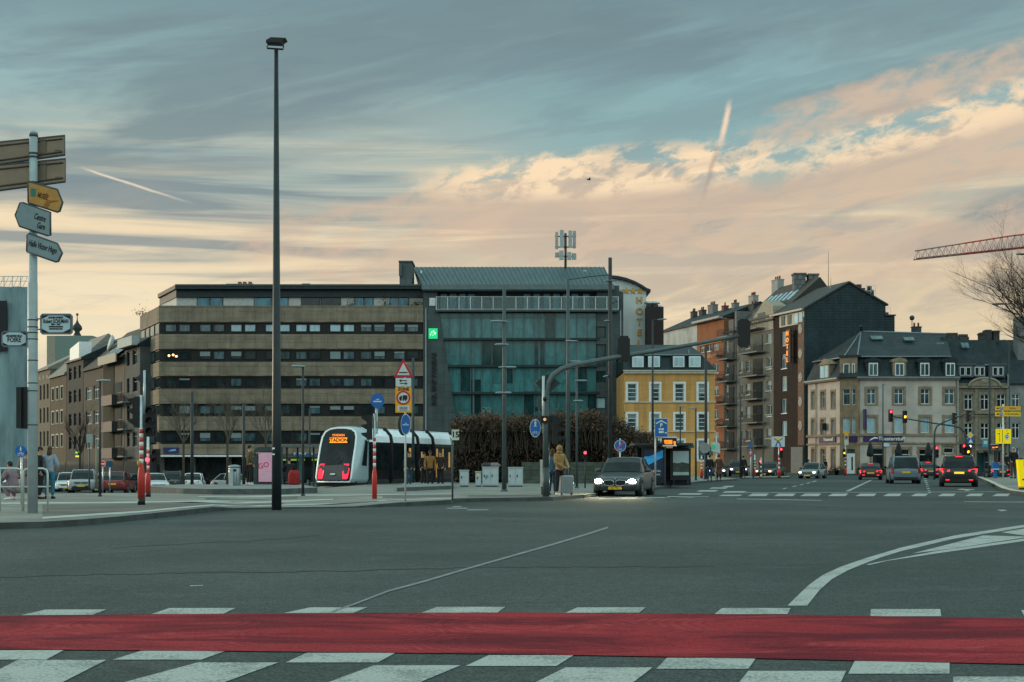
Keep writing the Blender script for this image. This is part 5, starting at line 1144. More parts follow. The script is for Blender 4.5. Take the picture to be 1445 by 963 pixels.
    # grey neighbour continuing out of the frame
    f2 = Fr((PX(1423.4, Y), Y), (PX(1520, Y), Y), .02); r2 = f2.root('grey_house', 'plain grey plastered house at the right edge beyond the bare tree'); W2 = f2.W
    hs = [(f2.u_(a), f2.u_(a+11), zz(yb), zz(yt)) for a in (1428, 1452, 1476, 1500) for yt, yb in ((556, 578), (597, 619), (632, 655))]
    mb = MB(); holes_wall(mb, 0, W2, 0, zz(541), hs, 0, .25); shell(mb, 0, W2, 0, 12, 0, zz(541)); mb.build('wall', mat('grey_plaster', (.17, .18, .17), .85, var=.2, sc_=.6), r2)
    for i, h in enumerate(hs): window(r2, h, G_DIM if i % 2 else G_CURT, WFR, 0, .25, .08, cols=2, rows=(.68,))
    gable_roof(r2, 0, W2, 0, 12, zz(541), f2.z_(1430, 480, 6), MANS)
    mb = MB(); a, b = f2.u_(1436, 3), f2.u_(1450, 3); mb.bx(a, b, 3, 4.5, zz(520), f2.z_(1440, 447, 3)); mb.build('chimney', mat('chimney_render', (.1,)*3), r2)
classical()

# ------------------------------------------------------------------ street running away at the left
An = Vector((-40.9, 155.)); dl_ = Vector((-.55, 1.))
def lrow_pt(px):
    k = (px-CX)/F; t = (An.x-k*An.y)/(k-dl_.x); return An+dl_*t
def left_row():
    def house(name, label, pl, pr, yt, wm, wins, fh=3.0, h0=3.6, wz=(.9, 2.5), nfl=6, fm=ALU, gl=(G_DIM, G_SHOP, G_CURT), roof=None, rh=3.4, rdepth=11, cols=1, sur=None):
        A, B = lrow_pt(pl), lrow_pt(pr); f = Fr((A.x, A.y), (B.x, B.y), -1.35); r = f.root(name, label); H = f.z_(pr-.01, yt)
        holes = [(f.u_(a), f.u_(b), h0+k*fh+wz[0], h0+k*fh+wz[1]) for k in range(nfl) for a, b in wins if h0+k*fh+wz[1] < H-.25]
        mb = MB(); holes_wall(mb, 0, f.W, 0, H, holes, 0, .25); shell(mb, 0, f.W, 0, rdepth, 0, H); mb.build('wall', wm, r)
        for i, h in enumerate(holes): window(r, h, gl[(i*5) % len(gl)], fm, 0, .25, .07, cols=cols, rows=(.7,), surround=sur, sw=.18)
        mb = MB(); mb.bx(.3, f.W-.3, -.05, -.003, .15, 2.9); mb.build('shopfront', G_SHOP, r)
        if roof: gable_roof(r, -.1, f.W+.1, 0, rdepth, H, H+rh, roof)
        return f, r, H
    GRY = mat('grey_render', (.068, .078, .076), .85, var=.2, sc_=.5); TAN = mat('tan_brick', (.072, .057, .038), .85, var=.2, sc_=.6)  # left row wall colours darkened to carry the street's shade
    BEI2 = mat('beige_panel', (.075, .070, .054), .8, var=.15, sc_=.5); ROOFB = mat('brown_tile_roof', (.060, .054, .046), .8, var=.25, stretch=(1, 1, 6))
    f, r, H = house('apartment_building', 'narrow grey block with a slate roof against the splayed end of the brown block', 176, 197.6, 486, GRY, [(179, 183), (187, 194)], roof=SLATE, rh=3.6)
    for k in range(int((H-4)/3.)): balcony(r, f.u_(178), f.u_(186), 3.5+k*3.0, 1.0, solid=False)
    mb = MB(); mb.bx(.3, f.W, -.9, -.1, H-.1, H+.9); mb.build('terrace_parapet', mat('parapet_pale', (.32, .36, .36), .7), r)
    f, r, H = house('apartment_building', 'ribbed beige block with dark solid balconies and a glazed terrace', 146, 175.6, 502, BEI2, [(150, 153)], roof=ROOFB, rh=4.4, h0=3.5)
    for k in range(int((H-4)/3.)):
        balcony(r, f.u_(158), f.u_(174), 3.4+k*3.0, 1.3, mat('balcony_dark', (.03, .032, .034), .6), mat('balcony_dark', (.03, .032, .034), .6), solid=True)
        mb = MB(); mb.bx(f.u_(160), f.u_(172), -.06, -.004, 3.5+k*3.0, 5.9+k*3.0); mb.build('balcony_door', G_DIM, r)
    mb = MB()
    for k in range(10): u = f.u_(147)+k*.55; mb.bx(u, u+.16, -.14, -.003, 3.3, H)
    mb.build('wall_rib', mat('rib_tan', (.12, .105, .08), .8), r)
    mb = MB(); mb.add([(f.u_(147), -.8, H+.05), (f.u_(172), -.8, H+.05), (f.u_(172), 1.8, H+1.9), (f.u_(147), 1.8, H+1.9)], [(0,1,2,3)]); mb.add([(f.u_(147), -.8, H+.0), (f.u_(172), -.8, H+.0), (f.u_(172), 1.8, H+1.8), (f.u_(147), 1.8, H+1.8)], [(3,2,1,0)]); mb.build('terrace_glazing', G_TEAL, r)
    mb = MB(); mb.bx(f.u_(150), f.W, -1.0, -.85, H-.7, H+.3); mb.build('terrace_parapet', mat('parapet_tan', (.3, .28, .22), .7), r)
    f, r, H = house('apartment_building', 'beige block with wide white-framed windows below a broad brown roof', 118, 145.6, 516, mat('brown_beige', (.062, .056, .044), .85, var=.2), [(121, 129), (132, 141)], cols=3, fm=WFR, roof=ROOFB, rh=5.0, h0=3.6)
    mb = MB(); u = f.u_(127, 3); mb.lathe([(.05, 0), (.9, .25), (1.05, .5)], (0, 0, 0), 16, Matrix.Translation((f.u_(126), 3.0, H+3.2)) @ Matrix.Rotation(R(75), 4, 'X')); mb.tube([(f.u_(126), 3.4, H+1.2), (f.u_(126), 3.3, H+3.2)], .06, 6); mb.build('satellite_dish', mat('dish_grey', (.33, .38, .38), .6), r)
    mb = MB(); mb.add([(f.u_(133), 1.2, H+1.4), (f.u_(137), 1.2, H+1.4), (f.u_(137), 2.2, H+2.3), (f.u_(133), 2.2, H+2.3)], [(0,1,2,3)]); mb.build('skylight', G_BRIGHT, r)
    chimney(r, f.W*.8, 5.5, H+4.4, .9, .8, 1.3, None, 1)
    f, r, H = house('townhouse', 'very dark narrow townhouse between the white-framed block and the tan brick house', 94, 117.6, 505, mat('shaded_grey_render', (.035, .037, .035), .85, var=.3), [(97, 101), (104, 108), (111, 114)], roof=SLATE, rh=3.)  # dark grey wall with the street's shade put into its colour
    mb = MB(); mb.slab([(f.u_(99), H+.02), (f.u_(112), H+.02), (f.u_(112), H+2.2), (f.u_(99), H+1.6)], -.05, 1.5); mb.build('white_gable', WHITE, r)
    f, r, H = house('townhouse', 'tan brick townhouse with stone window surrounds and a pale sloping roof', 71, 93.6, 527, TAN, [(73.5, 76.5), (79.5, 82.5), (86, 89)], h0=4., fh=3.2, sur=mat('cream_stone', (.4,)*3), roof=mat('pale_roof', (.17, .165, .145), .7, var=.15), rh=5.5)
    f, r, H = house('townhouse', 'narrow pale townhouse with arched attic windows half hidden by the signpost', 50, 70.6, 519, mat('pale_stone', (.12, .108, .082), .85, var=.2), [(56, 58.5), (61, 63.5), (66, 68.5)], h0=4.4, fh=3.3, wz=(.7, 2.8), roof=mat('pale_roof', (.26,)*3), rh=3.0)
    for x in (57, 62, 67): mb = MB(); cx = f.u_(x); mb.slab([(cx+.6*math.cos(PI*k/8), H-1.4+.6*math.sin(PI*k/8)) for k in range(9)], -.06, -.003); mb.build('arch', mat('moulding_stone', (.2,)*3), r)
    # far church-like building and spire
    Y = 300.; r = thing('distant_building', 'far pale block with a green-grey roof rising behind the left street', 'building', (PX(90, Y), Y, 0)); x = lambda px: PX(px, Y)-PX(90, Y)
    mb = MB(); mb.bx(x(66), x(78), 0, 10, 0, PZ(474, Y)); mb.build('wall', mat('cream_render', (.2,)*3), r)
    mb = MB(); mb.bx(x(78.2), x(130), 0, 10, 0, PZ(474, Y)); mb.build('annex', mat('copper_green', (.14, .20, .18), .7), r)
    r = thing('church_spire', 'tiny distant dark spire with a ball above the left roofs', 'spire', (PX(109, 310), 310, 0))
    mb = MB(); z0 = PZ(474, 310); mb.lathe([(.9, 0), (.9, z0), (.5, z0+.8), (1.1, z0+1.4), (1.0, z0+2.0), (.35, z0+2.8), (.12, z0+3.4), (.05, z0+4.8)], (0,0,0), 10); mb.build('spire', ROOFD, r)
    mb = MB(); mb.ball((0, 0, z0+4.6), .32, 8, 6); mb.build('ball', mat('copper_ball', (.2, .09, .05), .5, .5), r)
    # wrapped scaffold at the left edge
    Y = 118.; A = (PX(-160, Y), Y); r = thing('wrapped_scaffold', 'tall building scaffold wrapped in blue-grey sheeting at the left edge', 'scaffold', (A[0], A[1], -1.3))
    Wd = PX(39.5, Y)-A[0]; Ht = PZ(405, Y)+1.3
    mb = MB(); nx = 60; nz = 30; rn = random.Random(2)
    def dep(i, j): return .16*math.sin(i*.9+math.sin(j*.35)*1.3)+.10*math.sin(i*2.3+j*.21)+rn.uniform(-.03, .03)
    vs = [(Wd*i/nx, dep(i, j), .8+(Ht-.8)*j/nz) for j in range(nz+1) for i in range(nx+1)]
    mb.smooth = True
    mb.add(vs, [(j*(nx+1)+i, j*(nx+1)+i+1, (j+1)*(nx+1)+i+1, (j+1)*(nx+1)+i) for j in range(nz) for i in range(nx)])
    vs = [(Wd, 9*i/14, .8+(Ht-.8)*j/nz) for j in range(nz+1) for i in range(15)]; vs = [(x-.37*y, y, z) for x, y, z in vs]
    mb.add(vs, [(j*15+i, j*15+i+1, (j+1)*15+i+1, (j+1)*15+i) for j in range(nz) for i in range(14)])
    mb.build('sheeting', mat('sheeting', (.17, .255, .275), .6, var=.3, sc_=.5, stretch=(1, 1, .25), bump=.3, bsc=2), r)
    mb = MB(); mb.bx(.1, Wd-4.8, .6, 12, 0, Ht-.3); mb.build('wrapped_wall', mat('chimney_render', (.1,)*3), r)
    mb = MB()
    for k in range(0, 18): u = Wd*k/17; mb.tube([(u-.05, .35, 0), (u-.05, .35, Ht+.9)], .04, 5)
    for k in range(0, 10): zq = .8+Ht*k/10; mb.tube([(0, .35, zq), (Wd-.2, .35, zq)], .03, 5)
    for zq in (.45, .85): mb.tube([(0, -.1, Ht+zq), (Wd, -.1, Ht+zq)], .03, 5)
    for k in range(30): u = Wd*k/30; mb.tube([(u, -.1, Ht), (u+Wd/30, -.1, Ht+.85)], .025, 4)
    mb.build('scaffold_tubes', STEEL, r)
    mb = MB(); mb.bx(Wd*.86-3, Wd*.86, -.35, -.25, Ht-5.3, Ht-1.2); mb.build('dark_net', INK, r)
left_row()
# ------------------------------------------------------------------ tower crane jib
def crane():
    Y = 230.; s = F/Y; tip = Vector((PX(1291, Y), Y, PZ(366, Y))); up = Vector((PX(1620, Y), Y, PZ(331, Y)))
    r = thing('tower_crane', 'red and white lattice jib of a tower crane above the bare tree', 'crane', (up.x+3, Y, 0))
    o = Vector((up.x+3, Y, 0))
    w = MB(); mb = MB(); n = 34; d = (up-tip)
    for k in range(n):
        a = tip+d*(k/n)-o; b = tip+d*((k+1)/n)-o; h0 = 1.3+.8*min(1, k/14); h1 = 1.3+.8*min(1, (k+1)/14)
        M_ = w if k < 7 else mb
        T0, T1 = a+Vector((0, 0, h0)), b+Vector((0, 0, h1))
        for y in (-.8, .8): M_.tube([a+Vector((0, y, 0)), b+Vector((0, y, 0))], .10, 4); m_ = (a+b)/2; (w if k % 1 == 0 else mb).tube([a+Vector((0, y, 0)), (T0+T1)/2, b+Vector((0, y, 0))], .055, 4) if k < 7 or True else None
        M_.tube([T0, T1], .11, 4); M_.tube([a+Vector((0, -.8, 0)), b+Vector((0, .8, 0))], .05, 4)
    mb.build('jib', mat('crane_red', (.36, .045, .035), .5, var=.1), r); w.build('jib_lattice', mat('crane_lattice', (.27, .16, .14), .5, var=.2), r)
    m = MB(); H = up.z+6
    for x in (-1, 1):
        for y in (-1, 1): m.tube([(x, y, 0), (x, y, H)], .12, 4)
    for k in range(24):
        z = H*k/24; z2 = H*(k+1)/24
        for y in (-1, 1): m.tube([(-1, y, z), (1, y, z2)], .06, 4)
        for x in (-1, 1): m.tube([(x, -1, z), (x, 1, z2)], .06, 4)
    m.build('mast', MATS['crane_red'], r)
crane()
# ------------------------------------------------------------------ vegetation
BARK = mat('bark', (.055, .045, .035), .9, var=.3, bump=.4)
def bare_tree(name, label, loc, h, r0, seed, trunk_h, spread, levels=5, group=None, lean=0., twm=None, kids_=3):
    rn = random.Random(seed); root = thing(name, label, 'tree', loc, 0, group)
    tr = MB(); cr = MB(); cr.smooth = False
    def branch(p, d, L, r, lev):
        pts = [p]; q = p.copy(); dd = d.copy(); n = 4 if lev < 3 else 3
        for i in range(n):
            dd = (dd+Vector((rn.gauss(0, .13), rn.gauss(0, .13), rn.gauss(.05, .08)))).normalized(); q = q+dd*L/n; pts.append(q.copy())
        rr = [r*(1-.5*i/n) for i in range(n+1)]
        (tr if lev == 0 else cr).tube(pts, rr, 8 if lev == 0 else (5 if lev < 2 else 3), caps=False)
        if lev >= levels: return
        m = kids_+ (1 if lev < 3 else 0)+rn.randint(0, 1)
        for k in range(m):
            i = max(1, min(n, int(n*(.4+.6*(k+1)/m)+rn.uniform(-.3, .3)))); b = pts[i]
            ax = Vector((rn.uniform(-1, 1), rn.uniform(-1, 1), rn.uniform(-.2, .5))).normalized()
            nd = (dd*1.0+ax*spread*rn.uniform(.6, 1.3)).normalized()
            branch(b, nd, L*rn.uniform(.52, .78), rr[i]*rn.uniform(.5, .7), lev+1)
    d0 = Vector((lean, 0, 1)).normalized(); pts = [Vector((0, 0, -.1)), d0*trunk_h*.5, d0*trunk_h]
    tr.tube(pts, [r0*1.15, r0, r0*.8], 10)
    m = 5
    for k in range(m):
        a = 2*PI*k/m+rn.uniform(-.4, .4); branch(pts[2]-d0*rn.uniform(0, trunk_h*.15), Vector((math.cos(a)*spread, math.sin(a)*spread, 1.0)).normalized(), (h-trunk_h)*.42, r0*.5, 1)
    branch(pts[2], d0, (h-trunk_h)*.5, r0*.65, 1)
    tr.build('trunk', BARK, root); cr.build('crown', twm or mat('twigs', (.045, .038, .03), .9, var=.3), root); return root
bare_tree('bare_tree', 'large leafless tree with fine twigs reaching in from the right edge', (27.2, 66, .4), 14.6, .34, 21, 4.2, .8, 6, kids_=4)
thin = [(259, 112, .0, 11), (321, 112, .0, 12), (375, 112, 0, 13)]
for i, (px, Y, _, sd) in enumerate(thin):
    x = PX(px, Y); bare_tree('young_tree', ['slender young bare tree in front of the white parked car', 'slender young bare tree beside the silver litter bin', 'slender young bare tree half hidden by the tall floodlight mast'][i], (x, Y, G(x, Y)), 9.2, .10, sd, 4.2, .55, 5, 'young bare street trees', twm=mat('twigs_grey', (.09, .08, .06), .9))
bare_tree('young_tree', 'slender young bare tree far down the left street by the lamp', (PX(113, 130), 130, -1.1), 8.5, .12, 33, 3.5, .5, 4, 'young bare street trees')

def hedge():
    """clipped beech hedge with brown leaves, on trained stems, shadowy inside"""
    Y = 84.; r = thing('beech_hedge', 'big clipped hedge keeping its brown winter leaves behind the white cabinets', 'hedge', (PX(780, Y), Y, KH)); o = Vector((PX(780, Y), Y, KH))
    topl = [(636, 604), (648, 594), (662, 590.5), (700, 589.5), (760, 590), (800, 586), (850, 586), (872, 592), (890, 603), (908, 612), (925, 622), (940, 640), (946, 668)]
    def ztop(px):
        for (a, b), (c, d) in zip(topl, topl[1:]):
            if a <= px <= c: return b+(d-b)*(px-a)/(c-a)
        return 700
    rn = random.Random(9); lv = MB(); tw = MB()
    for n in range(52000):
        px = rn.uniform(636, 946); yt = ztop(px); full = px > 852
        Yd = Y+rn.triangular(0, 4.5, .4); 
        zt = PZ(yt, Y)+rn.gauss(0, .09)+.12*math.sin(px*.13)+.1*math.sin(px*.047+1)
        if rn.random() < .12: zt += abs(rn.gauss(0, .3))
        zb = PZ(607, Y) if not full else .1
        lo_ = .1
        if not full:
            k = rn.random()
            if k < .58: z = rn.uniform(zb-.1, zt)
            else: z = rn.uniform(.3, zt); Yd = Y+rn.uniform(1.2, 4.5)
        else: z = rn.uniform(lo_, zt)
        x = PX(px, Y)
        p = Vector((x, Yd, z))-o
        s = rn.uniform(.04, .10); a = Vector((rn.gauss(0, 1), rn.gauss(0, 1), rn.gauss(0, 1))).normalized()*s; b = a.cross(Vector((rn.gauss(0, 1), rn.gauss(0, 1), rn.gauss(0, 1)))).normalized()*s*.7
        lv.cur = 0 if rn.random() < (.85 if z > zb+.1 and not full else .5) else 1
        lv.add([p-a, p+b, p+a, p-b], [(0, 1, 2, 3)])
    for n in range(1500):
        px = rn.uniform(637, 944); yt = ztop(px); x = PX(px, Y); z1 = PZ(yt, Y)+rn.uniform(-.1, .35); z0 = max(.05, z1-rn.uniform(.5, 2.4)); yd = Y+rn.uniform(0, 4)
        p = Vector((x, yd, z0))-o; q = Vector((x+rn.gauss(0, .3), yd+rn.gauss(0, .2), z1))-o; tw.tube([p, (p+q)/2+Vector((rn.gauss(0, .06), 0, 0)), q], [.014, .010, .004], 3, caps=False)
    for n in range(60):
        px = rn.uniform(642, 935); x = PX(px, Y); yd = Y+rn.uniform(.4, 3.5); p = Vector((x, yd, 0))-o; p.z = 0
        tw.tube([p, p+Vector((rn.gauss(0, .1), 0, 1.2)), p+Vector((rn.gauss(0, .3), 0, 2.8))], [.035, .03, .015], 5, caps=False)
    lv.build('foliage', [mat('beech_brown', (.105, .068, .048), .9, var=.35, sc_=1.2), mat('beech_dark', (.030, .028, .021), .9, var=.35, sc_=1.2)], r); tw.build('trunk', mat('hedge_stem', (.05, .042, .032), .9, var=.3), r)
    # thicket of clipped dark core so that no daylight shows through
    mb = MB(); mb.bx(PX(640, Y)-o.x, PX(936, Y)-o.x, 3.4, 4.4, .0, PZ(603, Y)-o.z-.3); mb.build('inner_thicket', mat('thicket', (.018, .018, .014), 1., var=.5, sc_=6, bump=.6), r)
hedge()
def garden_wall():
    Y = 82.; x0, x1 = PX(736, Y), PX(905, Y); r = thing('garden_wall', 'low mossy wall of horizontal courses under the hedge', 'wall', (x0, Y, KH))
    mb = MB(); Wd = x1-x0
    for k in range(5): mb.bx(0, Wd, .0+.05*k, .6, .25*k, .25*k+.235)
    mb.build('course', mat('mossy_stone', (.060, .075, .062), .9, var=.3, sc_=2.5, bump=.5), r)
garden_wall()
# ------------------------------------------------------------------ tram
def carpaint(name, c, rough=.3):
    return mat(name, c, rough, .0, var=.06, coat=.35, spec=.3)
TGLASS = glass('tram_glass', (.008, .013, .015), rnd=1., var=.4)
def tram():
    x0 = PX(470.5, 77); r = thing('tram', 'white and black tram with orange STADION display standing at the stop', 'tram', (x0, 77., KH-.24), -math.atan2(4.6, 13.5))
    WH = mat('tram_white', (.28, .37, .40), .3, .15, var=.05, coat=.6); BK = mat('tram_black', (.014, .017, .019), .25, .1, var=.2, coat=.6)
    Wd, Ht = 1.30, 3.38
    def sec(sx, sz, y, lean, z0=.32):
        pts = []
        prof = [(-.93, 0), (-1, .25), (-1, 1.2), (-1, 2.1), (-.97, 2.6), (-.86, 2.9), (-.62, 3.06), (-.3, 3.12), (0, 3.13)]
        prof = prof+[(-a, b) for a, b in prof[-2::-1]]
        for a, b in prof: pts.append(Vector((a*Wd*sx, y+lean*(b/3.1)**1.3, z0+b*sz)))
        return pts
    stations = [sec(.80, .935, 0, .95, .40), sec(.90, .965, .12, .95, .36), sec(.97, .985, .5, .75, .34), sec(1, 1, 1.1, .35), sec(1, 1, 1.75, .1)]
    mb = MB(); mb.smooth = True; mb.loft(stations, True, False); mb.build('cab_shell', WH, r, fix=True)
    # windscreen face with its white rim
    s0 = stations[0]; c = sum(s0, Vector())/len(s0)
    face = [c+(p-c)*.965+Vector((0, -.03, 0)) for p in s0]
    mb = MB(); mb.add([c+Vector((0, -.10, 0))]+[c+(p-c)*.55+Vector((0, -.09, 0)) for p in s0]+face, [(0, 1+(i+1)%len(s0), 1+i) for i in range(len(s0))]+[(1+i, 1+(i+1)%len(s0), 1+len(s0)+(i+1)%len(s0), 1+len(s0)+i) for i in range(len(s0))]); mb.smooth = True
    ws = mb.build('windscreen', TGLASS, r, fix=True)
    mb = MB(); mb.tube(s0+[s0[0]], .055, 8); mb.build('windscreen_rim', mat('tram_rim', (.62, .70, .73), .35, .2, var=.04), r)
    def yz(z): return .95*((z-.40)/.935/3.1)**1.3 if z > .4 else 0
    # lower black bumper field, coupling flap, badge
    mb = MB(); 
    mb.add([(-.86, yz(.5)-.13, .50), (.86, yz(.5)-.13, .50), (.88, yz(1.25)-.10, 1.28), (.55, yz(1.25)-.15, 1.33), (-.55, yz(1.25)-.15, 1.33), (-.88, yz(1.25)-.10, 1.28), (-.86, 0.2, .50), (.86, .2, .5), (.88, .5, 1.28), (-.88, .5, 1.28)], [(0,1,2,3,4,5), (0,6,7,1), (1,7,8,2), (5,9,6,0)]); mb.build('bumper', BK, r)
    mb = MB(); mb.bx(-.14, .14, yz(.8)-.20, yz(.8)-.14, .78, .86); mb.build('badge', WHITE, r)
    L_TR = mat('tram_tail_red', (.5, .02, .04), .3, var=0, emit=(1., .02, .06), es=1.3)
    for s in (-1, 1):
        mb = MB(); a = [(s*.86, yz(.55)-.14, .56), (s*.62, yz(.55)-.17, .56), (s*.56, yz(1.0)-.19, .95), (s*.66, yz(1.4)-.17, 1.12), (s*.58, yz(1.4)-.17, 1.38), (s*.84, yz(1.5)-.13, 1.38), (s*.90, yz(1.1)-.12, 1.05)]
        mb.add(a+[(x, y+.10, z) for x, y, z in a], [tuple(range(7)) if s < 0 else tuple(range(6, -1, -1)), tuple(range(13, 6, -1)) if s < 0 else tuple(range(7, 14))]+[(i, (i+1)%7, 7+(i+1)%7, 7+i) for i in range(7)]); mb.build('tail_light', L_TR, r)
    mb = MB(); mb.bx(-.48, .56, yz(2.7)-.20, yz(2.7)-.12, 2.52, 2.80); d = mb.build('destination_display', mat('display_orange', (.8, .3, .03), .4, var=0, emit=(1., .26, .02), es=1.5), r)
    mb = MB(); mb.text('STADION', .27, face_m(.04, yz(2.7)-.215, 2.66), .005, bold=.012); mb.build('lettering', mat('letter_brown', (.12, .03, .005), .6, var=0), d)
    mb = MB(); mb.text('STADION', .17, face_m(.04, yz(2.7)-.16, 2.93), .005, bold=.004); mb.build('lettering', L_LED, d)
    mb = MB(); mb.tube([(-.1, -.10, 1.35), (.35, .12, 1.75)], .02, 4); mb.build('wiper', BLACK, r)
    for s in (-1, 1):
        mb = MB(); x = s*(Wd+.012)
        q = [(x*.975, .80, .62), (x, 2.9, .62), (x, 2.9, 2.62), (x*.99, 2.0, 2.62)] if True else None
        q = [(x, .85, 1.3), (x, 1.45, 1.25), (x, 1.62, 2.6), (x, 1.3, 2.7)]
        mb.add(q, [(0,1,2,3) if s > 0 else (3,2,1,0)]); mb.build('side_window', TGLASS, r)
        mb = MB(); mb.tube([(s*(Wd+.02), 1.0, .4), (s*(Wd+.02), 1.9, 3.15)], .03, 4) if s < 0 else None
    # passenger modules
    prof = [(-.95, .25), (-1, .5), (-1, 2.55), (-.95, 2.75), (-.80, 3.0), (-.7, 3.06), (.7, 3.06), (.80, 3.0), (.95, 2.75), (1, 2.55), (1, .5), (.95, .25)]
    y = 1.7
    for k in range(6):
        L = (2.9, 3.6, 2.1, 3.6, 2.9, 6.4)[k]; y0, y1 = y, y+L
        m = MB(); m.slab([(a*Wd, b) for a, b in prof], y0, y1); body = m.build('coach_body', BK, r)
        m = MB(); 
        for s in (-1, 1): 
            pr = [(Wd+.03, 2.58), (Wd-.02, 2.92), (Wd-.22, 3.18), (Wd-.55, 3.37)]
            for (a, b), (c_, d_) in zip(pr, pr[1:]): m.add([(s*a, y0+.05, b), (s*a, y1-.05, b), (s*c_, y1-.05, d_), (s*c_, y0+.05, d_)], [(0,1,2,3)])
        m.bx(-Wd+.4, Wd-.4, y0+.05, y1-.05, 3.07, 3.37); m.build('roof_panel', mat('tram_roof', (.72, .80, .84), .3, .1, var=.08, spec=.5), body)
        for s in (-1, 1): m = MB(); m.bx(s*(Wd+.012)-.012, s*(Wd+.012)+.012, y0+.15, y1-.15, 1.05, 2.40); m.build('coach_window', TGLASS, body)
        # lit doors and window bays, warm inside
        rn = random.Random(k+5); n = int(L/1.15)
        for s in (1, -1):
            for j in range(n):
                if rn.random() < .62:
                    a = y0+.35+j*(L-.5)/n; w_ = rn.choice([.18, .28, .45]); m = MB(); zt = rn.choice([2.3, 2.1, 2.3]); zb = rn.choice([.55, 1.15, 1.2]); m.bx(s*(Wd+.03)-.006, s*(Wd+.03)+.006, a, a+w_, zb, zt); m.build('lit_window', L_WARM if rn.random() < .75 else mat('green_interior', (.2, .2, .05), .6, var=.5, sc_=2, emit=(.5, .55, .12), es=.16), body)
        m = MB(); m.slab([(a*Wd*.96, b if b < 2.8 else b+.1) for a, b in prof], y1, y1+.32); 
        m.tube([(-Wd-.01, y1+.16, .4), (-Wd-.01, y1+.16, 2.6), (-Wd+.05, y1+.16, 2.95), (-Wd*.72, y1+.16, 3.33), (Wd*.72, y1+.16, 3.33), (Wd-.05, y1+.16, 2.95), (Wd+.01, y1+.16, 2.6), (Wd+.01, y1+.16, .4)], .13, 6); m.build('bellows', RUBBER, body)
        y = y1+.32
    m = MB(); m.bx(-Wd*.9, Wd*.9, .3, y, .14, .42); m.build('underframe', BLACK, r)
    m = MB(); m.bx(-.97, -.80+.02, .15, 1.1, .42, 1.32); m.build('sunlit_corner_panel', mat('tram_sunlit', (.45, .40, .30), .4, var=.1), r)  # warm sunlight on the tram's left corner put into the panel colour
tram()

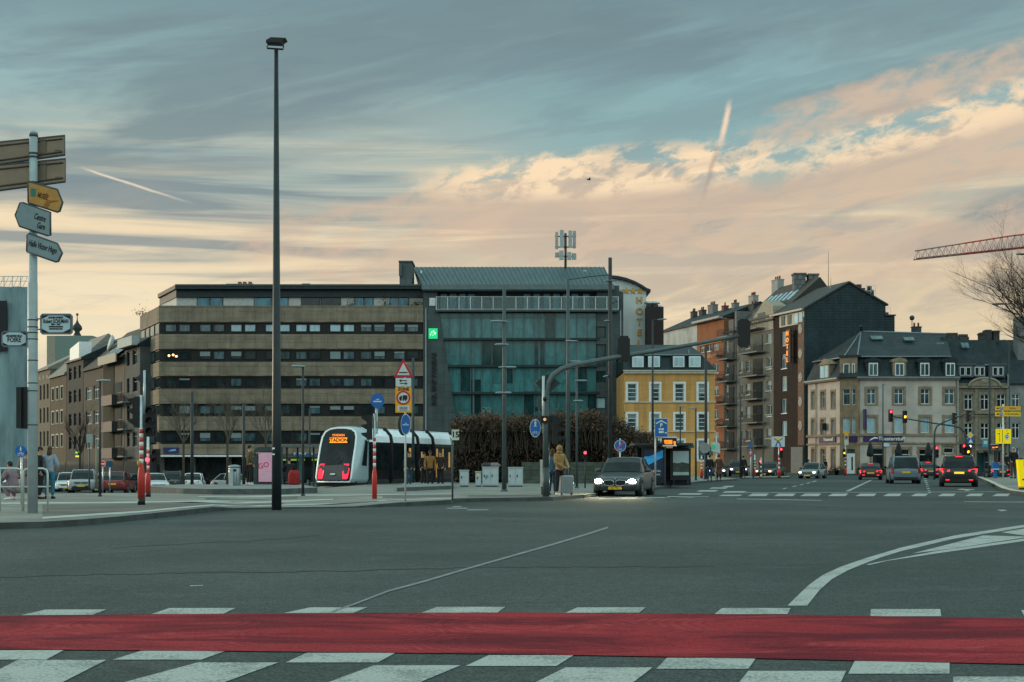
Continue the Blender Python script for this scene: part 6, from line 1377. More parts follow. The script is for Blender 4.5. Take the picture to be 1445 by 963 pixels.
# ------------------------------------------------------------------ cars
CGLASS = glass('car_glass', (.010, .017, .019), rnd=1., var=.3, spec=.18)
CHROME = mat('chrome', (.5, .52, .53), .2, .9, var=.05)
PLATE = mat('plate_yellow', (.62, .40, .04), .4, var=.05)
def car(name, label, loc, rz, L, W, H, kind, paint, head=None, tail=None, detail=False, group=None, plate=PLATE, plate_txt='', dark_low=True):
    r = thing(name, label, 'car', loc, rz, group); h = W/2
    P = {'hatch': (-.20, -.04, .30, .47, .60, .50), 'suv': (-.22, -.06, .38, .485, .60, .56), 'mpv': (-.30, -.10, .40, .49, .56, .52), 'sedan': (-.18, -.03, .22, .40, .62, .49)}[kind]
    yw, yr0, yr1, yb, belt, hood = P; zb = .20; belt *= H; hood *= H
    rearz = belt+.02 if kind != 'sedan' else belt-.02
    st = [(-.500, .66, .34, hood-.16), (-.494, .80, .27, hood-.08), (-.475, .90, zb+.02, hood-.03), (-.42, .97, zb, hood+.01), (-.32, 1, zb, hood+.05), (yw-.01, 1, zb, belt-.02),
          (yw+.06, 1, zb, belt), (.0, 1, zb, belt+.005), (.2, 1, zb, belt+.015), (.36, .99, zb, belt+.02), (.44, .97, zb+.02, rearz), (.482, .90, zb+.06, rearz-.02), (.497, .82, .34, rearz-.07), (.50, .72, .42, rearz-.2)]
    rings = []
    for y, w, z0, z1 in st:
        zm = z0+(z1-z0)*.45; ww = h*w
        half = [(ww*.55, z0), (ww*.93, z0+.01), (ww*.99, z0+.08), (ww*1.0, zm-.02), (ww*.985, zm+.06), (ww*.97, z1-.09), (ww*.93, z1-.03), (ww*.80, z1), (ww*.4, z1+.018)]
        rings.append([Vector((a, y*L, b)) for a, b in half]+[Vector((0, y*L, z1+.026))]+[Vector((-a, y*L, b)) for a, b in half[::-1]]+[Vector((0, y*L, z0))])
    mb = MB(); mb.smooth = True; mb.loft(rings, True, True); mb.build('body', paint, r, fix=True)
    # greenhouse
    wr = .70*h if kind != 'mpv' else .76*h
    if kind == 'suv': wr = .74*h
    g = [(yw*L, .84*h, .83*h, belt-.02, belt+.0), ((yw*.45+yr0*.55)*L, .89*h, (.80*h+wr)/2, belt-.01, belt+(H-belt)*.62), (yr0*L, .91*h, wr, belt, H-.045), ((yr0+yr1)/2*L, .91*h, wr, belt, H-.03), (yr1*L, .90*h, wr*.98, belt, H-.05), ((yr1*.4+yb*.6)*L, .87*h, (wr+.8*h)/2, belt, belt+(H-belt)*.50), (yb*L, .82*h, .81*h, belt-.02, belt+.0)]
    rg = [[Vector((-a, y, z0)), Vector((-b, y, z1)), Vector((-b*.5, y, z1+.03)), Vector((b*.5, y, z1+.03)), Vector((b, y, z1)), Vector((a, y, z0))] for y, a, b, z0, z1 in g]
    mb = MB(); mb.smooth = False; mb.loft(rg, True, True); gh = mb.build('windows', CGLASS, r, fix=True)
    # roof skin and pillars
    mb = MB(); mb.smooth = True; ys = [yr0*L-.03, (yr0*.7+yr1*.3)*L, (yr0+yr1)/2*L, yr1*L+.04]; zz_ = [H-.055, H-.03, H-.02, H-.055]
    rr = [[Vector((-wr-.03, y, z-.035)), Vector((-wr*.95, y, z+.012)), Vector((-wr*.5, y, z+.042)), Vector((wr*.5, y, z+.042)), Vector((wr*.95, y, z+.012)), Vector((wr+.03, y, z-.035)), Vector((0, y, z-.03))] for y, z in zip(ys, zz_)]
    mb.loft(rr, True, True); mb.build('roof', paint, r, fix=True)
    mb = MB()
    for s in (-1, 1):
        mb.tube([(s*.85*h, yw*L+.0, belt-.02), (s*(wr+.01), yr0*L, H-.05)], .038, 6)
        mb.tube([(s*.915*h, .06*L, belt), (s*(wr+.015), .06*L, H-.05)], .04, 6)
        mb.tube([(s*.83*h, yb*L-.02, belt-.02), (s*(wr*.98), yr1*L, H-.06)], .06 if kind != 'sedan' else .05, 6)
        if kind in ('suv', 'mpv'): mb.tube([(s*.90*h, (yr1-.06)*L, belt), (s*(wr+.01), (yr1-.07)*L, H-.05)], .05, 6)
    mb.build('pillar', paint, r)
    if kind in ('suv', 'mpv'):
        mb = MB()
        for s in (-1, 1): mb.tube([(s*(wr-.02), yr0*L+.1, H+.0), (s*(wr-.02), yr0*L+.25, H+.05), (s*(wr-.02), yr1*L-.2, H+.05), (s*(wr-.02), yr1*L-.03, H+.0)], .02, 6)
        mb.build('roof_rail', CHROME, r)
    # wheels
    wrad = .33 if kind not in ('suv',) else .37
    for yf in (-.315, .295):
        for s in (-1, 1):
            M = Matrix.Translation((s*(h-.11), yf*L, wrad)) @ Matrix.Rotation(R(90), 4, 'Y')
            a = MB(); a.lathe([(wrad+.075, -.11), (wrad+.075, .122)], (0, 0, 0), 20, M if s > 0 else M @ Matrix.Rotation(PI, 4, 'X')); a.build('wheel_arch', BLACK, r)
            t = MB(); t.lathe([(wrad*.6, -.10), (wrad-.03, -.105), (wrad, -.07), (wrad, .07), (wrad-.03, .125), (wrad*.66, .13), (wrad*.64, .10)], (0, 0, 0), 20, M if s > 0 else M @ Matrix.Rotation(PI, 4, 'X')); w = t.build('wheel', RUBBER, r)
            q = MB(); Mq = M if s > 0 else M @ Matrix.Rotation(PI, 4, 'X'); q.lathe([(wrad*.62, .112), (wrad*.56, .118)], (0,0,0), 20, Mq)
            for k in range(5):
                an = 2*PI*k/5; q.bc(0, 0, .125, wrad*.16, wrad*1.1, .02, Mq @ Matrix.Rotation(an, 4, 'Z'))
            q.build('rim', mat('alloy', (.28, .30, .31), .3, .7, var=.05), w)
    # mirrors
    for s in (-1, 1):
        mb = MB(); mb.ball((s*(h+.09), (yw+.07)*L, belt+.06), (.12, .07, .075), 10, 6); mb.tube([(s*h*.92, (yw+.07)*L, belt), (s*(h+.05), (yw+.07)*L, belt+.03)], .025, 5); mb.build('mirror', paint if detail else BLACK, r)
    # front
    yF = -.5*L
    mb = MB(); mb.slab([(-h*.62, .24), (h*.62, .24), (h*.72, .36), (h*.55, hood-.42), (-h*.55, hood-.42), (-h*.72, .36)], yF-.012, yF+.10); mb.build('bumper_intake', BLACK, r)
    if detail:
        for s in (-1, 1):
            k = MB(); pts = [(s*.035, hood-.27), (s*.05, hood-.15), (s*.14, hood-.11), (s*.38, hood-.125), (s*.44, hood-.18), (s*.40, hood-.30), (s*.2, hood-.335), (s*.06, hood-.31)]
            k.slab(pts, yF-.05, yF+.06); g_ = k.build('grille', BLACK, r)
            k = MB(); k.tube([(x, yF-.055, z) for x, z in pts+[pts[0]]], .014, 5); k.build('grille_ring', CHROME, g_)
        k = MB(); k.disc((0, hood-.055), .04, yF-.03, yF+.03, 14); k.build('badge', mat('badge_blue', (.2, .3, .5), .3, .2, var=0), r)
        for s in (-1, 1):
            k = MB(); k.slab([(s*h*.60, .34), (s*h*.86, .30), (s*h*.88, .46), (s*h*.62, .42)], yF-.01, yF+.16); k.build('side_intake', BLACK, r)
    else:
        k = MB(); k.slab([(-h*.46, hood-.26), (h*.46, hood-.26), (h*.52, hood-.14), (-h*.52, hood-.14)], yF-.012, yF+.06); k.build('grille', BLACK, r)
        k = MB(); k.bx(-h*.48, h*.48, yF-.02, yF-.0, hood-.21, hood-.19); k.bx(-.05, .05, yF-.03, yF-.012, hood-.24, hood-.16); k.build('badge', CHROME, r)
    for s in (-1, 1):
        k = MB(); z = hood-.155
        a = [(s*h*.54, yF-.0, z-.06), (s*h*.52, yF+.0, z+.05), (s*h*.80, yF+.11, z+.085), (s*h*.95, yF+.34, z+.10), (s*h*.955, yF+.30, z+.02), (s*h*.84, yF+.06, z-.07)]
        a = [(x, y-.02, z_) for x, y, z_ in a]
        k.add(a+[(x*.95, y+.14, z_) for x, y, z_ in a], [tuple(range(6)) if s < 0 else tuple(range(5, -1, -1)), tuple(range(11, 5, -1)) if s < 0 else tuple(range(6, 12))]+[(i, (i+1)%6, 6+(i+1)%6, 6+i) for i in range(6)])
        hl = k.build('headlight', mat('headlight_off', (.35, .38, .4), .15, .3, var=.1), r, fix=True)
        if head:
            k = MB(); k.ball((s*h*.72, yF+.02, z+.0), (.14, .08, .08) if detail else (.14, .08, .075), 12, 8); k.build('lamp', head, hl)
    k = MB(); k.bx(-.26, .26, yF-.035, yF-.013, hood-.47, hood-.36); p = k.build('licence_plate', plate, r)
    if plate_txt: k = MB(); k.text(plate_txt, .095, face_m(0, yF-.037, hood-.415), .002); k.build('plate_lettering', INK, p)
    # rear
    yR = .5*L
    for s in (-1, 1):
        k = MB(); z = belt-.10
        if kind in ('suv', 'hatch', 'sedan'): a = [(s*h*.50, yR+.01, z-.07), (s*h*.50, yR+.01, z+.03), (s*h*.90, yR-.05, z+.09), (s*h*.975, yR-.22, z+.07), (s*h*.97, yR-.2, z-.05), (s*h*.88, yR-.03, z-.13)]
        else: a = [(s*h*.80, yR+.01, z-.22), (s*h*.79, yR+.01, z+.06), (s*h*.92, yR-.05, z+.09), (s*h*.975, yR-.16, z+.05), (s*h*.97, yR-.15, z-.18), (s*h*.90, yR-.03, z-.24)]
        k.add(a+[(x*.95, y-.14, z_) for x, y, z_ in a], [tuple(range(5, -1, -1)) if s < 0 else tuple(range(6)), tuple(range(6, 12)) if s < 0 else tuple(range(11, 5, -1))]+[(i, (i+1)%6, 6+(i+1)%6, 6+i) for i in range(6)])
        k.build('tail_light', tail or L_TAIL0, r, fix=True)
    k = MB(); k.slab([(-h*.72, .27), (h*.72, .27), (h*.78, .42), (-h*.78, .42)], yR-.1, yR+.015); k.build('rear_bumper', BLACK, r)
    k = MB(); k.bx(-.26, .26, yR+.012, yR+.03, belt-.30, belt-.19); k.build('licence_plate', plate, r)
    if tail is L_TAIL: 
        k = MB(); k.bx(-.18, .18, yR*(yr1/.5)+.06, yR*(yr1/.5)+.14, H-.06, H-.03); k.build('brake_light', L_TAIL, r)
        for s in (-1, 1): k = MB(); k.bx(s*h*.62-.1, s*h*.62+.1, yR+.012, yR+.028, .36, .40); k.build('reflector', L_TAIL, r)
    return r
def gcar(px, py, Y=None, z=None):
    if Y is None: x, Y = GP(px, py)
    else: x = PX(px, Y)
    return (x, Y, G(x, Y)+(z or 0)+.006)
BLU = carpaint('paint_blue_grey', (.10, .14, .17)); PW = carpaint('paint_white', (.55, .60, .62)); PB = carpaint('paint_black', (.012, .014, .016)); PR = carpaint('paint_dark_red', (.16, .015, .018))
PG = carpaint('paint_grey', (.16, .19, .20)); PD = carpaint('paint_dark_blue', (.02, .03, .05)); PA = carpaint('paint_anthracite', (.035, .045, .05)); PS = carpaint('paint_silver', (.26, .29, .30))
car('car', 'dark sedan with both headlights blazing, turning towards us beside the waiting pedestrians', gcar(882, 699.5, 56.5), R(-15), 4.2, 1.82, 1.50, 'sedan', PA, head=L_HEAD, detail=True, plate_txt='HX 7911')
car('car', 'black suv seen from behind with glowing tail lights and roof rails, nearest the right kerb', gcar(1352, 682, 79.), PI+R(-16), 4.7, 1.95, 1.68, 'suv', PB, tail=L_TAIL, plate=mat('plate_lit', (.7, .5, .05), .4, var=0, emit=(1., .6, .05), es=.8))
car('car', 'grey people carrier seen from behind with a wide dark rear window', gcar(1274, 677.5, 91.), PI+R(-10), 4.4, 1.85, 1.72, 'mpv', BLU, tail=None)
car('car', 'small dark red hatchback braking with bright tail lights left of the people carrier', gcar(1228, 674, 112.), PI+R(-13), 4.0, 1.75, 1.30, 'hatch', carpaint('paint_maroon', (.05, .01, .014)), tail=L_TAIL)
car('car', 'small grey hatchback with warm headlights coming towards us past the pale corner house', gcar(1147, 674.5, 122.), R(-27), 3.7, 1.65, 1.36, 'hatch', PG, head=L_HEADW)
car('car', 'dark car waiting with one warm headlight beside the signal pole with the direction board', gcar(1088, 671, 136.), R(-30), 4.3, 1.8, 1.45, 'sedan', PB, head=L_HEADW)
car('car', 'dark car with bluish headlights behind the woman in the brown coat', gcar(1012, 671, 140.), R(-9), 4.3, 1.8, 1.5, 'hatch', PD, head=L_HEADB)
car('car', 'dark car with bluish headlights in the middle of the far queue', gcar(1042, 670.5, 142.), R(-9), 4.4, 1.85, 1.55, 'suv', PB, head=L_HEADB)
car('car', 'dark blue car half hidden behind the black suv', gcar(1394, 672, 118.), PI+R(14), 4.2, 1.8, 1.4, 'hatch', PD, tail=L_TAIL)
car('car', 'dark car with tail light just left of the pole behind the people carrier', gcar(1302, 672, 126.), PI+R(4), 4.2, 1.8, 1.42, 'hatch', PA, tail=L_TAIL)
car('car', 'dark red hatchback with its rear to us near the striped pole on the left', gcar(167, 690, 100.), PI+R(4), 4.2, 1.8, 1.5, 'hatch', PR, tail=None)
car('car', 'white hatchback facing us, furthest left of the parked pair by the signpost', gcar(96, 690, 112.), R(14), 4.2, 1.78, 1.5, 'hatch', PW)
car('car', 'pale grey suv facing us between the white hatchback and the no-entry sign', gcar(118, 692, 103.), R(12), 4.5, 1.9, 1.66, 'suv', PS)
car('car', 'white sedan seen from the front between the two striped poles and the dark suv', gcar(219, 690, 116.), R(22), 4.5, 1.82, 1.46, 'sedan', PW)
car('car', 'dark suv seen from the front with a yellow plate, parked right of the white sedan', gcar(243, 690, 124.), R(6), 4.5, 1.9, 1.66, 'suv', PA)
car('car', 'white hatchback seen from behind with red lamps, left of the silver bin', gcar(274, 690, 122.), PI+R(8), 4.1, 1.8, 1.5, 'hatch', PW)
car('car', 'grey car behind the silver bin, half hidden by the platform edge', gcar(330, 690, 118.), R(50), 4.3, 1.8, 1.46, 'sedan', PS)
car('car', 'dark blue car behind the red hatchback at the left', gcar(190, 688, 124.), PI+R(-18), 4.3, 1.8, 1.45, 'hatch', PD)
car('car', 'silver estate car behind the red hatchback, its roof just showing', gcar(158, 688, 128.), PI, 4.4, 1.8, 1.62, 'mpv', PS)
car('car', 'white van-like car at the far left behind the railing', gcar(8, 690, 100.), R(10), 4.3, 1.85, 1.75, 'mpv', PW)
car('car', 'black car between the crouching people and the signpost at the left', gcar(76, 690, 118.), R(6), 4.4, 1.85, 1.5, 'suv', PB)

# the two lit headlamps really light the road before the car
for s in (-.62, .62):
    ld = bpy.data.lights.new('headlamp', 'SPOT'); lo = bpy.data.objects.new('headlamp', ld); col.objects.link(lo); cx, cy, _ = gcar(882, 699.5, 56.5)
    ld.energy = 380; ld.spot_size = R(50); ld.spot_blend = .8; ld.color = (1., .84, .5); ld.shadow_soft_size = .08; a = R(-15); lo.location = (cx+s*math.cos(a)+math.sin(a)*2.3, cy+s*math.sin(a)-math.cos(a)*2.3, .66); lo.rotation_euler = (R(80), 0, a+PI)
# ------------------------------------------------------------------ people
def skin_mesh(verts, edges, radii, lv=1):
    me = bpy.data.meshes.new('tmp'); me.from_pydata(verts, edges, []); o = bpy.data.objects.new('tmp', me); col.objects.link(o)
    m = o.modifiers.new('s', 'SKIN'); m.use_smooth_shade = True
    for i, rr in enumerate(radii):
        sv = me.skin_vertices[0].data[i]; sv.radius = rr if isinstance(rr, tuple) else (rr, rr)
        sv.use_root = (i == 0)
    s = o.modifiers.new('b', 'SUBSURF'); s.levels = lv; s.render_levels = lv
    bpy.context.view_layer.update(); dg = bpy.context.evaluated_depsgraph_get(); ev = bpy.data.meshes.new_from_object(o.evaluated_get(dg))
    bpy.data.objects.remove(o); bpy.data.meshes.remove(me); return ev
def add_skin(mb, verts, edges, radii, lv=1):
    ev = skin_mesh(verts, edges, radii, lv); sm = mb.smooth; mb.smooth = True
    mb.add([v.co for v in ev.vertices], [tuple(p.vertices) for p in ev.polygons]); mb.smooth = sm; bpy.data.meshes.remove(ev)
def cloth(name, c, **k): return mat(name, c, .9, var=.22, sc_=6, **k)
SKIN_L = mat('skin_light', (.36, .21, .15), .6, var=.08); SKIN_D = mat('skin_brown', (.16, .08, .05), .6, var=.08)
HAIRD = mat('hair_dark', (.018, .014, .012), .7, var=.3); HAIRB = mat('hair_brown', (.06, .035, .022), .7, var=.3); GREYH = mat('hair_grey', (.25, .24, .23), .7, var=.2)
def person(label, loc, rz, coat, trousers, hair=HAIRD, h=1.75, skin=SKIN_L, coat_len=.82, arms=None, hood=None, shorts=False, shoes=None, long_hair=False, stride=0., bag=None, crouch=False, cname='jacket', bare_leg=False, trname='trousers', bulk=1.):
    r = thing('person', label, 'person', loc, rz); k = h/1.75
    hz = .95 if not crouch else .42; dz = 0 if not crouch else -.53
    A = dict(eL=(-.25, .03, 1.16), wL=(-.25, -.06, .93), eR=(.25, .03, 1.16), wR=(.25, -.06, .93)); A.update(arms or {})
    def V(x, y, z): return (x*k, y*k, z*k)
    def off(p): return V(p[0], p[1], p[2]+dz)
    if not crouch:
        kL, kR = (-.10, -.02-stride*.5, .50), (.10, -.02+stride*.4, .50); aL, aR = (-.11, .02-stride, .085), (.11, .03+stride, .085); pel = (0, 0, .95); sh_y = 0
    else:
        kL, kR = (-.16, -.36, .52), (.16, -.36, .52); aL, aR = (-.14, -.08, .085), (.14, -.08, .085); pel = (0, .06, .36); sh_y = -.16
    top = [(0, sh_y*.4, 1.17+dz), (0, sh_y, 1.40+dz), (0, sh_y-.01, 1.50+dz), (0, sh_y-.025, 1.57+dz), (0, sh_y-.03, 1.66+dz), (0, sh_y-.02, 1.73+dz)]
    shL, shR = (-.175, sh_y, 1.43+dz), (.175, sh_y, 1.43+dz)
    arm = {q: (A[q][0], A[q][1]+sh_y, A[q][2]+dz) for q in A}
    if crouch: arm = dict(eL=(-.26, -.22, .70), wL=(-.16, -.42, .58), eR=(.26, -.22, .70), wR=(.16, -.42, .58))
    def hand(w, e):
        w, e = Vector(w), Vector(e); return tuple(w+(w-e).normalized()*.075)
    hL, hR = hand(arm['wL'], arm['eL']), hand(arm['wR'], arm['eR'])
    tL, tR = (aL[0]-.01, aL[1]-.14, .04), (aR[0]+.01, aR[1]-.14, .04)
    vs = [pel]+top+[shL, arm['eL'], arm['wL'], hL, shR, arm['eR'], arm['wR'], hR, (-.09, pel[1], pel[2]-.06), kL, aL, tL, (.09, pel[1], pel[2]-.06), kR, aR, tR]
    ed = [(0,1),(1,2),(2,3),(3,4),(4,5),(5,6),(2,7),(7,8),(8,9),(9,10),(2,11),(11,12),(12,13),(13,14),(0,15),(15,16),(16,17),(17,18),(0,19),(19,20),(20,21),(21,22)]
    ra = [(.13,.10), (.12,.09), (.13,.09), .05, (.065,.075), (.080,.098), (.055,.07), .055, .042, .027, (.018,.036), .055, .042, .027, (.018,.036), .085, .055, .036, .03, .085, .055, .036, .03]
    S = lambda q: q*k if not isinstance(q, tuple) else (q[0]*k, q[1]*k)
    mb = MB(); add_skin(mb, [tuple(c*k for c in v) for v in vs], ed, [S(q) for q in ra], 2)
    mb.smooth = True
    for hp, wp in ((hL, arm['wL']), (hR, arm['wR'])):                       # five fingers on each hand
        hp, wp = Vector(hp), Vector(wp); d = (hp-wp).normalized(); side = d.cross(Vector((1, 0, 0)))
        if side.length < .2: side = Vector((0, 1, 0))
        side.normalize(); nrm = d.cross(side)
        for i, l_ in enumerate((.055, .068, .072, .062)):
            b = hp+side*((i-1.5)*.019); mb.tube([b*k, (b+d*l_*.5+nrm*.006)*k, (b+d*l_+nrm*.02)*k], [.009*k, .008*k, .006*k], 5)
        b = wp+d*.03-side*.03; mb.tube([b*k, (b-side*.025+d*.03)*k, (b-side*.03+d*.055)*k], [.011*k, .010*k, .007*k], 5)
    hc = Vector(top[4])
    mb.tube([(hc+Vector((0, -.085, .015)))*k, (hc+Vector((0, -.118, -.018)))*k], [.010*k, .017*k], 6)     # nose
    for s in (-1, 1): mb.ball(tuple((hc+Vector((s*.078, .01, 0)))*k), (.012*k, .022*k, .03*k), 8, 6)                                                       # ears
    body = mb.build('body', skin, r)
    mb = MB()
    for s in (-1, 1): mb.ball(tuple((hc+Vector((s*.032, -.086, .018)))*k), .0095*k, 8, 6)
    mb.build('eye', INK, r)
    mb = MB(); mb.bc(0, (hc.y-.092)*k, (hc.z-.055)*k, .045*k, .012*k, .010*k); mb.build('mouth', mat('lips', (.22, .07, .06), .6, var=0), r)
    # hair
    mb = MB(); mb.ball(tuple((hc+Vector((0, .020, .030)))*k), (.088*k, .102*k, .095*k), 14, 10)
    if long_hair: mb.ball(tuple((hc+Vector((0, .065, -.11)))*k), (.095*k, .055*k, .17*k), 12, 8)
    mb.build('hair', hair, r)
    # jacket
    b = bulk; cz = coat_len if not crouch else .30
    jv = [(0, pel[1], cz+.0), (0, sh_y*.3, 1.10+dz), (0, sh_y, 1.36+dz), (0, sh_y-.005, 1.475+dz), shL, arm['eL'], tuple(Vector(arm['wL'])*1.0), shR, arm['eR'], tuple(Vector(arm['wR'])*1.0)]
    je = [(0,1), (1,2), (2,3), (2,4), (4,5), (5,6), (2,7), (7,8), (8,9)]
    jr = [(.165*b, .125*b), (.155*b, .12*b), (.165*b, .12*b), .075, .085*b, .068*b, .050, .085*b, .068*b, .050]
    mb = MB(); add_skin(mb, [tuple(c*k for c in v) for v in jv], je, [S(q) for q in jr], 2)
    if coat_len < .6 and not crouch:
        mb.loft([[Vector((math.cos(a)*w*k, math.sin(a)*w*.75*k, z*k)) for a in [2*PI*i/14 for i in range(14)]] for w, z in ((.21*b, coat_len-.02), (.185*b, .8), (.155*b, 1.05))], True, True)
    mb.build(cname, coat, r)
    if hood:
        mb = MB(); mb.ball(tuple((hc+Vector((0, .030, .012)))*k), (.112*k, .122*k, .135*k), 14, 10); mb.ball(tuple((hc+Vector((0, .03, -.12)))*k), (.12*k, .11*k, .07*k), 12, 6); mb.build('hood', hood, r)
    # trousers and shoes
    kz = 1.0 if not shorts else .0
    tv = [(pel[0], pel[1], pel[2]+.04), (-.09, pel[1], pel[2]-.07), kL, (aL[0], aL[1], aL[2]+.03), (.09, pel[1], pel[2]-.07), kR, (aR[0], aR[1], aR[2]+.03)]
    if shorts: tv[3] = tuple(Vector(kL)+Vector((0, 0, -.03))); tv[6] = tuple(Vector(kR)+Vector((0, 0, -.03)))
    mb = MB(); add_skin(mb, [tuple(c*k for c in v) for v in tv], [(0,1),(1,2),(2,3),(0,4),(4,5),(5,6)], [S(q) for q in [(.15,.115), .105, .078, .062, .105, .078, .062]], 2); mb.build(trname, trousers, r)
    mb = MB(); mb.smooth = True
    for a in (aL, aR):
        for (yy, w, zt) in (): pass
        mb.loft([[Vector(((a[0]+math.cos(t)*w)*k, (a[1]+yy)*k, (max(.0, .5*zt+math.sin(t)*zt*.5))*k)) for t in [2*PI*i/8 for i in range(8)]] for yy, w, zt in ((.07, .035, .08), (.03, .046, .11), (-.06, .050, .09), (-.15, .045, .065), (-.19, .025, .045))], True, True)
    mb.build('shoes', shoes or mat('shoe_dark', (.02, .02, .02), .7), r)
    return r
def pp(px, py, z=KH):
    x, Y = GP(px, py, z); return (x, Y, z)
C_TAN = cloth('cloth_tan', (.27, .165, .065)); C_DEN = cloth('cloth_denim', (.045, .11, .16)); C_DENT = cloth('cloth_blue_trousers', (.02, .05, .08)); C_BLK = cloth('cloth_black', (.014, .015, .016)); C_BRN = cloth('cloth_brown', (.085, .042, .022))
C_MUS = cloth('cloth_mustard', (.20, .105, .03)); C_GRY = cloth('cloth_grey', (.06, .07, .075)); C_LBL = cloth('cloth_light_blue', (.22, .29, .36)); C_TEA = cloth('cloth_teal_trousers', (.025, .13, .20)); C_PINK = cloth('cloth_dusty_pink', (.17, .13, .145)); C_RED = cloth('cloth_red', (.22, .02, .02)); C_OLV = cloth('cloth_olive', (.07, .055, .03))
SH_W = mat('shoe_white', (.5, .52, .52), .7, var=.1)
person('person in a tan hooded jacket holding the handle of a silver suitcase', pp(789.5, 699.2), R(35), C_TAN, C_BLK, h=1.76, hood=C_TAN, arms=dict(eR=(.24, -.10, 1.18), wR=(.14, -.34, 1.03), eL=(-.24, -.08, 1.17), wL=(-.03, -.32, 1.02)), shoes=SH_W)
person('person in a blue denim jacket standing beside the traffic light pole, facing away', pp(779.5, 698.8), R(165), C_DEN, C_DENT, h=1.66, hair=HAIRB, long_hair=True)
person('person in a mustard jacket standing in front of the tram doors', pp(607, 687.5), R(5), C_MUS, C_BLK, h=1.78, skin=SKIN_D, shoes=SH_W, stride=.08)
person('person in a dark jacket standing just right of the mustard jacket by the tram', pp(621.5, 687.4), R(-10), cloth('cloth_dark_brown', (.03, .022, .018)), C_BLK, h=1.74, skin=SKIN_L, shoes=SH_W)
person('person in black half hidden beside the tram doors left of the mustard jacket', pp(598, 686.8), R(40), C_BLK, C_BLK, h=1.7)
person('person in a dark jacket with jeans behind the round blue sign post', pp(577, 688), R(20), C_BLK, C_DENT, h=1.72, stride=.12)
person('person in an olive jacket reaching an arm towards the pink poster', (PX(356, 62.5), 61.8, KH+.2), R(130), C_OLV, C_BLK, h=1.72, arms=dict(eR=(.28, -.22, 1.32), wR=(.22, -.48, 1.42)), shoes=SH_W)
person('person in black sitting low with a red bag beside the tram stop shelter', (PX(409, 64), 64, KH+.2), R(200), C_BLK, C_BLK, h=1.72, crouch=True)
person('person in a light blue top and teal trousers seen from behind at the left railing', pp(70, 704.2), R(175), C_LBL, C_TEA, h=1.68, hair=HAIRB, long_hair=True, arms=dict(eL=(-.27, -.02, 1.15), wL=(-.2, -.18, 1.02)))
person('person in a dusty pink coat bending low behind the railing at the far left', pp(20, 706), R(250), C_PINK, C_PINK, h=1.70, crouch=True, bulk=1.25, shoes=SH_W)
person('second person in a patterned dark pink coat standing behind the signpost', pp(36, 704.5), R(200), C_PINK, C_BLK, h=1.55, coat_len=.5)
person('person in a black hooded coat squeezed between the signpost and the railing end', pp(56, 704.5), R(100), C_BLK, C_BLK, h=1.66, coat_len=.6)
person('person in shorts standing between the two advertising panels of the bus shelter', (PX(950.5, 75), 75, KH), R(10), C_BLK, C_BLK, h=1.72, shorts=True)
person('person in a long brown coat walking away near the striped pole', pp(1014.5, 678.8, KH), R(160), C_BRN, C_BLK, h=1.72, coat_len=.5, cname='coat')
person('person in dark blue beside the octagonal sign back', pp(1001.5, 678.5, KH), R(180), C_BLK, C_DENT, h=1.70)
person('person in black at the foot of the dark pole on the island', (PX(1049, 112), 112, KH), R(170), C_BLK, C_BLK, h=1.75)
person('grey-haired person in a black jacket standing on the right pavement by the yellow board', (PX(1430, 84), 84, .40), R(185), C_BLK, cloth('cloth_khaki', (.05, .048, .036)), h=1.82, hair=GREYH)
person('small dark figure in the distance left of the person on the right pavement', (PX(1420, 118), 118, .43), R(160), C_BLK, C_BLK, h=1.7)
person('dark figure walking before the pale corner house by the plant tubs', (PX(1165, 158), 158, .02), R(120), C_BLK, C_GRY, h=1.76, stride=.15)
person('dark figure at the left end of the corner house beside the hotel', (PX(1141, 160), 160, .02), R(80), C_BLK, C_BLK, h=1.7)
# the suitcase the tan-hooded person holds, and the red bag at the stop
def suitcase():
    x, Y = GP(799, 699.0, KH); r = thing('suitcase', 'large silver-grey ribbed suitcase with its handle pulled out', 'suitcase', (x, Y-.12, KH), R(8))
    mb = MB(); w, d, z0, z1 = .25, .15, .07, .72
    def ring(s, z): return [Vector((math.copysign(abs(math.cos(t))**.35, math.cos(t))*w*s, math.copysign(abs(math.sin(t))**.35, math.sin(t))*d*s, z)) for t in [2*PI*(i+.5)/20 for i in range(20)]]
    mb.smooth = True; mb.loft([ring(.88, z0), ring(.97, z0+.02), ring(1, z0+.06), ring(1, z1-.06), ring(.97, z1-.02), ring(.88, z1)], True, True); mb.smooth = False
    mb.build('shell', mat('case_silver', (.23, .26, .28), .45, .2, var=.08), r)
    mb = MB()
    for k in range(7): u = -.19+k*.38/6; mb.bx(u-.008, u+.008, -.163, -.145, z0+.05, z1-.05)
    mb.build('rib', mat('case_rib', (.15, .17, .18), .5), r)
    mb = MB(); mb.tube([(-.09, .1, z1), (-.09, .1, 1.02), (.09, .1, 1.02), (.09, .1, z1)], .011, 6); mb.bx(-.10, .10, .085, .115, 1.0, 1.03); mb.build('handle', STEEL, r)
    for sx in (-.19, .19):
        for sy in (-.09, .09): mb = MB(); mb.tube([(sx-.012, sy, .035), (sx+.012, sy, .035)], .035, 10); mb.bx(sx-.02, sx+.02, sy-.02, sy+.02, .05, .08); mb.build('wheel', RUBBER, r)
suitcase()
r = thing('bag', 'upright red bag on the tram platform beside the sitting person', 'bag', (PX(415, 63), 63, KH+.2)); mb = MB(); mb.smooth = True
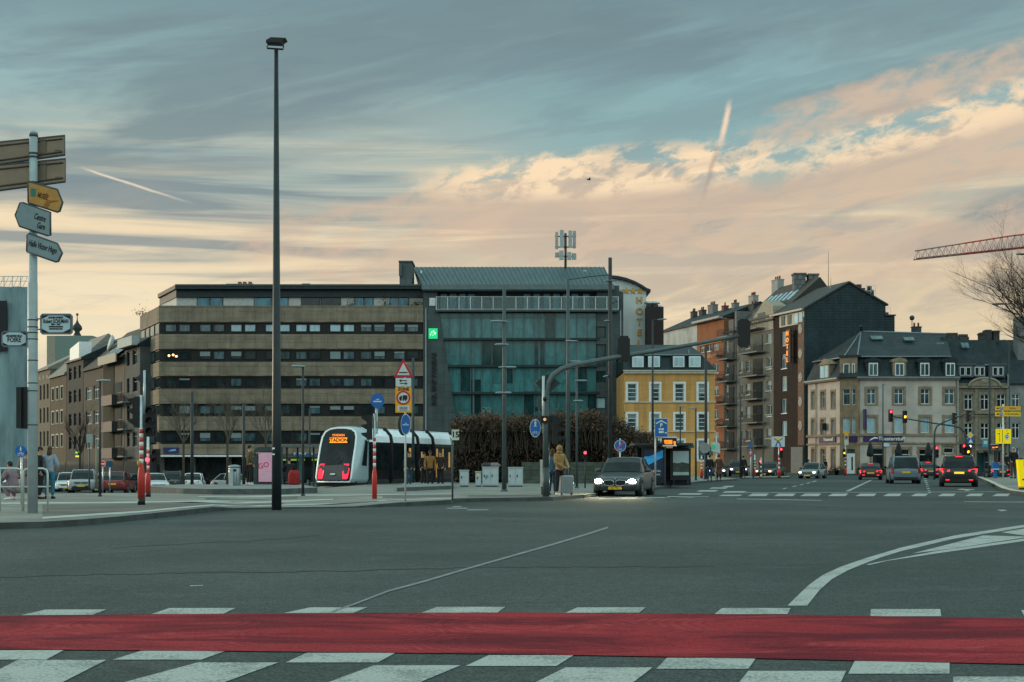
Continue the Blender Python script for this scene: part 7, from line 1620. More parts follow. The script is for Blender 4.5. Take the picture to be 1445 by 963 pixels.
mb.loft([[Vector((math.cos(t)*w, math.sin(t)*d, z)) for t in [2*PI*i/12 for i in range(12)]] for w, d, z in ((.22, .13, 0), (.27, .17, .1), (.26, .16, .5), (.17, .11, .66))], True, True); mb.build('sack', C_RED, r); mb = MB(); mb.tube([(-.08, 0, .64), (-.05, 0, .76), (.05, 0, .76), (.08, 0, .64)], .012, 6); mb.build('strap', BLACK, r)
# ------------------------------------------------------------------ street furniture
def ground_z(x, y, px=None):
    return G(x, y)
def up_pole(mb, x, y, z0, z1, r0, r1=None, seg=12): mb.tube([(x, y, z0), (x, y, z1)], [r0, r1 if r1 is not None else r0], seg)
def spot(px, py, z=KH, Y=None):
    if Y is None: x, Y = GP(px, py, z)
    else: x = PX(px, Y)
    return x, Y
# --- the big signpost at the left
def signpost():
    x, Y = spot(46, 724.5); s = F/Y; r = thing('signpost', 'tall pale round signpost carrying direction signs at the left edge', 'signpost', (x, Y, KH)); z = lambda py: PZ(py, Y)-KH; X = lambda px: PX(px, Y)-x
    mb = MB(); mb.tube([(0, 0, 0), (0, 0, z(545)), (0, 0, z(400)), (.01, 0, z(398)), (.02, 0, z(190))], [.115, .115, .11, .095, .092], 20); mb.lathe([(.10, 0), (.09, .05), (.03, .09)], (.02, 0, z(190)), 16); mb.build('pole', mat('signpost_paint', (.27, .33, .34), .45, .1, var=.1, sc_=4), r)
    mb = MB()
    for py in (452, 462, 470, 479, 509, 541, 552, 600): mb.lathe([(.121, -.012), (.121, .012)], (0, 0, z(py)), 18)
    for py in (192, 217, 222, 258): mb.lathe([(.103, -.02), (.103, .02)], (.02, 0, z(py)), 18)
    mb.build('clamp_band', mat('clamp_dark', (.05, .06, .065), .4, .6), r)
    EDGE = mat('sign_edge', (.05, .06, .065), .5, .3)
    # two boards seen from behind: sheet, rim, stiffening rails
    for k, (l0, l1, r0, r1) in enumerate((((-120, 211), (-120, 247), (89, 190), (89, 217)), ((-120, 243), (-120, 283), (90, 223), (89.5, 255)))):
        pts = [l1, r1, r0, l0]; q = [(X(a), z(b)) for a, b in pts]
        mb = MB(); mb.slab(q, .12, .15); b = mb.build('direction_board', BACKS, r)
        b['label'] = 'brown unpainted back of a direction board'
        mb = MB(); mb.tube([(a, .135, c) for a, c in q+[q[0]]], .026, 6); mb.build('board_rim', EDGE, b)
        mb = MB(); 
        for t in (.16, .84):
            a0 = Vector((q[3][0], .10, q[3][1]+(q[0][1]-q[3][1])*t)); a1 = Vector((q[2][0]-.05, .10, q[2][1]+(q[1][1]-q[2][1])*t)); mb.tube([a0, a1], .02, 4)
        mb.bx(X(54.5), X(63), .095, .118, z(r1[1]-2), z(r0[1]+4)); mb.build('stiffener', mat('stiffener_brown', (.13, .105, .08), .6, .3), b)
        mb = MB(); mb.bx(X(76), X(84), .105, .119, z(r1[1]-4), z(r1[1]-6.5)); mb.build('maker_plate', EDGE, b)
    def arrow(pts, facem, txts, inkm, name, rimm=EDGE, ang=0):
        # lies in a plane turned about the pole
        q = [(X(a), z(b)) for a, b in pts]; mb = MB(); mb.slab(q, -.17, -.13); b = mb.build(name, facem, r)
        mb = MB(); mb.tube([(a, -.15, c) for a, c in q+[q[0]]], .028, 6); mb.build('sign_rim', rimm, b)
        for t, px, py, size, rot, al in txts:
            M = Matrix.Translation((X(px), -.175, z(py))) @ Matrix.Rotation(rot, 4, 'Y') @ TXY @ Matrix.Diagonal((.55, 1.15, 1, 1)).to_4x4()
            mb = MB(); mb.text(t, size, M, .003, al, bold=.003); mb.build('lettering', inkm, b)
        return b
    OLDW = mat('sign_white_grey', (.16, .215, .23), .5, var=.1); BRT = mat('letter_brown2', (.10, .04, .008), .6, var=0)
    b = arrow([(43.5, 288), (43, 260.5), (46, 259.5), (84, 270), (91, 288), (87, 300), (84, 301)], mat('sign_tan', (.36, .185, .045), .5, var=.12), [('MUSÉE', 64, 279.5, .15, R(17), 'CENTER')], BRT, 'direction_sign'); b['label'] = 'orange-brown arrow sign pointing right'
    mb = MB(); mb.bx(X(47), X(53.5), -.185, -.173, z(279), z(268.5)); mb.build('pictogram', mat('picto_teal', (.02, .16, .15), .5, var=.2), b)
    mb = MB(); mb.slab([(X(64), z(294)), (X(70), z(285)), (X(86), z(285.5)), (X(74), z(288)), (X(70), z(296))], -.183, -.173); mb.build('pictogram', mat('picto_brown', (.22, .09, .02), .5), b)
    b = arrow([(25, 306), (32, 288.5), (36, 288.5), (74, 302), (74, 334), (70, 334), (31, 321)], OLDW, [('Centre', 60, 309.5, .17, R(18), 'CENTER'), ('Gare', 61.5, 321.5, .17, R(18), 'CENTER')], INK, 'direction_sign'); b['label'] = 'white arrow sign pointing left, reading Centre and Gare'
    b = arrow([(41.5, 357), (41.5, 334), (44, 331.5), (84, 346), (90.5, 359), (85, 370.5), (82, 371)], OLDW, [('Halle Victor Hugo', 64, 350.5, .165, R(17), 'CENTER')], INK, 'direction_sign'); b['label'] = 'white arrow sign pointing right, reading Halle Victor Hugo'
    # street name plates
    def plate(x0, x1, y0, y1, lines, side):
        FR = mat('plate_frame', (.10, .13, .155), .45, .3); PL = mat('plate_face', (.33, .43, .47), .45, var=.06)
        cx, cz = X((x0+x1)/2), z((y0+y1)/2); w, h_ = (X(x1)-X(x0))/2, (z(y0)-z(y1))/2
        def rr(w, h, c): return [(cx+a, cz+b) for a, b in ((-w+c, -h), (w-c, -h), (w, -h+c), (w, h-c), (w-c, h), (-w+c, h), (-w, h-c), (-w, -h+c))]
        mb = MB(); mb.slab(rr(w, h_, .05), -.03, .02); b = mb.build('street_name_plate', FR, r)
        mb = MB(); mb.slab(rr(w*.88, h_*.82, .02), -.038, -.031); mb.build('plate_corner', INK, b)
        pts = [(cx-w*.88, cz-h_*.45), (cx-w*.45, cz-h_*.80), (cx+w*.45, cz-h_*.80), (cx+w*.88, cz-h_*.45), (cx+w*.88, cz+h_*.45), (cx+w*.45, cz+h_*.80), (cx-w*.45, cz+h_*.80), (cx-w*.88, cz+h_*.45)]
        mb = MB(); mb.slab(pts, -.046, -.0385); mb.build('plate_panel', PL, b)
        mb = MB()
        for t, fy, sz, sx in lines: mb.text(t, sz, Matrix.Translation((cx, -.05, cz+h_*fy)) @ TXY @ Matrix.Diagonal((sx, 1, 1, 1)).to_4x4(), .002, bold=.004)
        mb.build('lettering', INK, b)
        mb = MB(); mb.tube([(0, 0, cz+.12), (cx-side*w*.9, .01, cz+.12)], .016, 5); mb.tube([(0, 0, cz-.12), (cx-side*w*.9, .01, cz-.12)], .016, 5); mb.build('bracket', GREYP, b)
        return b
    b = plate(57, 102.5, 443, 472.5, [('ROND-POINT', .60, .06, .9), ('Robert SCHUMAN', .24, .125, .58), ('1886 - 1963', -.05, .045, 1), ('HOMME POLITIQUE', -.27, .04, .9), ('PERE DE L\'EUROPE', -.48, .04, .9)], 1); b['label'] = 'dark framed street plate reading Robert Schuman'
    b = plate(2.5, 39.5, 467.5, 490, [('BOULEVARD DE LA', .35, .06, .68), ('FOIRE', -.15, .15, .8)], -1); b['label'] = 'street plate reading Boulevard de la Foire'
    # signal seen from the side
    mb = MB(); mb.bx(X(26), X(33), -.15, .15, z(605), z(547)); mb.bx(X(33.2), X(40), -.06, .08, z(605.5), z(546.5))
    sg = mb.build('signal_head', BLACK, r)
    for py in (552, 600): mb = MB(); mb.tube([(0, 0, z(py)), (X(36), 0, z(py))], .02, 5); mb.build('bracket', GREYP, sg)
signpost()
def railing_left():
    x, Y = spot(0, 722); r = thing('railing', 'pale tubular guard railing with rounded ends at the left', 'railing', (x, Y, KH)); X = lambda px: PX(px, Y)-x; z = lambda py: PZ(py, Y)-KH
    m = mat('railing_paint', (.42, .47, .45), .45, .3, var=.08)
    for x0, x1, Yo in ((-60, 31.5, 0), (28, 62.5, .25)):
        mb = MB(); a, b = X(x0), X(x1); zt = z(661.5); c = .12
        mb.tube([(a, Yo, 0), (a, Yo, zt-c), (a+.03, Yo, zt-.03), (a+c, Yo, zt), (b-c, Yo, zt), (b-.03, Yo, zt-.03), (b, Yo, zt-c), (b, Yo, 0)], .024, 8); mb.tube([(a, Yo, z(687.5)), (b, Yo, z(687.5))], .02, 8)
        if x0 < -30: mb.tube([(X(0), Yo, 0), (X(0), Yo, zt)], .022, 8)
        mb.build('rail', m, r)
railing_left()
def round_sign(r, x, y, z, rad, facem, rimm=WHITE, rx=None, th=.03, back=None):
    mb = MB(); mb.disc((x, z), rad, y-th, y, 24, rx=rx); o = mb.build('sign_plate', rimm, r)
    mb = MB(); mb.disc((x, z), rad*.91, y-th-.004, y-th-.0005, 24, rx=(rx*.91 if rx else None)); mb.build('sign_face', facem, o)
    return o
def person_picto(mb, cx, cz, s, y):
    mb.disc((cx, cz+.36*s), .07*s, y-.004, y, 10); mb.slab([(cx-.10*s, cz+.26*s), (cx+.10*s, cz+.26*s), (cx+.06*s, cz), (cx+.10*s, cz-.16*s), (cx+.03*s, cz-.16*s), (cx, cz-.02*s), (cx-.05*s, cz-.16*s), (cx-.11*s, cz-.16*s), (cx-.05*s, cz)], y-.004, y)
def bike_picto(mb, cx, cz, s, y):
    for dx in (-.17, .17): mb.tube([(cx+(dx+.11*math.cos(t))*s, y, cz+.11*math.sin(t)*s) for t in [2*PI*i/12 for i in range(13)]], .018*s, 4)
    mb.tube([(cx-.17*s, y, cz), (cx-.06*s, y, cz+.16*s), (cx+.10*s, y, cz+.16*s), (cx+.17*s, y, cz)], .018*s, 4); mb.tube([(cx-.06*s, y, cz+.16*s), (cx, y, cz), (cx+.1*s, y, cz+.16*s)], .016*s, 4)
# blue pedestrian/cycle sign at left
x, Y = spot(30.5, 712); r = thing('road_sign', 'small round blue path sign left of the tall signpost', 'sign', (x, Y, KH)); mb = MB(); up_pole(mb, 0, 0, 0, PZ(629, Y)-KH, .03); mb.build('pole', STEEL, r)
o = round_sign(r, 0, -.04, PZ(637, Y)-KH, .16, BLUES, BLUES); mb = MB(); person_picto(mb, 0, PZ(635.5, Y)-KH, .22, -.08); bike_picto(mb, 0, PZ(641.5, Y)-KH, .30, -.08); mb.build('pictogram', WHITE, o)
# --- tall floodlight mast
def floodlight():
    x, Y = spot(390.3, 713.8); r = thing('floodlight_mast', 'very tall tapering dark floodlight mast', 'lamp post', (x, Y, KH)); z = lambda py: PZ(py, Y)-KH; X = lambda px: PX(px, Y)-x
    mb = MB(); mb.tube([(0, 0, -.15), (0, 0, z(600)), (-.01, 0, z(70))], [.135, .125, .055], 20); mb.build('pole', mat('mast_paint', (.024, .032, .036), .42, .3, var=.12, sc_=3), r)
    mb = MB(); mb.bx(-.1, -.03, -.145, -.12, z(634.5), z(632)); mb.bx(-.1, -.03, -.145, -.12, z(642.5), z(640.5)); mb.build('label_plate', WHITE, r)
    mb = MB(); mb.tube([(X(377), 0, z(65)), (X(377), 0, z(68.5)), (X(399.5), 0, z(70)), (X(400), 0, z(65))], .025, 6); mb.build('yoke', BLACK, r)
    mb = MB(); mb.slab([(X(376.5), z(62)), (X(377.5), z(59)), (X(384), z(55.5)), (X(404.5), z(56.5)), (X(400), z(59.5)), (X(398), z(63))], -.18, .18); mb.build('floodlight', BLACK, r)
floodlight()
# --- red/white signal bollard poles
STR_R = mat('stripe_red', (.42, .045, .04), .5, var=.1); STR_W = mat('stripe_white', (.55, .58, .57), .5, var=.08)
def striped_pole(label, px, py, top, s0, s1, base_top, r0=.055, z0=KH, Y=None, base=True, nstr=8, group='red and white striped poles', thin=None, blackfoot=True, parts=None, dark=False):
    x, Y = spot(px, py, z0, Y); r = thing('striped_pole', label, 'pole', (x, Y, z0), 0, group); z = lambda q: PZ(q, Y)-z0
    mb = MB(); up_pole(mb, 0, 0, 0, z(top), r0*.95, None, 12); mb.build('pole', STEEL, r)
    za, zb = z(s1), z(s0); mr, mw = MB(), MB()
    for k in range(nstr): (mr if k % 2 == 0 else mw).tube([(0, 0, za+(zb-za)*k/nstr), (0, 0, za+(zb-za)*(k+1)/nstr)], r0*1.08, 12)
    a = mr.build('red_band', STR_R if not dark else BLACK, r); mw.build('white_band', STR_W, r)
    if base:
        bt = z(base_top); fb = .18 if blackfoot else 0.
        mb = MB(); mb.lathe([(r0*1.9, fb*bt), (r0*1.95, bt*.75), (r0*1.4, bt*.93), (r0*1.1, bt)], (0,0,0), 16); mb.build('red_sleeve', mat('sleeve_red', (.40, .035, .03), .45, var=.12), r)
        if blackfoot: mb = MB(); mb.lathe([(r0*2.0, 0), (r0*2.0, fb*bt*1.0)], (0,0,0), 16); mb.build('foot', BLACK, r)
    return r, x, Y, z
def signal_head(parent, x, y, ztop, s=1., facing='front', lit=None, n=3, ped=False, name='signal_head', back=None):
    """three-lens signal with visors; facing front = lenses towards the viewer, back = only housing seen"""
    w, h, d = .32*s, (.34*n-.02)*s, .20*s; dy = -1 if facing == 'front' else 1
    mb = MB(); mb.bx(x-w/2, x+w/2, y-d/2, y+d/2, ztop-h, ztop)
    for k in range(n):
        cz = ztop-.17*s-k*.33*s; y0 = y+dy*d/2; y1 = y+dy*(d/2+.22*s)
        pts = [(x+.125*s*math.cos(t), cz+.125*s*math.sin(t)) for t in [PI*(i/8)*1.3-.15*PI for i in range(9)]]
        for (a, b), (c_, d_) in zip(pts, pts[1:]): mb.add([(a, y0, b), (c_, y0, d_), (c_, y1, d_+.0), (a, y1, b)], [(0,1,2,3)])
    o = mb.build(name, BLACK, parent)
    for k in range(n):
        cz = ztop-.17*s-k*.33*s; ya = y+dy*(d/2+.001); q = MB(); a, b = (ya-.012, ya) if dy < 0 else (ya, ya+.012)
        q.disc((x, cz), .10*s, a, b, 16)
        m_ = {0: L_RED, 1: L_AMB, 2: L_GRN}[k] if (lit is not None and k == lit) else mat('lens_dark', (.03, .025, .025), .2, var=0)
        if n == 2: m_ = {0: L_RED, 1: L_GRN}[k] if lit == k else mat('lens_dark', (.03,)*3)
        q.build('lens', m_, o)
    return o
def side_head(parent, x, y, ztop, s=1., sgn=1, n=3, lit=None):
    """signal seen side-on: housing with visors sticking out sideways"""
    mb = MB(); w, h = .2*s, (.34*n-.02)*s; mb.bx(x-w/2, x+w/2, y-.16*s, y+.16*s, ztop-h, ztop)
    for k in range(n):
        cz = ztop-.17*s-k*.33*s; mb.slab([(x+sgn*w/2, cz+.13*s), (x+sgn*(w/2+.24*s), cz+.10*s), (x+sgn*(w/2+.20*s), cz+.02*s), (x+sgn*w/2, cz-.11*s)], y-.12*s, y+.12*s)
    o = mb.build('signal_head', BLACK, parent)
    if lit is not None: q = MB(); q.disc((x+sgn*(w/2+.02), ztop-.17*s-lit*.33*s), .08*s, y-.165*s, y-.161*s, 12, rx=.05*s); q.build('lens', [L_RED, L_AMB, L_GRN][lit], o)
    return o
r, x, Y, z = striped_pole('near striped pole at the left with red sleeve and dark diamond sign back', 199.5, 713, 558, 606, 660, 657, .052, nstr=9)
mb = MB(); up_pole(mb, .085, 0, z(585), z(523), .035); mb.build('sign_tube', SILVER, r)
mb = MB(); cx = PX(203.5, Y)-x; dd = PX(216, Y)-PX(203.5, Y); cz = z(534); mb.slab([(cx-dd, cz), (cx, cz-dd*.92), (cx+dd, cz), (cx, cz+dd*.92)], .04, .06); mb.build('sign_back', mat('sign_back_dark', (.025, .04, .045), .5, .2), r)
signal_head(r, PX(212.5, Y)-x, .1, z(573), .85, 'front', None); side_head(r, PX(194, Y)-x, .1, z(560), .85, -1)
mb = MB()
for py in (576, 600): mb.tube([(-.14, .02, z(py)), (.2, .05, z(py))], .018, 5)
mb.build('bracket', GREYP, r)
mb = MB(); mb.ball((-.06, -.06, z(654)), (.045, .05, .09), 10, 8); mb.build('push_button', mat('button_amber', (.4, .2, .02), .5), r)
r, x, Y, z = striped_pole('thinner striped pole just behind the near one, showing a small red light', 209, 701.5, 607, 632, 666, 666, .045, nstr=8)
mb = MB(); mb.ball((.0, -.09, z(649)), .075, 12, 8); mb.build('red_lamp', L_RED, r); signal_head(r, PX(220, Y)-x, .05, z(634), .8, 'front', None, n=2)
r, x, Y, z = striped_pole('striped pole with red sleeve right of the tram nose, under the round blue tram sign', 528.5, 704.4, 586, 618, 664, 662, .042, nstr=9, blackfoot=False)
mb = MB(); up_pole(mb, .08, 0, z(612), z(578), .022); up_pole(mb, -.02, 0, z(616), z(584), .024); up_pole(mb, .05, 0, z(590), z(575), .026)
for py in (588, 612): mb.tube([(-.02, 0, z(py)), (.09, 0, z(py))], .015, 5)
mb.build('sign_tube', SILVER, r)
side_head(r, PX(521.5, Y)-x, .0, z(586), .80, -1); o = round_sign(r, PX(533, Y)-x, -.05, z(566), .235, BLUES, BLUES, rx=.225)
def tram_sign_marks(o, cx, cz, s, y):
    mb = MB(); mb.bx(cx-.60*s, cx+.60*s, y-.004, y, cz-.20*s, cz-.02*s); mb.slab([(cx-.34*s, cz+.10*s), (cx+.05*s, cz+.26*s), (cx+.32*s, cz+.26*s), (cx+.12*s, cz+.12*s)], y-.004, y); mb.build('pictogram', mat('sign_pale_ink', (.42, .52, .56), .5, var=0), o)
tram_sign_marks(o, PX(533, Y)-x, z(566), .225, -.086)
for lab, px, py, t_, s0, s1, bt, Y_, rr_, dk in (('far striped pole left of the dark lamp post by the bus shelter', 990, 676.5, 643, 646, 664, 662, 112, .06, False), ('far striped pole by the woman in the brown coat', 1011, 676.8, 616, 646, 668, 668, 110, .06, False),
        ('distant black and white ringed pole among the queueing cars', 1065, 674, 642, 648, 664, 662, 128, .06, True), ('distant black and white pole beside the small red signal', 1074, 677, 646, 652, 676, 676, 112, .05, True)):
    striped_pole(lab, px, py, t_, s0, s1, bt, rr_, KH if Y_ < 125 else 0, Y_, dark=dk)
r, x, Y, z = striped_pole('striped pole on the island carrying a white board and a red signal', 1099.5, 676, 617, 640, 665, 662, .07, KH, 112.5, blackfoot=True)
signal_head(r, PX(1101.3, Y)-x, -.2, z(632), .82, 'front', 0)
mb = MB(); mb.bx(PX(1088.5, Y)-x, PX(1107, Y)-x, -.14, -.10, z(631), z(616.3)); b = mb.build('direction_board', mat('board_white', (.42, .48, .50), .5, var=.05), r)
mb = MB(); cx, cz = PX(1097.7, Y)-x, z(620); s = .18; mb.slab([(cx-s, cz), (cx, cz-s), (cx+s, cz), (cx, cz+s)], -.15, -.141); mb.build('diamond', YEL, b)
mb = MB(); cz = z(626.5); mb.slab([(cx-.26, cz-.22), (cx-.13, cz-.22), (cx-.06, cz+.05), (cx+.06, cz+.05), (cx+.13, cz-.22), (cx+.26, cz-.22), (cx+.1, cz+.18), (cx-.1, cz+.18)], -.15, -.141); mb.build('symbol', BLUES, b)
mb = MB(); mb.tube([(cx-.35, -.145, z(619)), (cx, -.145, z(623)), (cx+.35, -.145, z(619))], .025, 4); mb.build('road_lines', INK, b)
r, x, Y, z = striped_pole('slim ringed pole with red sleeve and an orange sign before the corner house', 1193, 669.8, 629, 640, 660, 660, .07, .02, 148.0, dark=True, blackfoot=False)
mb = MB(); mb.bx(PX(1191, Y)-x, PX(1197, Y)-x, -.13, -.09, z(621), z(609.6)); b = mb.build('parking_sign', ORA, r)
q = MB(); q.disc((PX(1194, Y)-x, z(617.5)), .18, -.14, -.131, 14); q.build('symbol', BLUES, b); q = MB(); q.bx(PX(1191, Y)-x, PX(1197, Y)-x, -.13, -.09, z(628.5), z(621.3)); q.build('sub_plate', mat('plate_pale', (.42, .46, .36), .5), r)
signal_head(r, PX(1190.6, Y)-x, -.15, z(634), .85, 'front', 0 if False else 1)
# small red pedestrian light seen through the hedge side and small red signal in the far queue
for lab, px, py, Y_, topz in (('small post with a red pedestrian light before the hedge', 825.6, 640, 66, 2.0), ('distant small signal post with a red light before the queueing cars', 1072, 651.8, 118, 1.9)):
    x, Y = spot(px, 0, KH, Y_); r = thing('signal_post', lab, 'traffic light', (x, Y, KH)); z = lambda q: PZ(q, Y)-KH
    mb = MB(); up_pole(mb, 0, 0, 0, z(py)-.3, .035); mb.build('pole', DARKP, r); signal_head(r, 0, -.05, z(py)+.13, .62, 'front', 0, n=2)

# --- lamp posts and dark poles
def lamp_post(label, px, py, top, r0, arms=(), Y=None, z0=KH, m=DARKP, r1=None, cat='lamp post', name='lamp_post', group=None, lum=None):
    x, Y = spot(px, py, z0, Y)
    g = G(x, Y) if Y > 61 else 0
    zz0 = z0+g; r = thing(name, label, cat, (x, Y, zz0), 0, group); z = lambda q: PZ(q, Y)-zz0
    mb = MB(); up_pole(mb, 0, 0, 0, z(top), r0, r1 if r1 else r0*.8, 14); mb.lathe([(r0*1.5, 0), (r0*1.5, .05), (r0*1.05, .08)], (0,0,0), 14); mb.build('pole', m, r)
    for (ax0, ay0, ax1, ay1, th) in arms:
        a = Vector((PX(ax0, Y)-x, 0, z(ay0))); b = Vector((PX(ax1, Y)-x, 0, z(ay1))); mb = MB(); mb.tube([a, b], .03, 6); mb.build('arm', m, r)
        if th:
            d = (b-a).normalized(); c_ = b; L = th; q = MB(); q.smooth = True
            q.loft([[Vector((c_.x-d.x*L*t, math.cos(u)*w, c_.z-d.z*L*t+math.sin(u)*w*.30)) for u in [2*PI*i/10 for i in range(10)]] for t, w in ((1, .05), (.8, .13), (.4, .16), (.1, .13), (0, .04))], True, True); q.build('luminaire', lum or mat('luminaire_grey', (.20, .25, .27), .4, .3), r)
    return r, x, Y, z
G1 = 'slim dark lamp posts round the square'
lamp_post('lamp post with a short flat arm at the left, before the balconies', 141, 701, 538, .045, [(141, 537.5, 157, 537.5, .5)], group=G1)
lamp_post('slim lamp post with a short left-pointing arm between the mast and the tram', 427.5, 700, 517, .05, [(427.5, 517.5, 411.5, 517, .5)], group=G1)
lamp_post('plain dark pole with small cameras at the top, in front of the brown block', 271, 696, 553, .075, (), 66, r1=.07, group='plain square poles', cat='pole', name='camera_pole')
lamp_post('plain dark pole midway between the camera pole and the tall mast', 344, 696, 571, .075, (), 66, r1=.07, group='plain square poles', cat='pole', name='camera_pole')
lamp_post('thin pole behind the slim lamp post left of the tram', 437, 693, 577, .05, (), 74, r1=.045, cat='pole', name='thin_pole')
lamp_post('grey pole with a rectangular sign plate at the left beside the parked cars', 126, 700, 617, .04, (), 62, m=GREYP, cat='pole', name='sign_pole')
lamp_post('bare pole next to the lamp post by the no-entry sign', 136, 698, 629, .05, (), 60, m=mat('pole_tan', (.16, .16, .12), .7), cat='pole', name='wooden_pole')
lamp_post('dark post behind the warning signs', 583, 688.5, 505, .075, (), 73, m=mat('post_blue_grey', (.03, .045, .055), .5, .2), cat='pole', name='post')
lamp_post('dark grey lamp post with several small arms before the glass office', 711.5, 698.5, 405, .10, [(711, 454, 692, 453.5, .75), (711, 486.5, 698, 486.5, .6), (711, 518.5, 729, 518.5, .75), (711, 554.5, 699, 554.5, .6), (711, 554.5, 722, 554.5, .5)], 58.5, m=GREYP, r1=.07, group=G1)
lamp_post('broad grey mast with a long right-hand arm holding cameras', 801.5, 692.5, 394, .12, [(801, 395, 830, 391, 0), (829, 391, 860, 388, 0)], 66, m=GREYP, r1=.07, group=G1)
lamp_post('thin grey lamp post with four small luminaires right of the broad mast', 814, 693, 482, .062, [(814, 482, 798, 481.5, .6), (814, 510.5, 803, 510.5, .6), (814, 537.5, 829, 537.5, .6), (814, 566, 808, 566, .4), (814, 566, 823, 566, .4)], 66, m=GREYP, group=G1)
lamp_post('dark pole with cameras above the hedge at the right of the office', 861, 690, 364, .12, [(861, 396.5, 853, 396.5, .3), (861, 396.5, 867, 396, .3), (861, 453, 853, 453, .3), (861, 530, 851, 532, .3), (861, 430, 872, 425, 0)], 76, m=DARKP, r1=.10, group=G1)
lamp_post('tall thin lamp post with a long thin arm before the yellow townhouse', 921, 683, 452, .085, [(921, 452, 941, 450.5, .6)], 88, r1=.05, group=G1)
lamp_post('thin lamp post with a tiny head above the bus shelter', 960, 681, 573.5, .06, [(960, 574, 966, 574, .3)], 96, r1=.045, group=G1)
lamp_post('lamp post with a left-pointing flat arm above the right end of the bus shelter', 982, 681, 576, .07, [(982, 577, 972, 576.5, .5)], 98, r1=.05, group=G1)
lamp_post('thick dark post crossing the right edge of the yellow townhouse', 996, 679.5, 490, .13, (), 104, r1=.09, cat='pole', name='post')
lamp_post('dark pole on the traffic island among the far cars', 1045, 677.5, 560, .09, (), 112, r1=.06, cat='pole', name='post')
lamp_post('pole near the far striped poles with a small blue plate', 1063, 678, 619, .07, (), 110, m=GREYP, cat='pole', name='post')
lamp_post('thin tall pole in front of the grey beige block', 1077, 676, 535, .05, [(1077, 536, 1084, 533, .3)], 125, z0=0, m=GREYP, group=G1)
lamp_post('thin grey lamp post before the purple sign band', 1246, 670, 542, .085, [(1246, 543, 1250, 542.5, .3)], 148, z0=.02, m=GREYP, r1=.06, group=G1)
lamp_post('tall thin lamp post in front of the classical stone house', 1396.5, 672, 515, .10, [(1396, 516, 1390, 515, .3)], 112, z0=.42, r1=.07, group=G1)
lamp_post('dark lamp post at the right before the grey house', 1424, 671, 480, .06, [(1424, 481, 1415, 480, .4)], 116, z0=.42, group=G1)
lamp_post('very tall lamp post at the bare tree, two flat arms reaching in', 1462, 680, 350, .10, [(1462, 359, 1434, 359, .9), (1462, 429, 1400, 429.5, .9)], 80, z0=.42, m=DARKP, r1=.07, lum=mat('luminaire_dark', (.03, .035, .04), .5), group=G1)

# no-entry and blue discs at the left
for lab, px, py, m_, c_ in (('red no-entry disc beside the dark red hatchback', 145, 655, 'red', 0), ('small blue disc right of the no-entry sign', 155, 655, 'blue', 1)):
    Y_ = 66; x = PX(px, Y_); r = thing('road_sign', lab, 'sign', (x, Y_, KH)); mb = MB(); up_pole(mb, 0, 0, -.3, PZ(650, Y_)-KH, .03); mb.build('pole', STEEL, r)
    o = round_sign(r, 0, -.04, PZ(py, Y_)-KH, .15, mat('noentry_red', (.62, .03, .02), .4, var=0) if c_ == 0 else mat('blue_dull', (.01, .06, .14), .5, var=0), WHITE if c_ == 0 else BLACK)
    if c_ == 0: mb = MB(); mb.bx(-.11, .11, -.08, -.074, PZ(py, Y_)-KH-.025, PZ(py, Y_)-KH+.025); mb.build('bar', WHITE, o)
x, Y = PX(126, 61.5), 61.5; r = thing('road_sign', 'small white square plate high on the grey pole at the left', 'sign', (x, Y, PZ(624, Y))); mb = MB(); mb.bx(-.12, .14, -.03, 0, -.02, .34); mb.build('plate', mat('plate_dull', (.22, .27, .27), .6), r)
# little lit green and yellow signs in the dark left street
for k, (py, c_) in enumerate(((639, (.2, .75, .05)), (644.3, (.75, .7, .1)))):
    x, Y = PX(110, 150), 150; r = thing('lit_sign', ['small lit green sign in the dark left street', 'small lit yellow sign under the green one in the dark left street'][k], 'sign', (x, Y, PZ(py, Y))); mb = MB(); mb.bx(-.24, .24, -.1, .1, -.09, .09); mb.build('panel', mat('lit_%d' % k, c_, .5, var=0, emit=c_, es=.8), r); mb = MB(); mb.bx(-.26, .26, .1, .14, -.11, .11); mb.build('casing', BLACK, r)
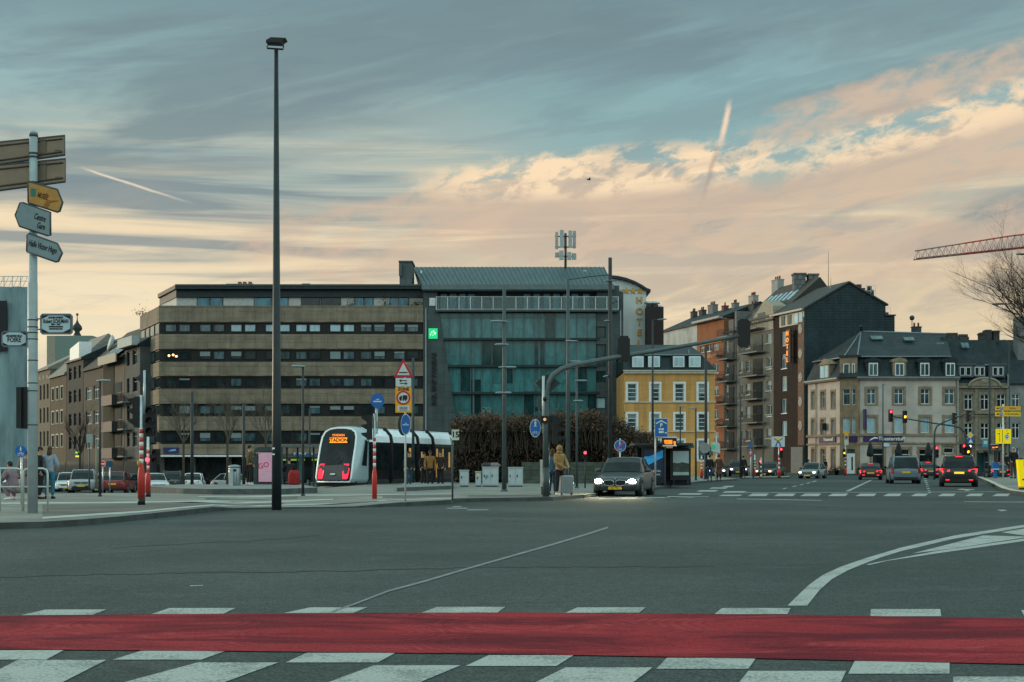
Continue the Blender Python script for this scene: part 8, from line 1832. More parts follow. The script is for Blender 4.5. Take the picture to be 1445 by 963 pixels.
# --- warning sign stack
def warning_stack():
    x, Y = spot(572, 709.6); r = thing('sign_stack', 'white pole with a red triangle, arrow plate, orange zone sign and a blue disc', 'sign', (x, Y, KH)); z = lambda q: PZ(q, Y)-KH; X = lambda q: PX(q, Y)-x
    mb = MB(); up_pole(mb, 0, 0, 0, z(512), .028); mb.build('pole', mat('pole_white', (.50, .54, .53), .45, .1), r)
    def tri(s, y0, y1, cxp=569.5):
        cx = X(cxp); top, bot = z(506.5), z(533); cz = (top+2*bot)/3; q = [(X(556.2), bot), (X(583), bot), (cx, top)]; q = [(cx+(a-cx)*s, cz+(b-cz)*s) for a, b in q]; m = MB(); m.slab(q, y0, y1); return m
    b = tri(1, -.09, -.05).build('warning_triangle', mat('triangle_red', (.42, .02, .03), .45, var=.05), r); tri(.66, -.096, -.0905).build('triangle_face', mat('sign_white', (.45, .50, .50), .5, var=.05), b)
    mb = MB(); mb.bx(X(563.5), X(575.3), -.101, -.0965, z(527.2), z(525.6)); mb.build('pictogram', INK, b)
    mb = MB(); mb.bx(X(558.6), X(580.5), -.09, -.06, z(546), z(534)); b = mb.build('arrow_plate', mat('sign_white', (.45,)*3), r); mb = MB()
    for py, d in ((537.8, -1), (541.8, 1)): c = X(569.5); w = X(574.5)-c; mb.bx(c-w, c+w, -.095, -.0905, z(py)-.012, z(py)+.012); mb.slab([(c+d*w*1.2, z(py)), (c+d*w*.6, z(py)-.05), (c+d*w*.6, z(py)+.05)], -.0955, -.0905)
    mb.build('arrows', INK, b)
    mb = MB(); mb.bx(X(558.3), X(581), -.09, -.06, z(582.8), z(546.6)); b = mb.build('zone_sign', ORA, r)
    mb = MB(); mb.text('ZONE', .12, face_m(X(569.7), -.096, z(549.8)), .003, bold=.004); mb.build('lettering', INK, b)
    mb = MB(); mb.disc((X(569.5), z(562)), .205, -.098, -.0905, 24); d = mb.build('prohibition_disc', mat('triangle_red', (.4,)*3), b); mb = MB(); mb.disc((X(569.5), z(562)), .155, -.102, -.0985, 24); mb.build('disc_face', mat('sign_white', (.45,)*3), d)
    mb = MB(); c, cz = X(569.5), z(562); mb.slab([(c-.12, cz-.05), (c-.12, cz+.01), (c-.07, cz+.06), (c-.04, cz+.06), (c-.04, cz-.05)], -.107, -.1025); mb.bx(c-.02, c+.12, -.107, -.1025, cz-.045, cz+.075)
    for u in (-.08, .0, .07): mb.disc((c+u, cz-.06), .028, -.107, -.1025, 10)
    mb.build('truck_pictogram', INK, d)
    mb = MB(); mb.bx(X(561.5), X(578), -.098, -.0905, z(580.6), z(573)); d = mb.build('sub_plate', mat('sign_white', (.45,)*3), b); mb = MB()
    for k in range(3): mb.bx(X(564), X(575.5), -.102, -.0985, z(575.2+k*2)-.009, z(575.2+k*2)+.009)
    mb.build('text_line', INK, d)
    o = round_sign(r, X(573), -.10, z(599.3), .31, BLUES, mat('rim_pale', (.4, .46, .48), .4), rx=.145); tram_sign_marks(o, X(573), z(599.3), .15, -.137)
    mb = MB(); mb.disc((X(568.5), z(599.6)), .32, .02, .05, 24, rx=.15); mb.build('second_disc', mat('sign_back_dark', (.03,)*3), r)
warning_stack()
# --- 15 sign
x, Y = spot(638.5, 706.5); r = thing('stop_sign', 'white plate numbered 15 on a thin grey pole at the kerb', 'sign', (x, Y, KH)); z = lambda q: PZ(q, Y)-KH
mb = MB(); up_pole(mb, 0, 0, 0, z(607), .028); mb.build('pole', GREYP, r)
mb = MB(); a, b = PX(637.6, Y)-x, PX(647.8, Y)-x; mb.bx(a, b, -.05, -.02, z(621.5), z(606.6)); o = mb.build('plate', mat('plate_cream', (.50, .55, .44), .5), r)
mb = MB(); mb.text('15', .25, face_m((a+b)/2, -.055, z(614)), .003, bold=.008); mb.build('lettering', INK, o)
# --- big signal gantry
def gantry():
    x, Y = spot(770.5, 701.3); r = thing('signal_gantry', 'grey traffic light mast whose long curved arm reaches right over the road', 'traffic light', (x, Y, KH)); z = lambda q: PZ(q, Y)-KH; X = lambda q: PX(q, Y)-x
    GP_ = mat('gantry_paint', (.075, .10, .102), .45, .3, var=.12)
    mb = MB(); up_pole(mb, 0, 0, 0, z(660), .125, None, 18); mb.build('pole_base', mat('gantry_base', (.05, .068, .072), .5, .2, var=.15), r)
    mb = MB(); pts = [(770.5, 660, 0), (770.5, 600, 0), (770.5, 572, 0), (771, 556, 0), (774, 541, 0), (781, 529.5, 0), (792, 521.5, 0), (808, 516, 0), (835, 511, 0), (870, 504.3, 0), (930, 494.5, 0), (980, 486, 0), (1042, 474.5, 0)]
    # the arm swings back a little over the road as it goes right
    P = []
    for px, py, _ in pts:
        k = max(0, (px-790)/252); yy = Y+3.0*k; P.append((PX(px, yy)-x, yy-Y, PZ(py, yy)-KH))
    mb.tube(P, [.115, .11, .105, .10, .10, .10, .098, .095, .09, .085, .078, .07, .06], 14); mb.build('arm', GP_, r)
    mb = MB(); up_pole(mb, -.09, -.05, z(612), z(531), .05, None, 10); mb.build('sign_tube', SILVER, r)
    cx, cz = X(772.5), z(543); dd = .44; mb = MB(); mb.slab([(cx-dd, cz+.05), (cx, cz-dd*.78), (cx+dd*1.05, cz+.05), (cx, cz+dd*.85)], .10, .13); b = mb.build('diamond_sign_back', mat('sign_back_dark', (.03,)*3), r)
    mb = MB(); mb.tube([(cx-dd, .11, cz+.05), (cx, .11, cz-dd*.78), (cx+dd*1.05, .11, cz+.05), (cx, .11, cz+dd*.85), (cx-dd, .11, cz+.05)], .018, 5); mb.build('sign_rim', GREYP, b)
    mb = MB(); mb.bx(X(758.5), X(776), .12, .15, z(578), z(561)); mb.build('box_sign_back', mat('sign_back_teal', (.05, .075, .08), .6), r)
    # camera, blue oval sign, heads at head height
    mb = MB(); mb.ball((X(768.7), -.14, z(563.5)), .075, 12, 8); mb.build('camera', BLACK, r)
    side_head(r, X(783), .0, z(588), .95, 1); side_head(r, X(777), .05, z(587), .75, 1, n=1); signal_head(r, X(768), -.14, z(587.5), .75, 'front', None, n=1)
    mb = MB(); mb.disc((X(768.5), z(592.5)), .055, -.27, -.262, 10); mb.build('dim_lamp', mat('lamp_dim_amber', (.5, .35, .2), .4, var=0, emit=(1., .6, .3), es=.6), r)
    o = round_sign(r, X(755.3), -.06, z(604.6), .315, BLUES, mat('rim_pale', (.4,)*3), rx=.19); mb = MB(); person_picto(mb, X(755.3), z(600), .42, -.098); bike_picto(mb, X(755.3), z(611.5), .38, -.1); mb.build('pictogram', mat('sign_pale_ink', (.42,)*3), o)
    mb = MB(); mb.tube([(X(760.5), 0, z(604.5)), (0, 0, z(604.5))], .02, 5); mb.build('bracket', SILVER, r)
    # heads hung on the arm: seen from behind
    def hung(px, ytop, ybot, w):
        k = (px-790)/252; yy = Y+3.0*max(0, k); a, b = PX(px-w/2, yy)-x, PX(px+w/2, yy)-x; zt, zb = PZ(ytop, yy)-KH, PZ(ybot, yy)-KH
        def rr(w, h, c, cx, cz): return [(cx-w+c, cz-h), (cx+w-c, cz-h), (cx+w, cz-h+c), (cx+w, cz+h-c), (cx+w-c, cz+h), (cx-w+c, cz+h), (cx-w, cz+h-c), (cx-w, cz-h+c)]
        m = MB(); m.slab(rr((b-a)/2, (zt-zb)/2, .10, (a+b)/2, (zt+zb)/2), yy-Y-.13, yy-Y-.10); h_ = m.build('backing_board', BLACK, r)
        m = MB(); m.bx((a+b)/2-.16, (a+b)/2+.16, yy-Y-.10, yy-Y+.16, (zt+zb)/2-.46, (zt+zb)/2+.46); m.build('signal_housing', BLACK, h_)
    hung(880, 475, 511, 17); hung(1049, 451, 491, 18)
gantry()
# push-button cabinet by the gantry
x, Y = spot(766, 698.6); r = thing('crossing_box', 'slim white post box with an orange top beside the gantry pole', 'post', (x, Y+.3, KH)); z = lambda q: PZ(q, Y)-KH
mb = MB(); mb.bx(-.09, .09, -.08, .08, .3, z(649)); mb.build('housing', mat('box_white', (.40, .45, .45), .5), r); mb = MB(); mb.bx(-.05, .05, -.06, .06, 0, .3); mb.build('foot', BLACK, r); mb = MB(); mb.bx(-.02, .085, -.1, -.081, z(656.5), z(651)); mb.build('orange_panel', ORA, r)
# --- electrical cabinets
CAB = mat('cabinet_grey', (.30, .36, .38), .55, .1, var=.12, sc_=2)
for k, (x0, x1, yt, lab) in enumerate(((648.5, 661.5, 664, 'narrow pale electrical cabinet furthest left before the hedge'), (670.8, 679, 666, 'smallest electrical cabinet with a yellow sticker'), (680.5, 703.5, 659.5, 'large pale electrical cabinet with rubbish sacks on its lid'), (717, 738, 660, 'pale electrical cabinet right of the lamp post'))):
    Y = 70.; a, b = PX(x0, Y), PX(x1, Y); r = thing('electrical_cabinet', lab, 'cabinet', ((a+b)/2, Y, KH), 0, 'electrical cabinets along the pavement'); w = (b-a)/2; H = PZ(yt, Y)-KH
    mb = MB(); mb.bx(-w, w, 0, .45, .06, H-.03); mb.build('housing', CAB, r); mb = MB(); mb.bx(-w-.02, w+.02, -.03, .48, H-.03, H+.02); mb.build('lid', CAB, r); mb = MB(); mb.bx(-w+.02, w-.02, .02, .43, 0, .06); mb.build('plinth', KERB, r)
    n = 1 if w < .3 else 2
    for q in range(n): mb = MB(); u0 = -w+.03+q*(2*w-.03)/n; mb.bx(u0, u0+(2*w-.03)/n-.03, -.015, -.002, .1, H-.08); d = mb.build('door', mat('cabinet_door', (.33, .39, .41), .5, .1, var=.1), r); mb = MB(); mb.bx(u0+.05, u0+.09, -.04, -.016, H*.5, H*.5+.12); mb.build('handle', BLACK, d)
    if k == 1: mb = MB(); mb.bx(-.07, .07, -.02, -.0155, H*.72, H*.82); mb.build('sticker', YEL, r)
    if k == 2: mb = MB(); mb.slab([(-w*.6, H*.35), (-w*.2, H*.5), (-w*.4, H*.62), (-w*.75, H*.55)], -.019, -.0155); mb.build('graffiti', mat('graffiti_teal', (.12, .22, .22), .6), r)
for k, (px, w) in enumerate(((686, .26), (698, .3))):
    Y = 70.2; r = thing('rubbish_sack', ['dark crumpled rubbish sack on the large cabinet, left one', 'paler crumpled rubbish sack on the large cabinet, right one'][k], 'sack', (PX(px, Y), Y, PZ(659.5, 70)+.02)); rn = random.Random(k); mb = MB(); mb.smooth = True
    mb.loft([[Vector((math.cos(t)*w*s*(1+rn.uniform(-.12, .12)), math.sin(t)*.16*s, z_)) for t in [2*PI*i/10 for i in range(10)]] for s, z_ in ((.8, 0), (1, .05), (.9, .13), (.5, .2))], True, True); mb.build('sack', mat('sack_%d' % k, [(.03, .03, .035), (.17, .13, .14)][k], .6, var=.2), r)
# --- bus shelter with LED display and two ad panels
def bus_shelter():
    Y = 72.5; x0 = PX(893, Y); r = thing('bus_shelter', 'dark bus shelter with a blue and a grey advertising panel', 'bus shelter', (x0, Y, KH)); X = lambda q: PX(q, Y)-x0; z = lambda q, yy=Y: PZ(q, yy)-KH
    mb = MB(); mb.bx(X(894), X(976), -.6, 2.6, z(629), z(625.8)); mb.build('roof', DARKP, r)
    mb = MB(); mb.bx(X(960), X(985), 1.5, 3.0, z(632), z(628)); mb.build('roof_extension', GREYP, r)
    mb = MB()
    for px in (905, 937, 958, 978): mb.bx(X(px)-.05, X(px)+.05, 2.2, 2.3, 0, z(629))
    mb.build('post', DARKP, r)
    mb = MB(); mb.bx(X(905), X(978), 2.22, 2.26, .25, z(632)); mb.build('rear_glazing', G_SHOP, r)
    for x0_, x1_, yb, yt, kk in ((905.5, 937.5, 684, 631, 0), (948.5, 976.5, 678, 633, 1)):
        yy = -.25 if kk == 0 else .5
        mb = MB(); mb.bx(X(x0_), X(x1_), yy, yy+.22, max(.15, z(yb)), z(yt)); b = mb.build('advertising_panel', BLACK, r)
        a, c = X(x0_)+.1, X(x1_)-.1; zb, zt = z(yb)+.35, z(yt)-.14
        if kk == 0:
            mb = MB(); mb.bx(a, c, yy-.02, yy-.004, zb, zt); p = mb.build('poster', mat('poster_navy', (.008, .016, .03), .3, var=.2, emit=(.01, .03, .06), es=.3), b); p['label'] = 'dark blue poster with lit blue streak'
            mb = MB(); mb.slab([(a, zb+(zt-zb)*.38), (c, zb+(zt-zb)*.72), (c, zt-.03), (a+.25, zt-.35), (a, zb+(zt-zb)*.75)], yy-.026, yy-.0205); mb.build('poster_sky', mat('poster_blue', (.02, .20, .42), .4, var=.55, sc_=1.2, stretch=(.4, 1, 2.2), emit=(.02, .25, .55), es=.35), p)
            mb = MB()
            for t, fz, s in (('imprégnée', .24, .17), ('de nature', .12, .17)): mb.text(t, s, face_m((a+c)/2, yy-.03, zb+(zt-zb)*fz), .002)
            mb.build('lettering', WHITE, p)
        else:
            mb = MB(); mb.bx(a, c, yy-.02, yy-.004, zb-.1, zt); p = mb.build('poster', mat('poster_grey', (.17, .25, .26), .3, var=.12, sc_=.7, emit=(.2, .3, .3), es=.25), b); p['label'] = 'pale grey landscape poster'
            mb = MB(); h_ = zt-zb; mb.slab([(a, zb-.02), (c, zb-.02), (c, zb+h_*.44), (a+(c-a)*.6, zb+h_*.50), (a+(c-a)*.3, zb+h_*.45), (a, zb+h_*.48)], yy-.026, yy-.0205); mb.build('poster_land', mat('poster_dark_land', (.05, .065, .055), .5, var=.3), p)
            mb = MB(); mb.bx(a, c, yy-.03, yy-.0265, zb-.1, zb+.06); mb.build('poster_strip', mat('poster_strip', (.3, .38, .38), .5), p)
    mb = MB(); mb.bx(X(905), X(983), 2.3, 2.8, 0, .32); mb.build('bench', BLACK, r)
    # bins / dark planter at right end
bus_shelter()
def led_display():
    Y = 71.4; x0 = PX(944.5, Y); r = thing('departure_display', 'hanging LED display with orange digits in front of the bus shelter', 'display', (x0, Y, KH)); z = lambda q: PZ(q, Y)-KH; X = lambda q: PX(q, Y)-x0
    mb = MB(); mb.bx(X(934.5), X(954.5), -.12, .12, z(630), z(616.5)); mb.build('housing', BLACK, r); mb = MB(); mb.bx(X(934.5), X(954.8), -.14, .13, z(618.4), z(616.6)); mb.bx(X(935), X(954.5), -.13, .13, z(630), z(628.4)); mb.build('trim', WHITE, r)
    mb = MB()
    for a, b, py in ((936.8, 948.3, 622.7), (938.5, 948.3, 625.6), (950, 953, 624.5), (950.5, 953, 627), (937.3, 943, 624.6)): mb.bx(X(a), X(b), -.13, -.121, z(py)-.05, z(py)+.05)
    mb.build('orange_digits', L_LED, r)
    mb = MB(); mb.bx(X(938), X(939.5), -.04, .04, 0, z(630)); mb.build('post', DARKP, r)
led_display()
# parking sign
def parking_sign():
    Y = 70.5; x0 = PX(925, Y); r = thing('parking_sign', 'rectangular blue parking garage sign with a roof symbol over a P', 'sign', (x0, Y, KH)); z = lambda q: PZ(q, Y)-KH; X = lambda q: PX(q, Y)-x0
    mb = MB(); up_pole(mb, 0, .05, 0, z(592), .04); mb.build('pole', SILVER, r)
    mb = MB(); mb.bx(X(923.5), X(942.5), -.05, 0, z(617.2), z(590.6)); b = mb.build('sign_board', mat('board_rim_pale', (.4, .48, .5), .4), r)
    mb = MB(); mb.bx(X(924.2), X(941.8), -.056, -.0505, z(616.5), z(591.3)); mb.build('sign_face', BLUES, b)
    mb = MB(); mb.slab([(X(925.5), z(597.5)), (X(933), z(593)), (X(940.5), z(597.5)), (X(940.5), z(599)), (X(933), z(595)), (X(925.5), z(599))], -.062, -.0565); mb.text('P', .26, face_m(X(933), -.062, z(600.5)), .003, bold=.008)
    for a, b_, py in ((929.5, 932, 606), (933, 936.5, 606), (929.5, 936.5, 610)): mb.bx(X(a), X(b_), -.062, -.0565, z(py+1.5), z(py-1.3))
    mb.bx(X(937.8), X(941), -.062, -.0565, z(612), z(610.2)); mb.build('symbols', mat('sym_pale', (.55, .58, .45), .5), b)
parking_sign()
# end-of-path sign behind the car
Y = 68.; x0 = PX(875, Y); r = thing('road_sign', 'round blue path sign crossed by a red bar, behind the lit car', 'sign', (x0, Y, KH)); z = lambda q: PZ(q, Y)-KH
mb = MB(); up_pole(mb, 0, 0, 0, z(619), .03); mb.build('pole', STEEL, r); o = round_sign(r, 0, -.05, z(629.5), .285, BLUES, mat('rim_pale', (.4,)*3)); mb = MB(); person_picto(mb, -.02, z(627), .36, -.087); bike_picto(mb, .0, z(635), .34, -.088); mb.build('pictogram', mat('sign_pale_ink', (.42,)*3), o)
mb = MB(); mb.slab([(-.20, z(629.5)-.17), (-.16, z(629.5)-.21), (.20, z(629.5)+.17), (.16, z(629.5)+.21)], -.1, -.093); mb.build('red_bar', mat('bar_red', (.55, .06, .06), .5), o)
# octagonal sign back and white cabinet with green light
Y = 103.; x0 = PX(992.5, Y); r = thing('octagonal_sign', 'grey back of an octagonal sign on the dark post', 'sign', (x0, Y, KH)); z = lambda q: PZ(q, Y)-KH
mb = MB(); rad = (PX(1003, Y)-PX(989, Y))/2*1.12; mb.slab([(.1+rad*math.cos(PI/8+k*PI/4), z(632.5)+rad*math.sin(PI/8+k*PI/4)) for k in range(8)], -.1, -.06); mb.build('sign_back', mat('sign_back_grey', (.20, .215, .20), .6), r); mb = MB(); up_pole(mb, .1, 0, 0, z(640), .05); mb.build('pole', GREYP, r)
Y = 104.; x0 = PX(1010, Y); r = thing('signal_box', 'pale rounded box with a green light on a post by the octagonal sign', 'traffic light', (x0, Y, KH)); z = lambda q: PZ(q, Y)-KH
mb = MB(); w = PX(1015.8, Y)-x0; mb.slab([(-w, z(637)), (w, z(640)), (w, z(627)), (w*.6, z(624.8)), (-w, z(624.6))], -.15, .05); mb.build('housing', mat('box_teal_white', (.36, .44, .43), .5), r); mb = MB(); mb.disc((-.2, z(631)), .18, -.17, -.152, 14); mb.build('lens', mat('lens_green', (.02, .2, .1), .4, var=0, emit=(.05, .5, .3), es=.4), r); mb = MB(); up_pole(mb, 0, 0, 0, z(638), .05); up_pole(mb, .05, -.1, z(640), z(616), .04); mb.build('pole', SILVER, r)
Y = 110; x0 = PX(1058.5, Y); r = thing('road_sign', 'small blue plate above an upside-down triangle on a white pole, on the island', 'sign', (x0, Y, KH)); z = lambda q: PZ(q, Y)-KH
mb = MB(); up_pole(mb, .05, 0, 0, z(627), .035); mb.build('pole', mat('pole_white', (.5,)*3), r); mb = MB(); mb.bx(-.10, .12, -.08, -.05, z(634), z(627)); mb.build('blue_plate', BLUES, r)
mb = MB(); mb.slab([(-.16, z(636)), (.2, z(636)), (.02, z(646))], -.08, -.05); b = mb.build('yield_triangle', mat('triangle_red', (.4,)*3), r); mb = MB(); mb.slab([(-.08, z(637.5)), (.12, z(637.5)), (.02, z(643))], -.086, -.0805); mb.build('triangle_face', mat('sign_white', (.4,)*3), b)
# --- tram stop poster, shelter, bins
def poster_stand():
    Y = 64.5; x0 = PX(373, Y); r = thing('advertising_stand', 'dark framed stand with a pink poster marked GO on the tram stop', 'advertising stand', (x0, Y, KH+.2)); z = lambda q: PZ(q, Y)-KH-.2; X = lambda q: PX(q, Y)-x0
    mb = MB(); mb.slab([(X(357.5), z(688.5)), (X(398), z(688.5)), (X(398), z(631)), (X(366), z(631)), (X(360), z(633.5)), (X(357.5), z(637))], 0, .25); b = mb.build('frame', mat('stand_dark', (.035, .055, .055), .5, .2), r)
    mb = MB(); mb.bx(X(363.5), X(392), -.02, -.003, z(681.5), z(637.5)); mb.build('surround', BLACK, b)
    mb = MB(); mb.bx(X(365), X(391), -.03, -.0205, z(680.3), z(639)); p = mb.build('poster', mat('poster_pink', (.36, .20, .27), .4, var=.14, sc_=3, emit=(.6, .3, .42), es=.28), b)
    mb = MB(); mb.text('GO', .34, face_m(X(372), -.035, z(657.5), -R(14)), .002, bold=.002); mb.build('lettering', mat('poster_red', (.35, .02, .06), .5, var=0), p); mb = MB()
    for t, py, s in (('FAIRE ÉTAPE', 643.5, .15), ('en ville', 648, .10)): mb.text(t, s, face_m(X(377.5), -.035, z(py)), .002)
    for k in range(4): mb.bx(X(367+k), X(384+k), -.036, -.0305, z(668+k*2.6)-.012, z(668+k*2.6)+.012)
    mb.build('lettering', mat('poster_white', (.55, .45, .5), .5, var=0), p)
poster_stand()
def tram_shelter():
    Y = 68.; x0 = PX(398, Y); r = thing('tram_shelter', 'glass and dark steel tram stop shelter between the tall mast and the tram', 'shelter', (x0, Y, KH)); z = lambda q: PZ(q, Y)-KH; X = lambda q: PX(q, Y)-x0
    mb = MB(); mb.bx(X(396), X(441), -.3, 1.6, z(631.5), z(628.8)); mb.build('roof', mat('shelter_roof', (.08, .11, .12), .5, .2), r); mb = MB()
    for px in (398.5, 414, 422, 437): mb.bx(X(px)-.04, X(px)+.04, 1.3, 1.4, .0, z(631))
    mb.build('post', DARKP, r)
    for a, b, m_ in ((399, 404, G_TEALD), (414.5, 421.5, G_TEAL), (423, 436, G_SHOP)): mb = MB(); mb.bx(X(a)+.05, X(b)-.05, 1.33, 1.36, .35, z(645)); mb.build('glass_panel', m_, r)
    mb = MB(); mb.bx(X(399), X(406), .6, .9, .4, .5); mb.bx(X(401), X(402), .7, .8, .2, .4); mb.build('bench', STEEL, r)
    mb = MB(); mb.bx(X(400.5), X(404), 1.2, 1.25, z(664.6), z(662.5)); mb.build('orange_panel', mat('orange_small', (.7, .2, .05), .4, var=0, emit=(1., .25, .05), es=.8), r)
tram_shelter()
def bin_round(label, px, Y, w, h, c):
    x = PX(px, Y); z0 = KH+.2; r = thing('litter_bin', label, 'bin', (x, Y, z0)); mb = MB(); mb.lathe([(w*.95, 0), (w, .04), (w, h-.05), (w*.9, h)], (0,0,0), 20); mb.build('barrel', c, r)
    mb = MB(); mb.lathe([(w*1.03, 0), (w*1.03, .05), (w*.7, .10), (w*.1, .12)], (0, 0, h), 20); mb.build('lid', c, r); mb = MB(); mb.bx(-w*.5, w*.5, -w-.012, -w*.85, h*.78, h*.9); mb.build('opening', BLACK, r); mb = MB()
    for k in range(12): a = 2*PI*k/12; mb.tube([(math.cos(a)*w*1.01, math.sin(a)*w*1.01, .08), (math.cos(a)*w*1.01, math.sin(a)*w*1.01, h*.72)], .008, 4)
    mb.build('slat', mat('bin_slat', (.13, .15, .155), .4, .5), r)
bin_round('round silver litter bin at the left end of the tram platform', 331, 61.5, .26, .78, mat('bin_silver', (.22, .26, .27), .4, .5, var=.1))
x, Y = PX(326.5, 61.2), 61.2; r = thing('utility_box', 'slim pale box standing against the silver bin', 'box', (x, Y, KH+.2)); mb = MB(); mb.bx(-.08, .08, -.1, .1, 0, .68); mb.build('housing', CAB, r); mb = MB(); mb.bx(-.09, .09, -.11, .11, .68, .71); mb.build('lid', STEEL, r)
# --- right-hand group
def right_gantry():
    Y = 113.; x0 = PX(1357.5, Y); r = thing('signal_gantry', 'thin dark traffic light mast with a long arm reaching left at the right side', 'traffic light', (x0, Y, .01)); z = lambda q: PZ(q, Y)-.01; X = lambda q: PX(q, Y)-x0
    mb = MB(); mb.tube([(X(1363), 0, 0), (X(1363), 0, z(620)), (X(1361), 0, z(610)), (X(1355), 0, z(604)), (X(1345), 0, z(601.5)), (X(1320), 0, z(598)), (X(1280), 0, z(591.5)), (X(1254), 0, z(587))], [.09, .085, .075, .07, .065, .06, .05, .04], 10); mb.build('mast', mat('mast_blue_grey', (.04, .055, .065), .5, .2), r)
    signal_head(r, X(1256), -.15, z(578.5), .98, 'front', 0); signal_head(r, X(1276), -.15, z(580), .98, 'front', 1)
    signal_head(r, X(1358.5), -.2, z(627), .9, 'front', 0); o = signal_head(r, X(1364.5), -.2, z(629.5), .95, 'front', 1)
    mb = MB(); mb.bx(X(1354), X(1371), -.04, .0, z(640), z(627)); mb.build('backing_board', BLACK, r); mb = MB(); mb.disc((X(1369), z(630)), .1, -.06, -.045, 10); mb.build('lens', mat('lens_white', (.7, .7, .7), .4, var=0, emit=(.9, .9, 1.), es=1.2), r)
    cx, cz = X(1368.5), z(614.5); s = .28; mb = MB(); mb.slab([(cx-s, cz), (cx, cz-s), (cx+s, cz), (cx, cz+s)], -.12, -.09); b = mb.build('priority_sign', mat('sign_white', (.45,)*3), r); s = .21; mb = MB(); mb.slab([(cx-s, cz), (cx, cz-s), (cx+s, cz), (cx, cz+s)], -.126, -.1205); mb.build('diamond', YEL, b)
    mb = MB(); mb.bx(X(1365), X(1373), -.12, -.09, z(626), z(618.8)); b = mb.build('crossing_sign', BLUES, r); mb = MB(); mb.slab([(X(1366), z(625)), (X(1372), z(625)), (X(1369), z(619.8))], -.126, -.1205); mb.build('triangle', WHITE, b)
right_gantry()
def right_mast():
    Y = 112.; x0 = PX(1318.5, Y); r = thing('signal_mast', 'slender curved dark mast with a red signal between the people carrier and the suv', 'traffic light', (x0, Y, .01)); z = lambda q: PZ(q, Y)-.01; X = lambda q: PX(q, Y)-x0
    mb = MB(); mb.tube([(0, 0, 0), (0, 0, z(620)), (X(1319), 0, z(609)), (X(1322), 0, z(602)), (X(1330), 0, z(597)), (X(1345), 0, z(591)), (X(1362), 0, z(585))], [.08, .075, .07, .065, .06, .05, .045], 10); mb.build('mast', mat('mast_blue_grey', (.04,)*3), r)
    signal_head(r, X(1320.5), -.15, z(629.5), .95, 'front', 0); side_head(r, X(1345.5), 0, z(583), .9, 1); side_head(r, X(1365), 0, z(579.5), .9, 1)
right_mast()
def yellow_signs():
    Y = 88.; x0 = PX(1415.5, Y); zg = .42; r = thing('direction_signpost', 'pale pole with two yellow arrow signs and a square yellow board', 'signpost', (x0, Y, zg)); z = lambda q: PZ(q, Y)-zg; X = lambda q: PX(q, Y)-x0
    mb = MB(); up_pole(mb, 0, 0, -.1, z(571), .05); mb.build('pole', mat('pole_white', (.5,)*3), r)
    for py0, py1, t_, dark in ((573.8, 579.6, 'Glacis', True), (581.8, 588, 'P+R Bouillon', False)):
        a, b = X(1403.8), X(1439.5); mb = MB(); mb.bx(a, b, -.1, -.06, z(py1), z(py0)); s = mb.build('direction_sign', YEL, r)
        if dark: q = MB(); q.bx(X(1414.5), b-.03, -.106, -.1005, z(py1)+.03, z(py0)-.03); q.build('brown_field', ORA, s)
        q = MB(); q.slab([(a+.06, (z(py0)+z(py1))/2), (a+.18, z(py1)+.06), (a+.18, z(py0)-.06)], -.108, -.1005); q.bx(a+.16, a+.24, -.108, -.1005, (z(py0)+z(py1))/2-.02, (z(py0)+z(py1))/2+.02); q.text(t_, .17, face_m((X(1416)+b)/2, -.109, (z(py0)+z(py1))/2), .002); q.build('lettering', INK, s)
        q = MB(); q.bx(X(1410), X(1414), -.108, -.1005, z(py1)+.04, z(py0)-.04); p_ = q.build('parking_symbol', BLUES, s); q = MB(); q.text('P', .17, face_m(X(1412), -.111, (z(py0)+z(py1))/2), .002, bold=.003); q.build('lettering', WHITE, p_)
    YF = mat('yellow_fluo', (.80, .60, .0), .4, var=.03, emit=(1., .70, 0.), es=.22)
    mb = MB(); mb.bx(X(1404.5), X(1426), -.1, -.06, z(626.5), z(605.8)); b = mb.build('detour_board', YF, r)
    q = MB(); q.bx(X(1413.6), X(1414.2), -.104, -.1005, z(625), z(607)); q.slab([(X(1409), z(609)), (X(1411), z(609)), (X(1410), z(607.6))], -.104, -.1005); q.slab([(X(1419), z(609)), (X(1421), z(609)), (X(1420), z(607.6))], -.104, -.1005)
    for a_, b_, py in ((1407, 1410, 612.5), (1409.6, 1410.1, 620), (1420, 1423, 612)): q.bx(X(a_), X(b_), -.104, -.1005, z(py+.6 if py < 615 else 624), z(py-.5 if py < 615 else 611))
    q.build('symbols', INK, b); q = MB(); q.disc((X(1420), z(616.5)), .13, -.106, -.1005, 14); d = q.build('disc', mat('disc_blue', (.02, .3, .6), .4, var=0), b); q = MB(); q.bx(X(1417.4), X(1422.6), -.11, -.1065, z(616.9), z(616.1)); q.bx(X(1417.4), X(1422.6), -.11, -.1065, z(621.5), z(619.5)); q.build('white_bar', WHITE, d)
yellow_signs()
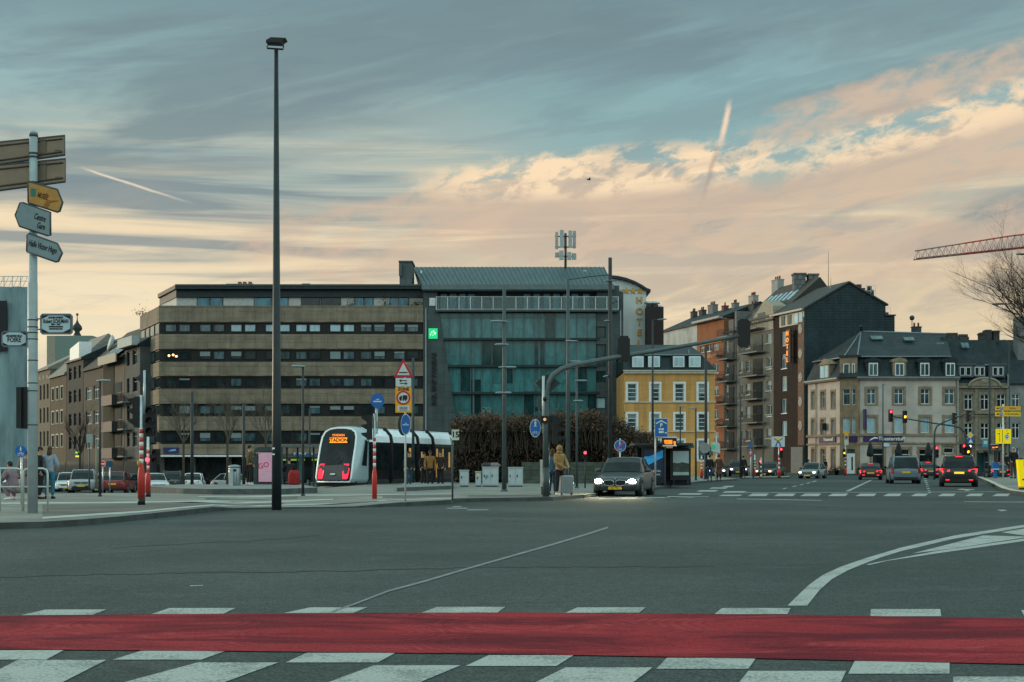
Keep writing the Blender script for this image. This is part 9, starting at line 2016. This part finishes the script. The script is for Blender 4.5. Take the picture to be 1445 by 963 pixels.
def yellow_box():
    Y = 62.; x0 = PX(1443, Y); r = thing('barrier_board', 'bright yellow leaning board with a black arrow at the right edge', 'board', (x0, Y, KH)); z = lambda q: PZ(q, Y)-KH; X = lambda q: PX(q, Y)-x0
    YF = MATS['yellow_fluo']; mb = MB(); mb.slab([(X(1438.5), z(687.5)), (X(1462), z(687.5)), (X(1462), z(649)), (X(1434.8), z(649))], -.12, .12); mb.build('board', YF, r)
    mb = MB(); mb.slab([(X(1438), z(689)), (X(1462), z(689)), (X(1462), z(686.8)), (X(1438), z(686.8))], -.16, .16); mb.build('foot', mat('board_foot', (.4, .27, .02), .6), r)
    mb = MB(); mb.slab([(X(1440.5), z(677)), (X(1443.5), z(678.6)), (X(1443.5), z(675.4))], -.13, -.121); mb.bx(X(1443), X(1447), -.13, -.121, z(677.5), z(676.5)); mb.bx(X(1443.5), X(1452), -.13, -.121, z(659), z(651)); mb.build('symbols', INK, r)
    mb = MB(); mb.bx(X(1440), X(1442), -.1, .1, z(649), z(646.5)); mb.bx(X(1438), X(1462), -.02, .02, 0, z(687)); mb.build('stand', BLACK, r)
yellow_box()
Y = 100.; x0 = PX(1390.5, Y); r = thing('bus_stop_sign', 'blue bus stop plate with a pale yellow panel on the right pavement', 'sign', (x0, Y, .42)); z = lambda q: PZ(q, Y)-.42; X = lambda q: PX(q, Y)-x0
mb = MB(); up_pole(mb, X(1395), 0, 0, z(621), .04); mb.build('pole', DARKP, r); mb = MB(); mb.bx(X(1386.3), X(1394), -.05, -.02, z(631), z(621)); b = mb.build('plate', mat('bus_blue', (.02, .22, .40), .4, var=.04), r); mb = MB(); mb.bx(X(1388), X(1393), -.056, -.0505, z(627), z(622.5)); mb.build('panel', mat('panel_yellow', (.5, .5, .22), .5), b)
Y = 101.; x0 = PX(1403, Y); r = thing('departure_display', 'small LED departure display on the right pavement before the stone house', 'display', (x0, Y, .42)); z = lambda q: PZ(q, Y)-.42; X = lambda q: PX(q, Y)-x0
mb = MB(); mb.bx(X(1398.5), X(1409), -.1, .1, z(634), z(628)); mb.build('housing', BLACK, r); mb = MB(); mb.bx(X(1399.5), X(1403), -.11, -.101, z(632.8), z(631)); mb.bx(X(1404), X(1407.5), -.11, -.101, z(632.2), z(630.6)); mb.build('orange_digits', L_LED, r); mb = MB(); mb.bx(X(1398.5), X(1409), -.11, .1, z(628), z(627.3)); mb.build('trim', STEEL, r); mb = MB(); up_pole(mb, X(1408), .05, 0, z(634), .04); mb.build('post', DARKP, r)
Y = 103.; x0 = PX(1403, Y); r = thing('bus_shelter', 'glass bus shelter with a pale timetable panel on the right pavement', 'bus shelter', (x0, Y, .42)); z = lambda q: PZ(q, Y)-.42; X = lambda q: PX(q, Y)-x0
mb = MB(); mb.bx(X(1386), X(1415), -.2, 1.4, z(637.5), z(635.5)); mb.build('roof', DARKP, r); mb = MB()
for px in (1387, 1397, 1414): mb.bx(X(px)-.05, X(px)+.05, 1.2, 1.3, 0, z(637))
mb.build('post', DARKP, r); mb = MB(); mb.bx(X(1388), X(1396), 1.22, 1.26, .2, z(639)); mb.build('glass_panel', G_TEALD, r); mb = MB(); mb.bx(X(1403), X(1409.5), 1.1, 1.18, z(657), z(638.5)); mb.build('timetable_panel', mat('timetable', (.22, .27, .27), .5, var=.3, sc_=5), r)
Y = 93.; x0 = PX(1404.5, Y); r = thing('newspaper_box', 'bright blue newspaper box on a stem beside the pale pole', 'box', (x0, Y, .42)); z = lambda q: PZ(q, Y)-.42; mb = MB(); mb.bx(-.2, .2, -.15, .15, z(663), z(653)); mb.build('housing', mat('box_blue', (.01, .09, .28), .4, var=.08), r)
mb = MB(); mb.bx(-.2, .2, -.17, -.151, z(663), z(661.8)); mb.build('white_strip', WHITE, r); mb = MB(); mb.bx(-.1, .1, -.08, .08, -.1, z(663)); mb.build('stem', mat('box_blue', (.01,)*3), r)
# closed parasols and planters before the corner house
for k, px in enumerate((1228, 1268, 1310)):
    Y = 156.+k*.3; x0 = PX(px, Y); r = thing('parasol', ['closed dark parasol before the corner house, leftmost of three', 'closed dark parasol before the corner house, middle of three', 'closed dark parasol before the corner house, rightmost of three'][k], 'parasol', (x0, Y, .02), 0, 'closed cafe parasols')
    z = lambda q: PZ(q, Y)-.02; mb = MB(); mb.lathe([(.18, z(645)), (.42, z(643)), (.36, z(637)), (.24, z(630)), (.08, z(624.5))], (0,0,0), 12); mb.build('canopy', mat('parasol_dark', (.018, .022, .025), .8, var=.3), r); mb = MB(); up_pole(mb, 0, 0, 0, z(644), .035); mb.build('pole', DARKP, r); mb = MB(); mb.lathe([(.35, 0), (.35, .08), (.06, .1)], (0,0,0), 12); mb.build('base', BLACK, r)
def planter(label, px, Y, w, h, seed):
    x0 = PX(px, Y); r = thing('planter', label, 'planter', (x0, Y, .02), 0, 'dark plant tubs along the corner house'); mb = MB(); mb.slab([(-w*.9, 0), (w*.9, 0), (w, .45), (-w, .45)], -.25, .25); mb.build('tub', mat('tub_dark', (.03, .032, .03), .8), r)
    rn = random.Random(seed); q = MB()
    for _ in range(260):
        p = Vector((rn.uniform(-w, w), rn.uniform(-.25, .25), .42+abs(rn.gauss(0, h*.45)))); a = Vector((rn.gauss(0, 1), rn.gauss(0, 1), rn.gauss(0, 1)))*.07; b = Vector((rn.gauss(0, 1), rn.gauss(0, 1), rn.gauss(0, 1)))*.07; q.add([p, p+a, p+b], [(0,1,2)])
    q.build('leaves', mat('box_leaf', (.022, .034, .018), .9, var=.4), r)
for k, (px, lab) in enumerate(((1176, 'first plant tub from the hotel end of the corner house'), (1184, 'second plant tub, left of the orange-signed pole'), (1216, 'plant tub right of the white door'), (1224, 'plant tub below the leftmost parasol'), (1250, 'plant tub at the lamp post by the corner house'), (1316, 'plant tub below the rightmost parasol'), (1338, 'plant tub at the right end of the corner house'))): planter(lab, px, 157.3, .55, .5+.15*(k % 3), k)
# crow
Y = 120.; r = thing('bird', 'tiny dark bird flying above the glass office', 'bird', (PX(831, Y), Y, PZ(254, Y)), R(20)); mb = MB(); add_skin(mb, [(0, 0, 0), (-.12, 0, .01), (-.2, 0, .03), (.12, 0, -.01), (.22, 0, -.01), (-.24, 0, .03)], [(0,1), (1,2), (0,3), (3,4), (2,5)], [.05, .045, .035, .035, (.02, .01), .012], 1)
for s in (-1, 1): mb.add([(-.08, s*.03, .02), (.08, s*.03, .02), (.10, s*.22, .13), (.02, s*.42, .08), (-.06, s*.22, .14)], [(0,1,2,3,4) if s > 0 else (4,3,2,1,0)]); mb.add([(-.08, s*.03, .005), (.08, s*.03, .005), (.10, s*.22, .115), (.02, s*.42, .075), (-.06, s*.22, .125)], [(4,3,2,1,0) if s > 0 else (0,1,2,3,4)])
mb.build('body', mat('feather_black', (.012, .012, .014), .8), r)
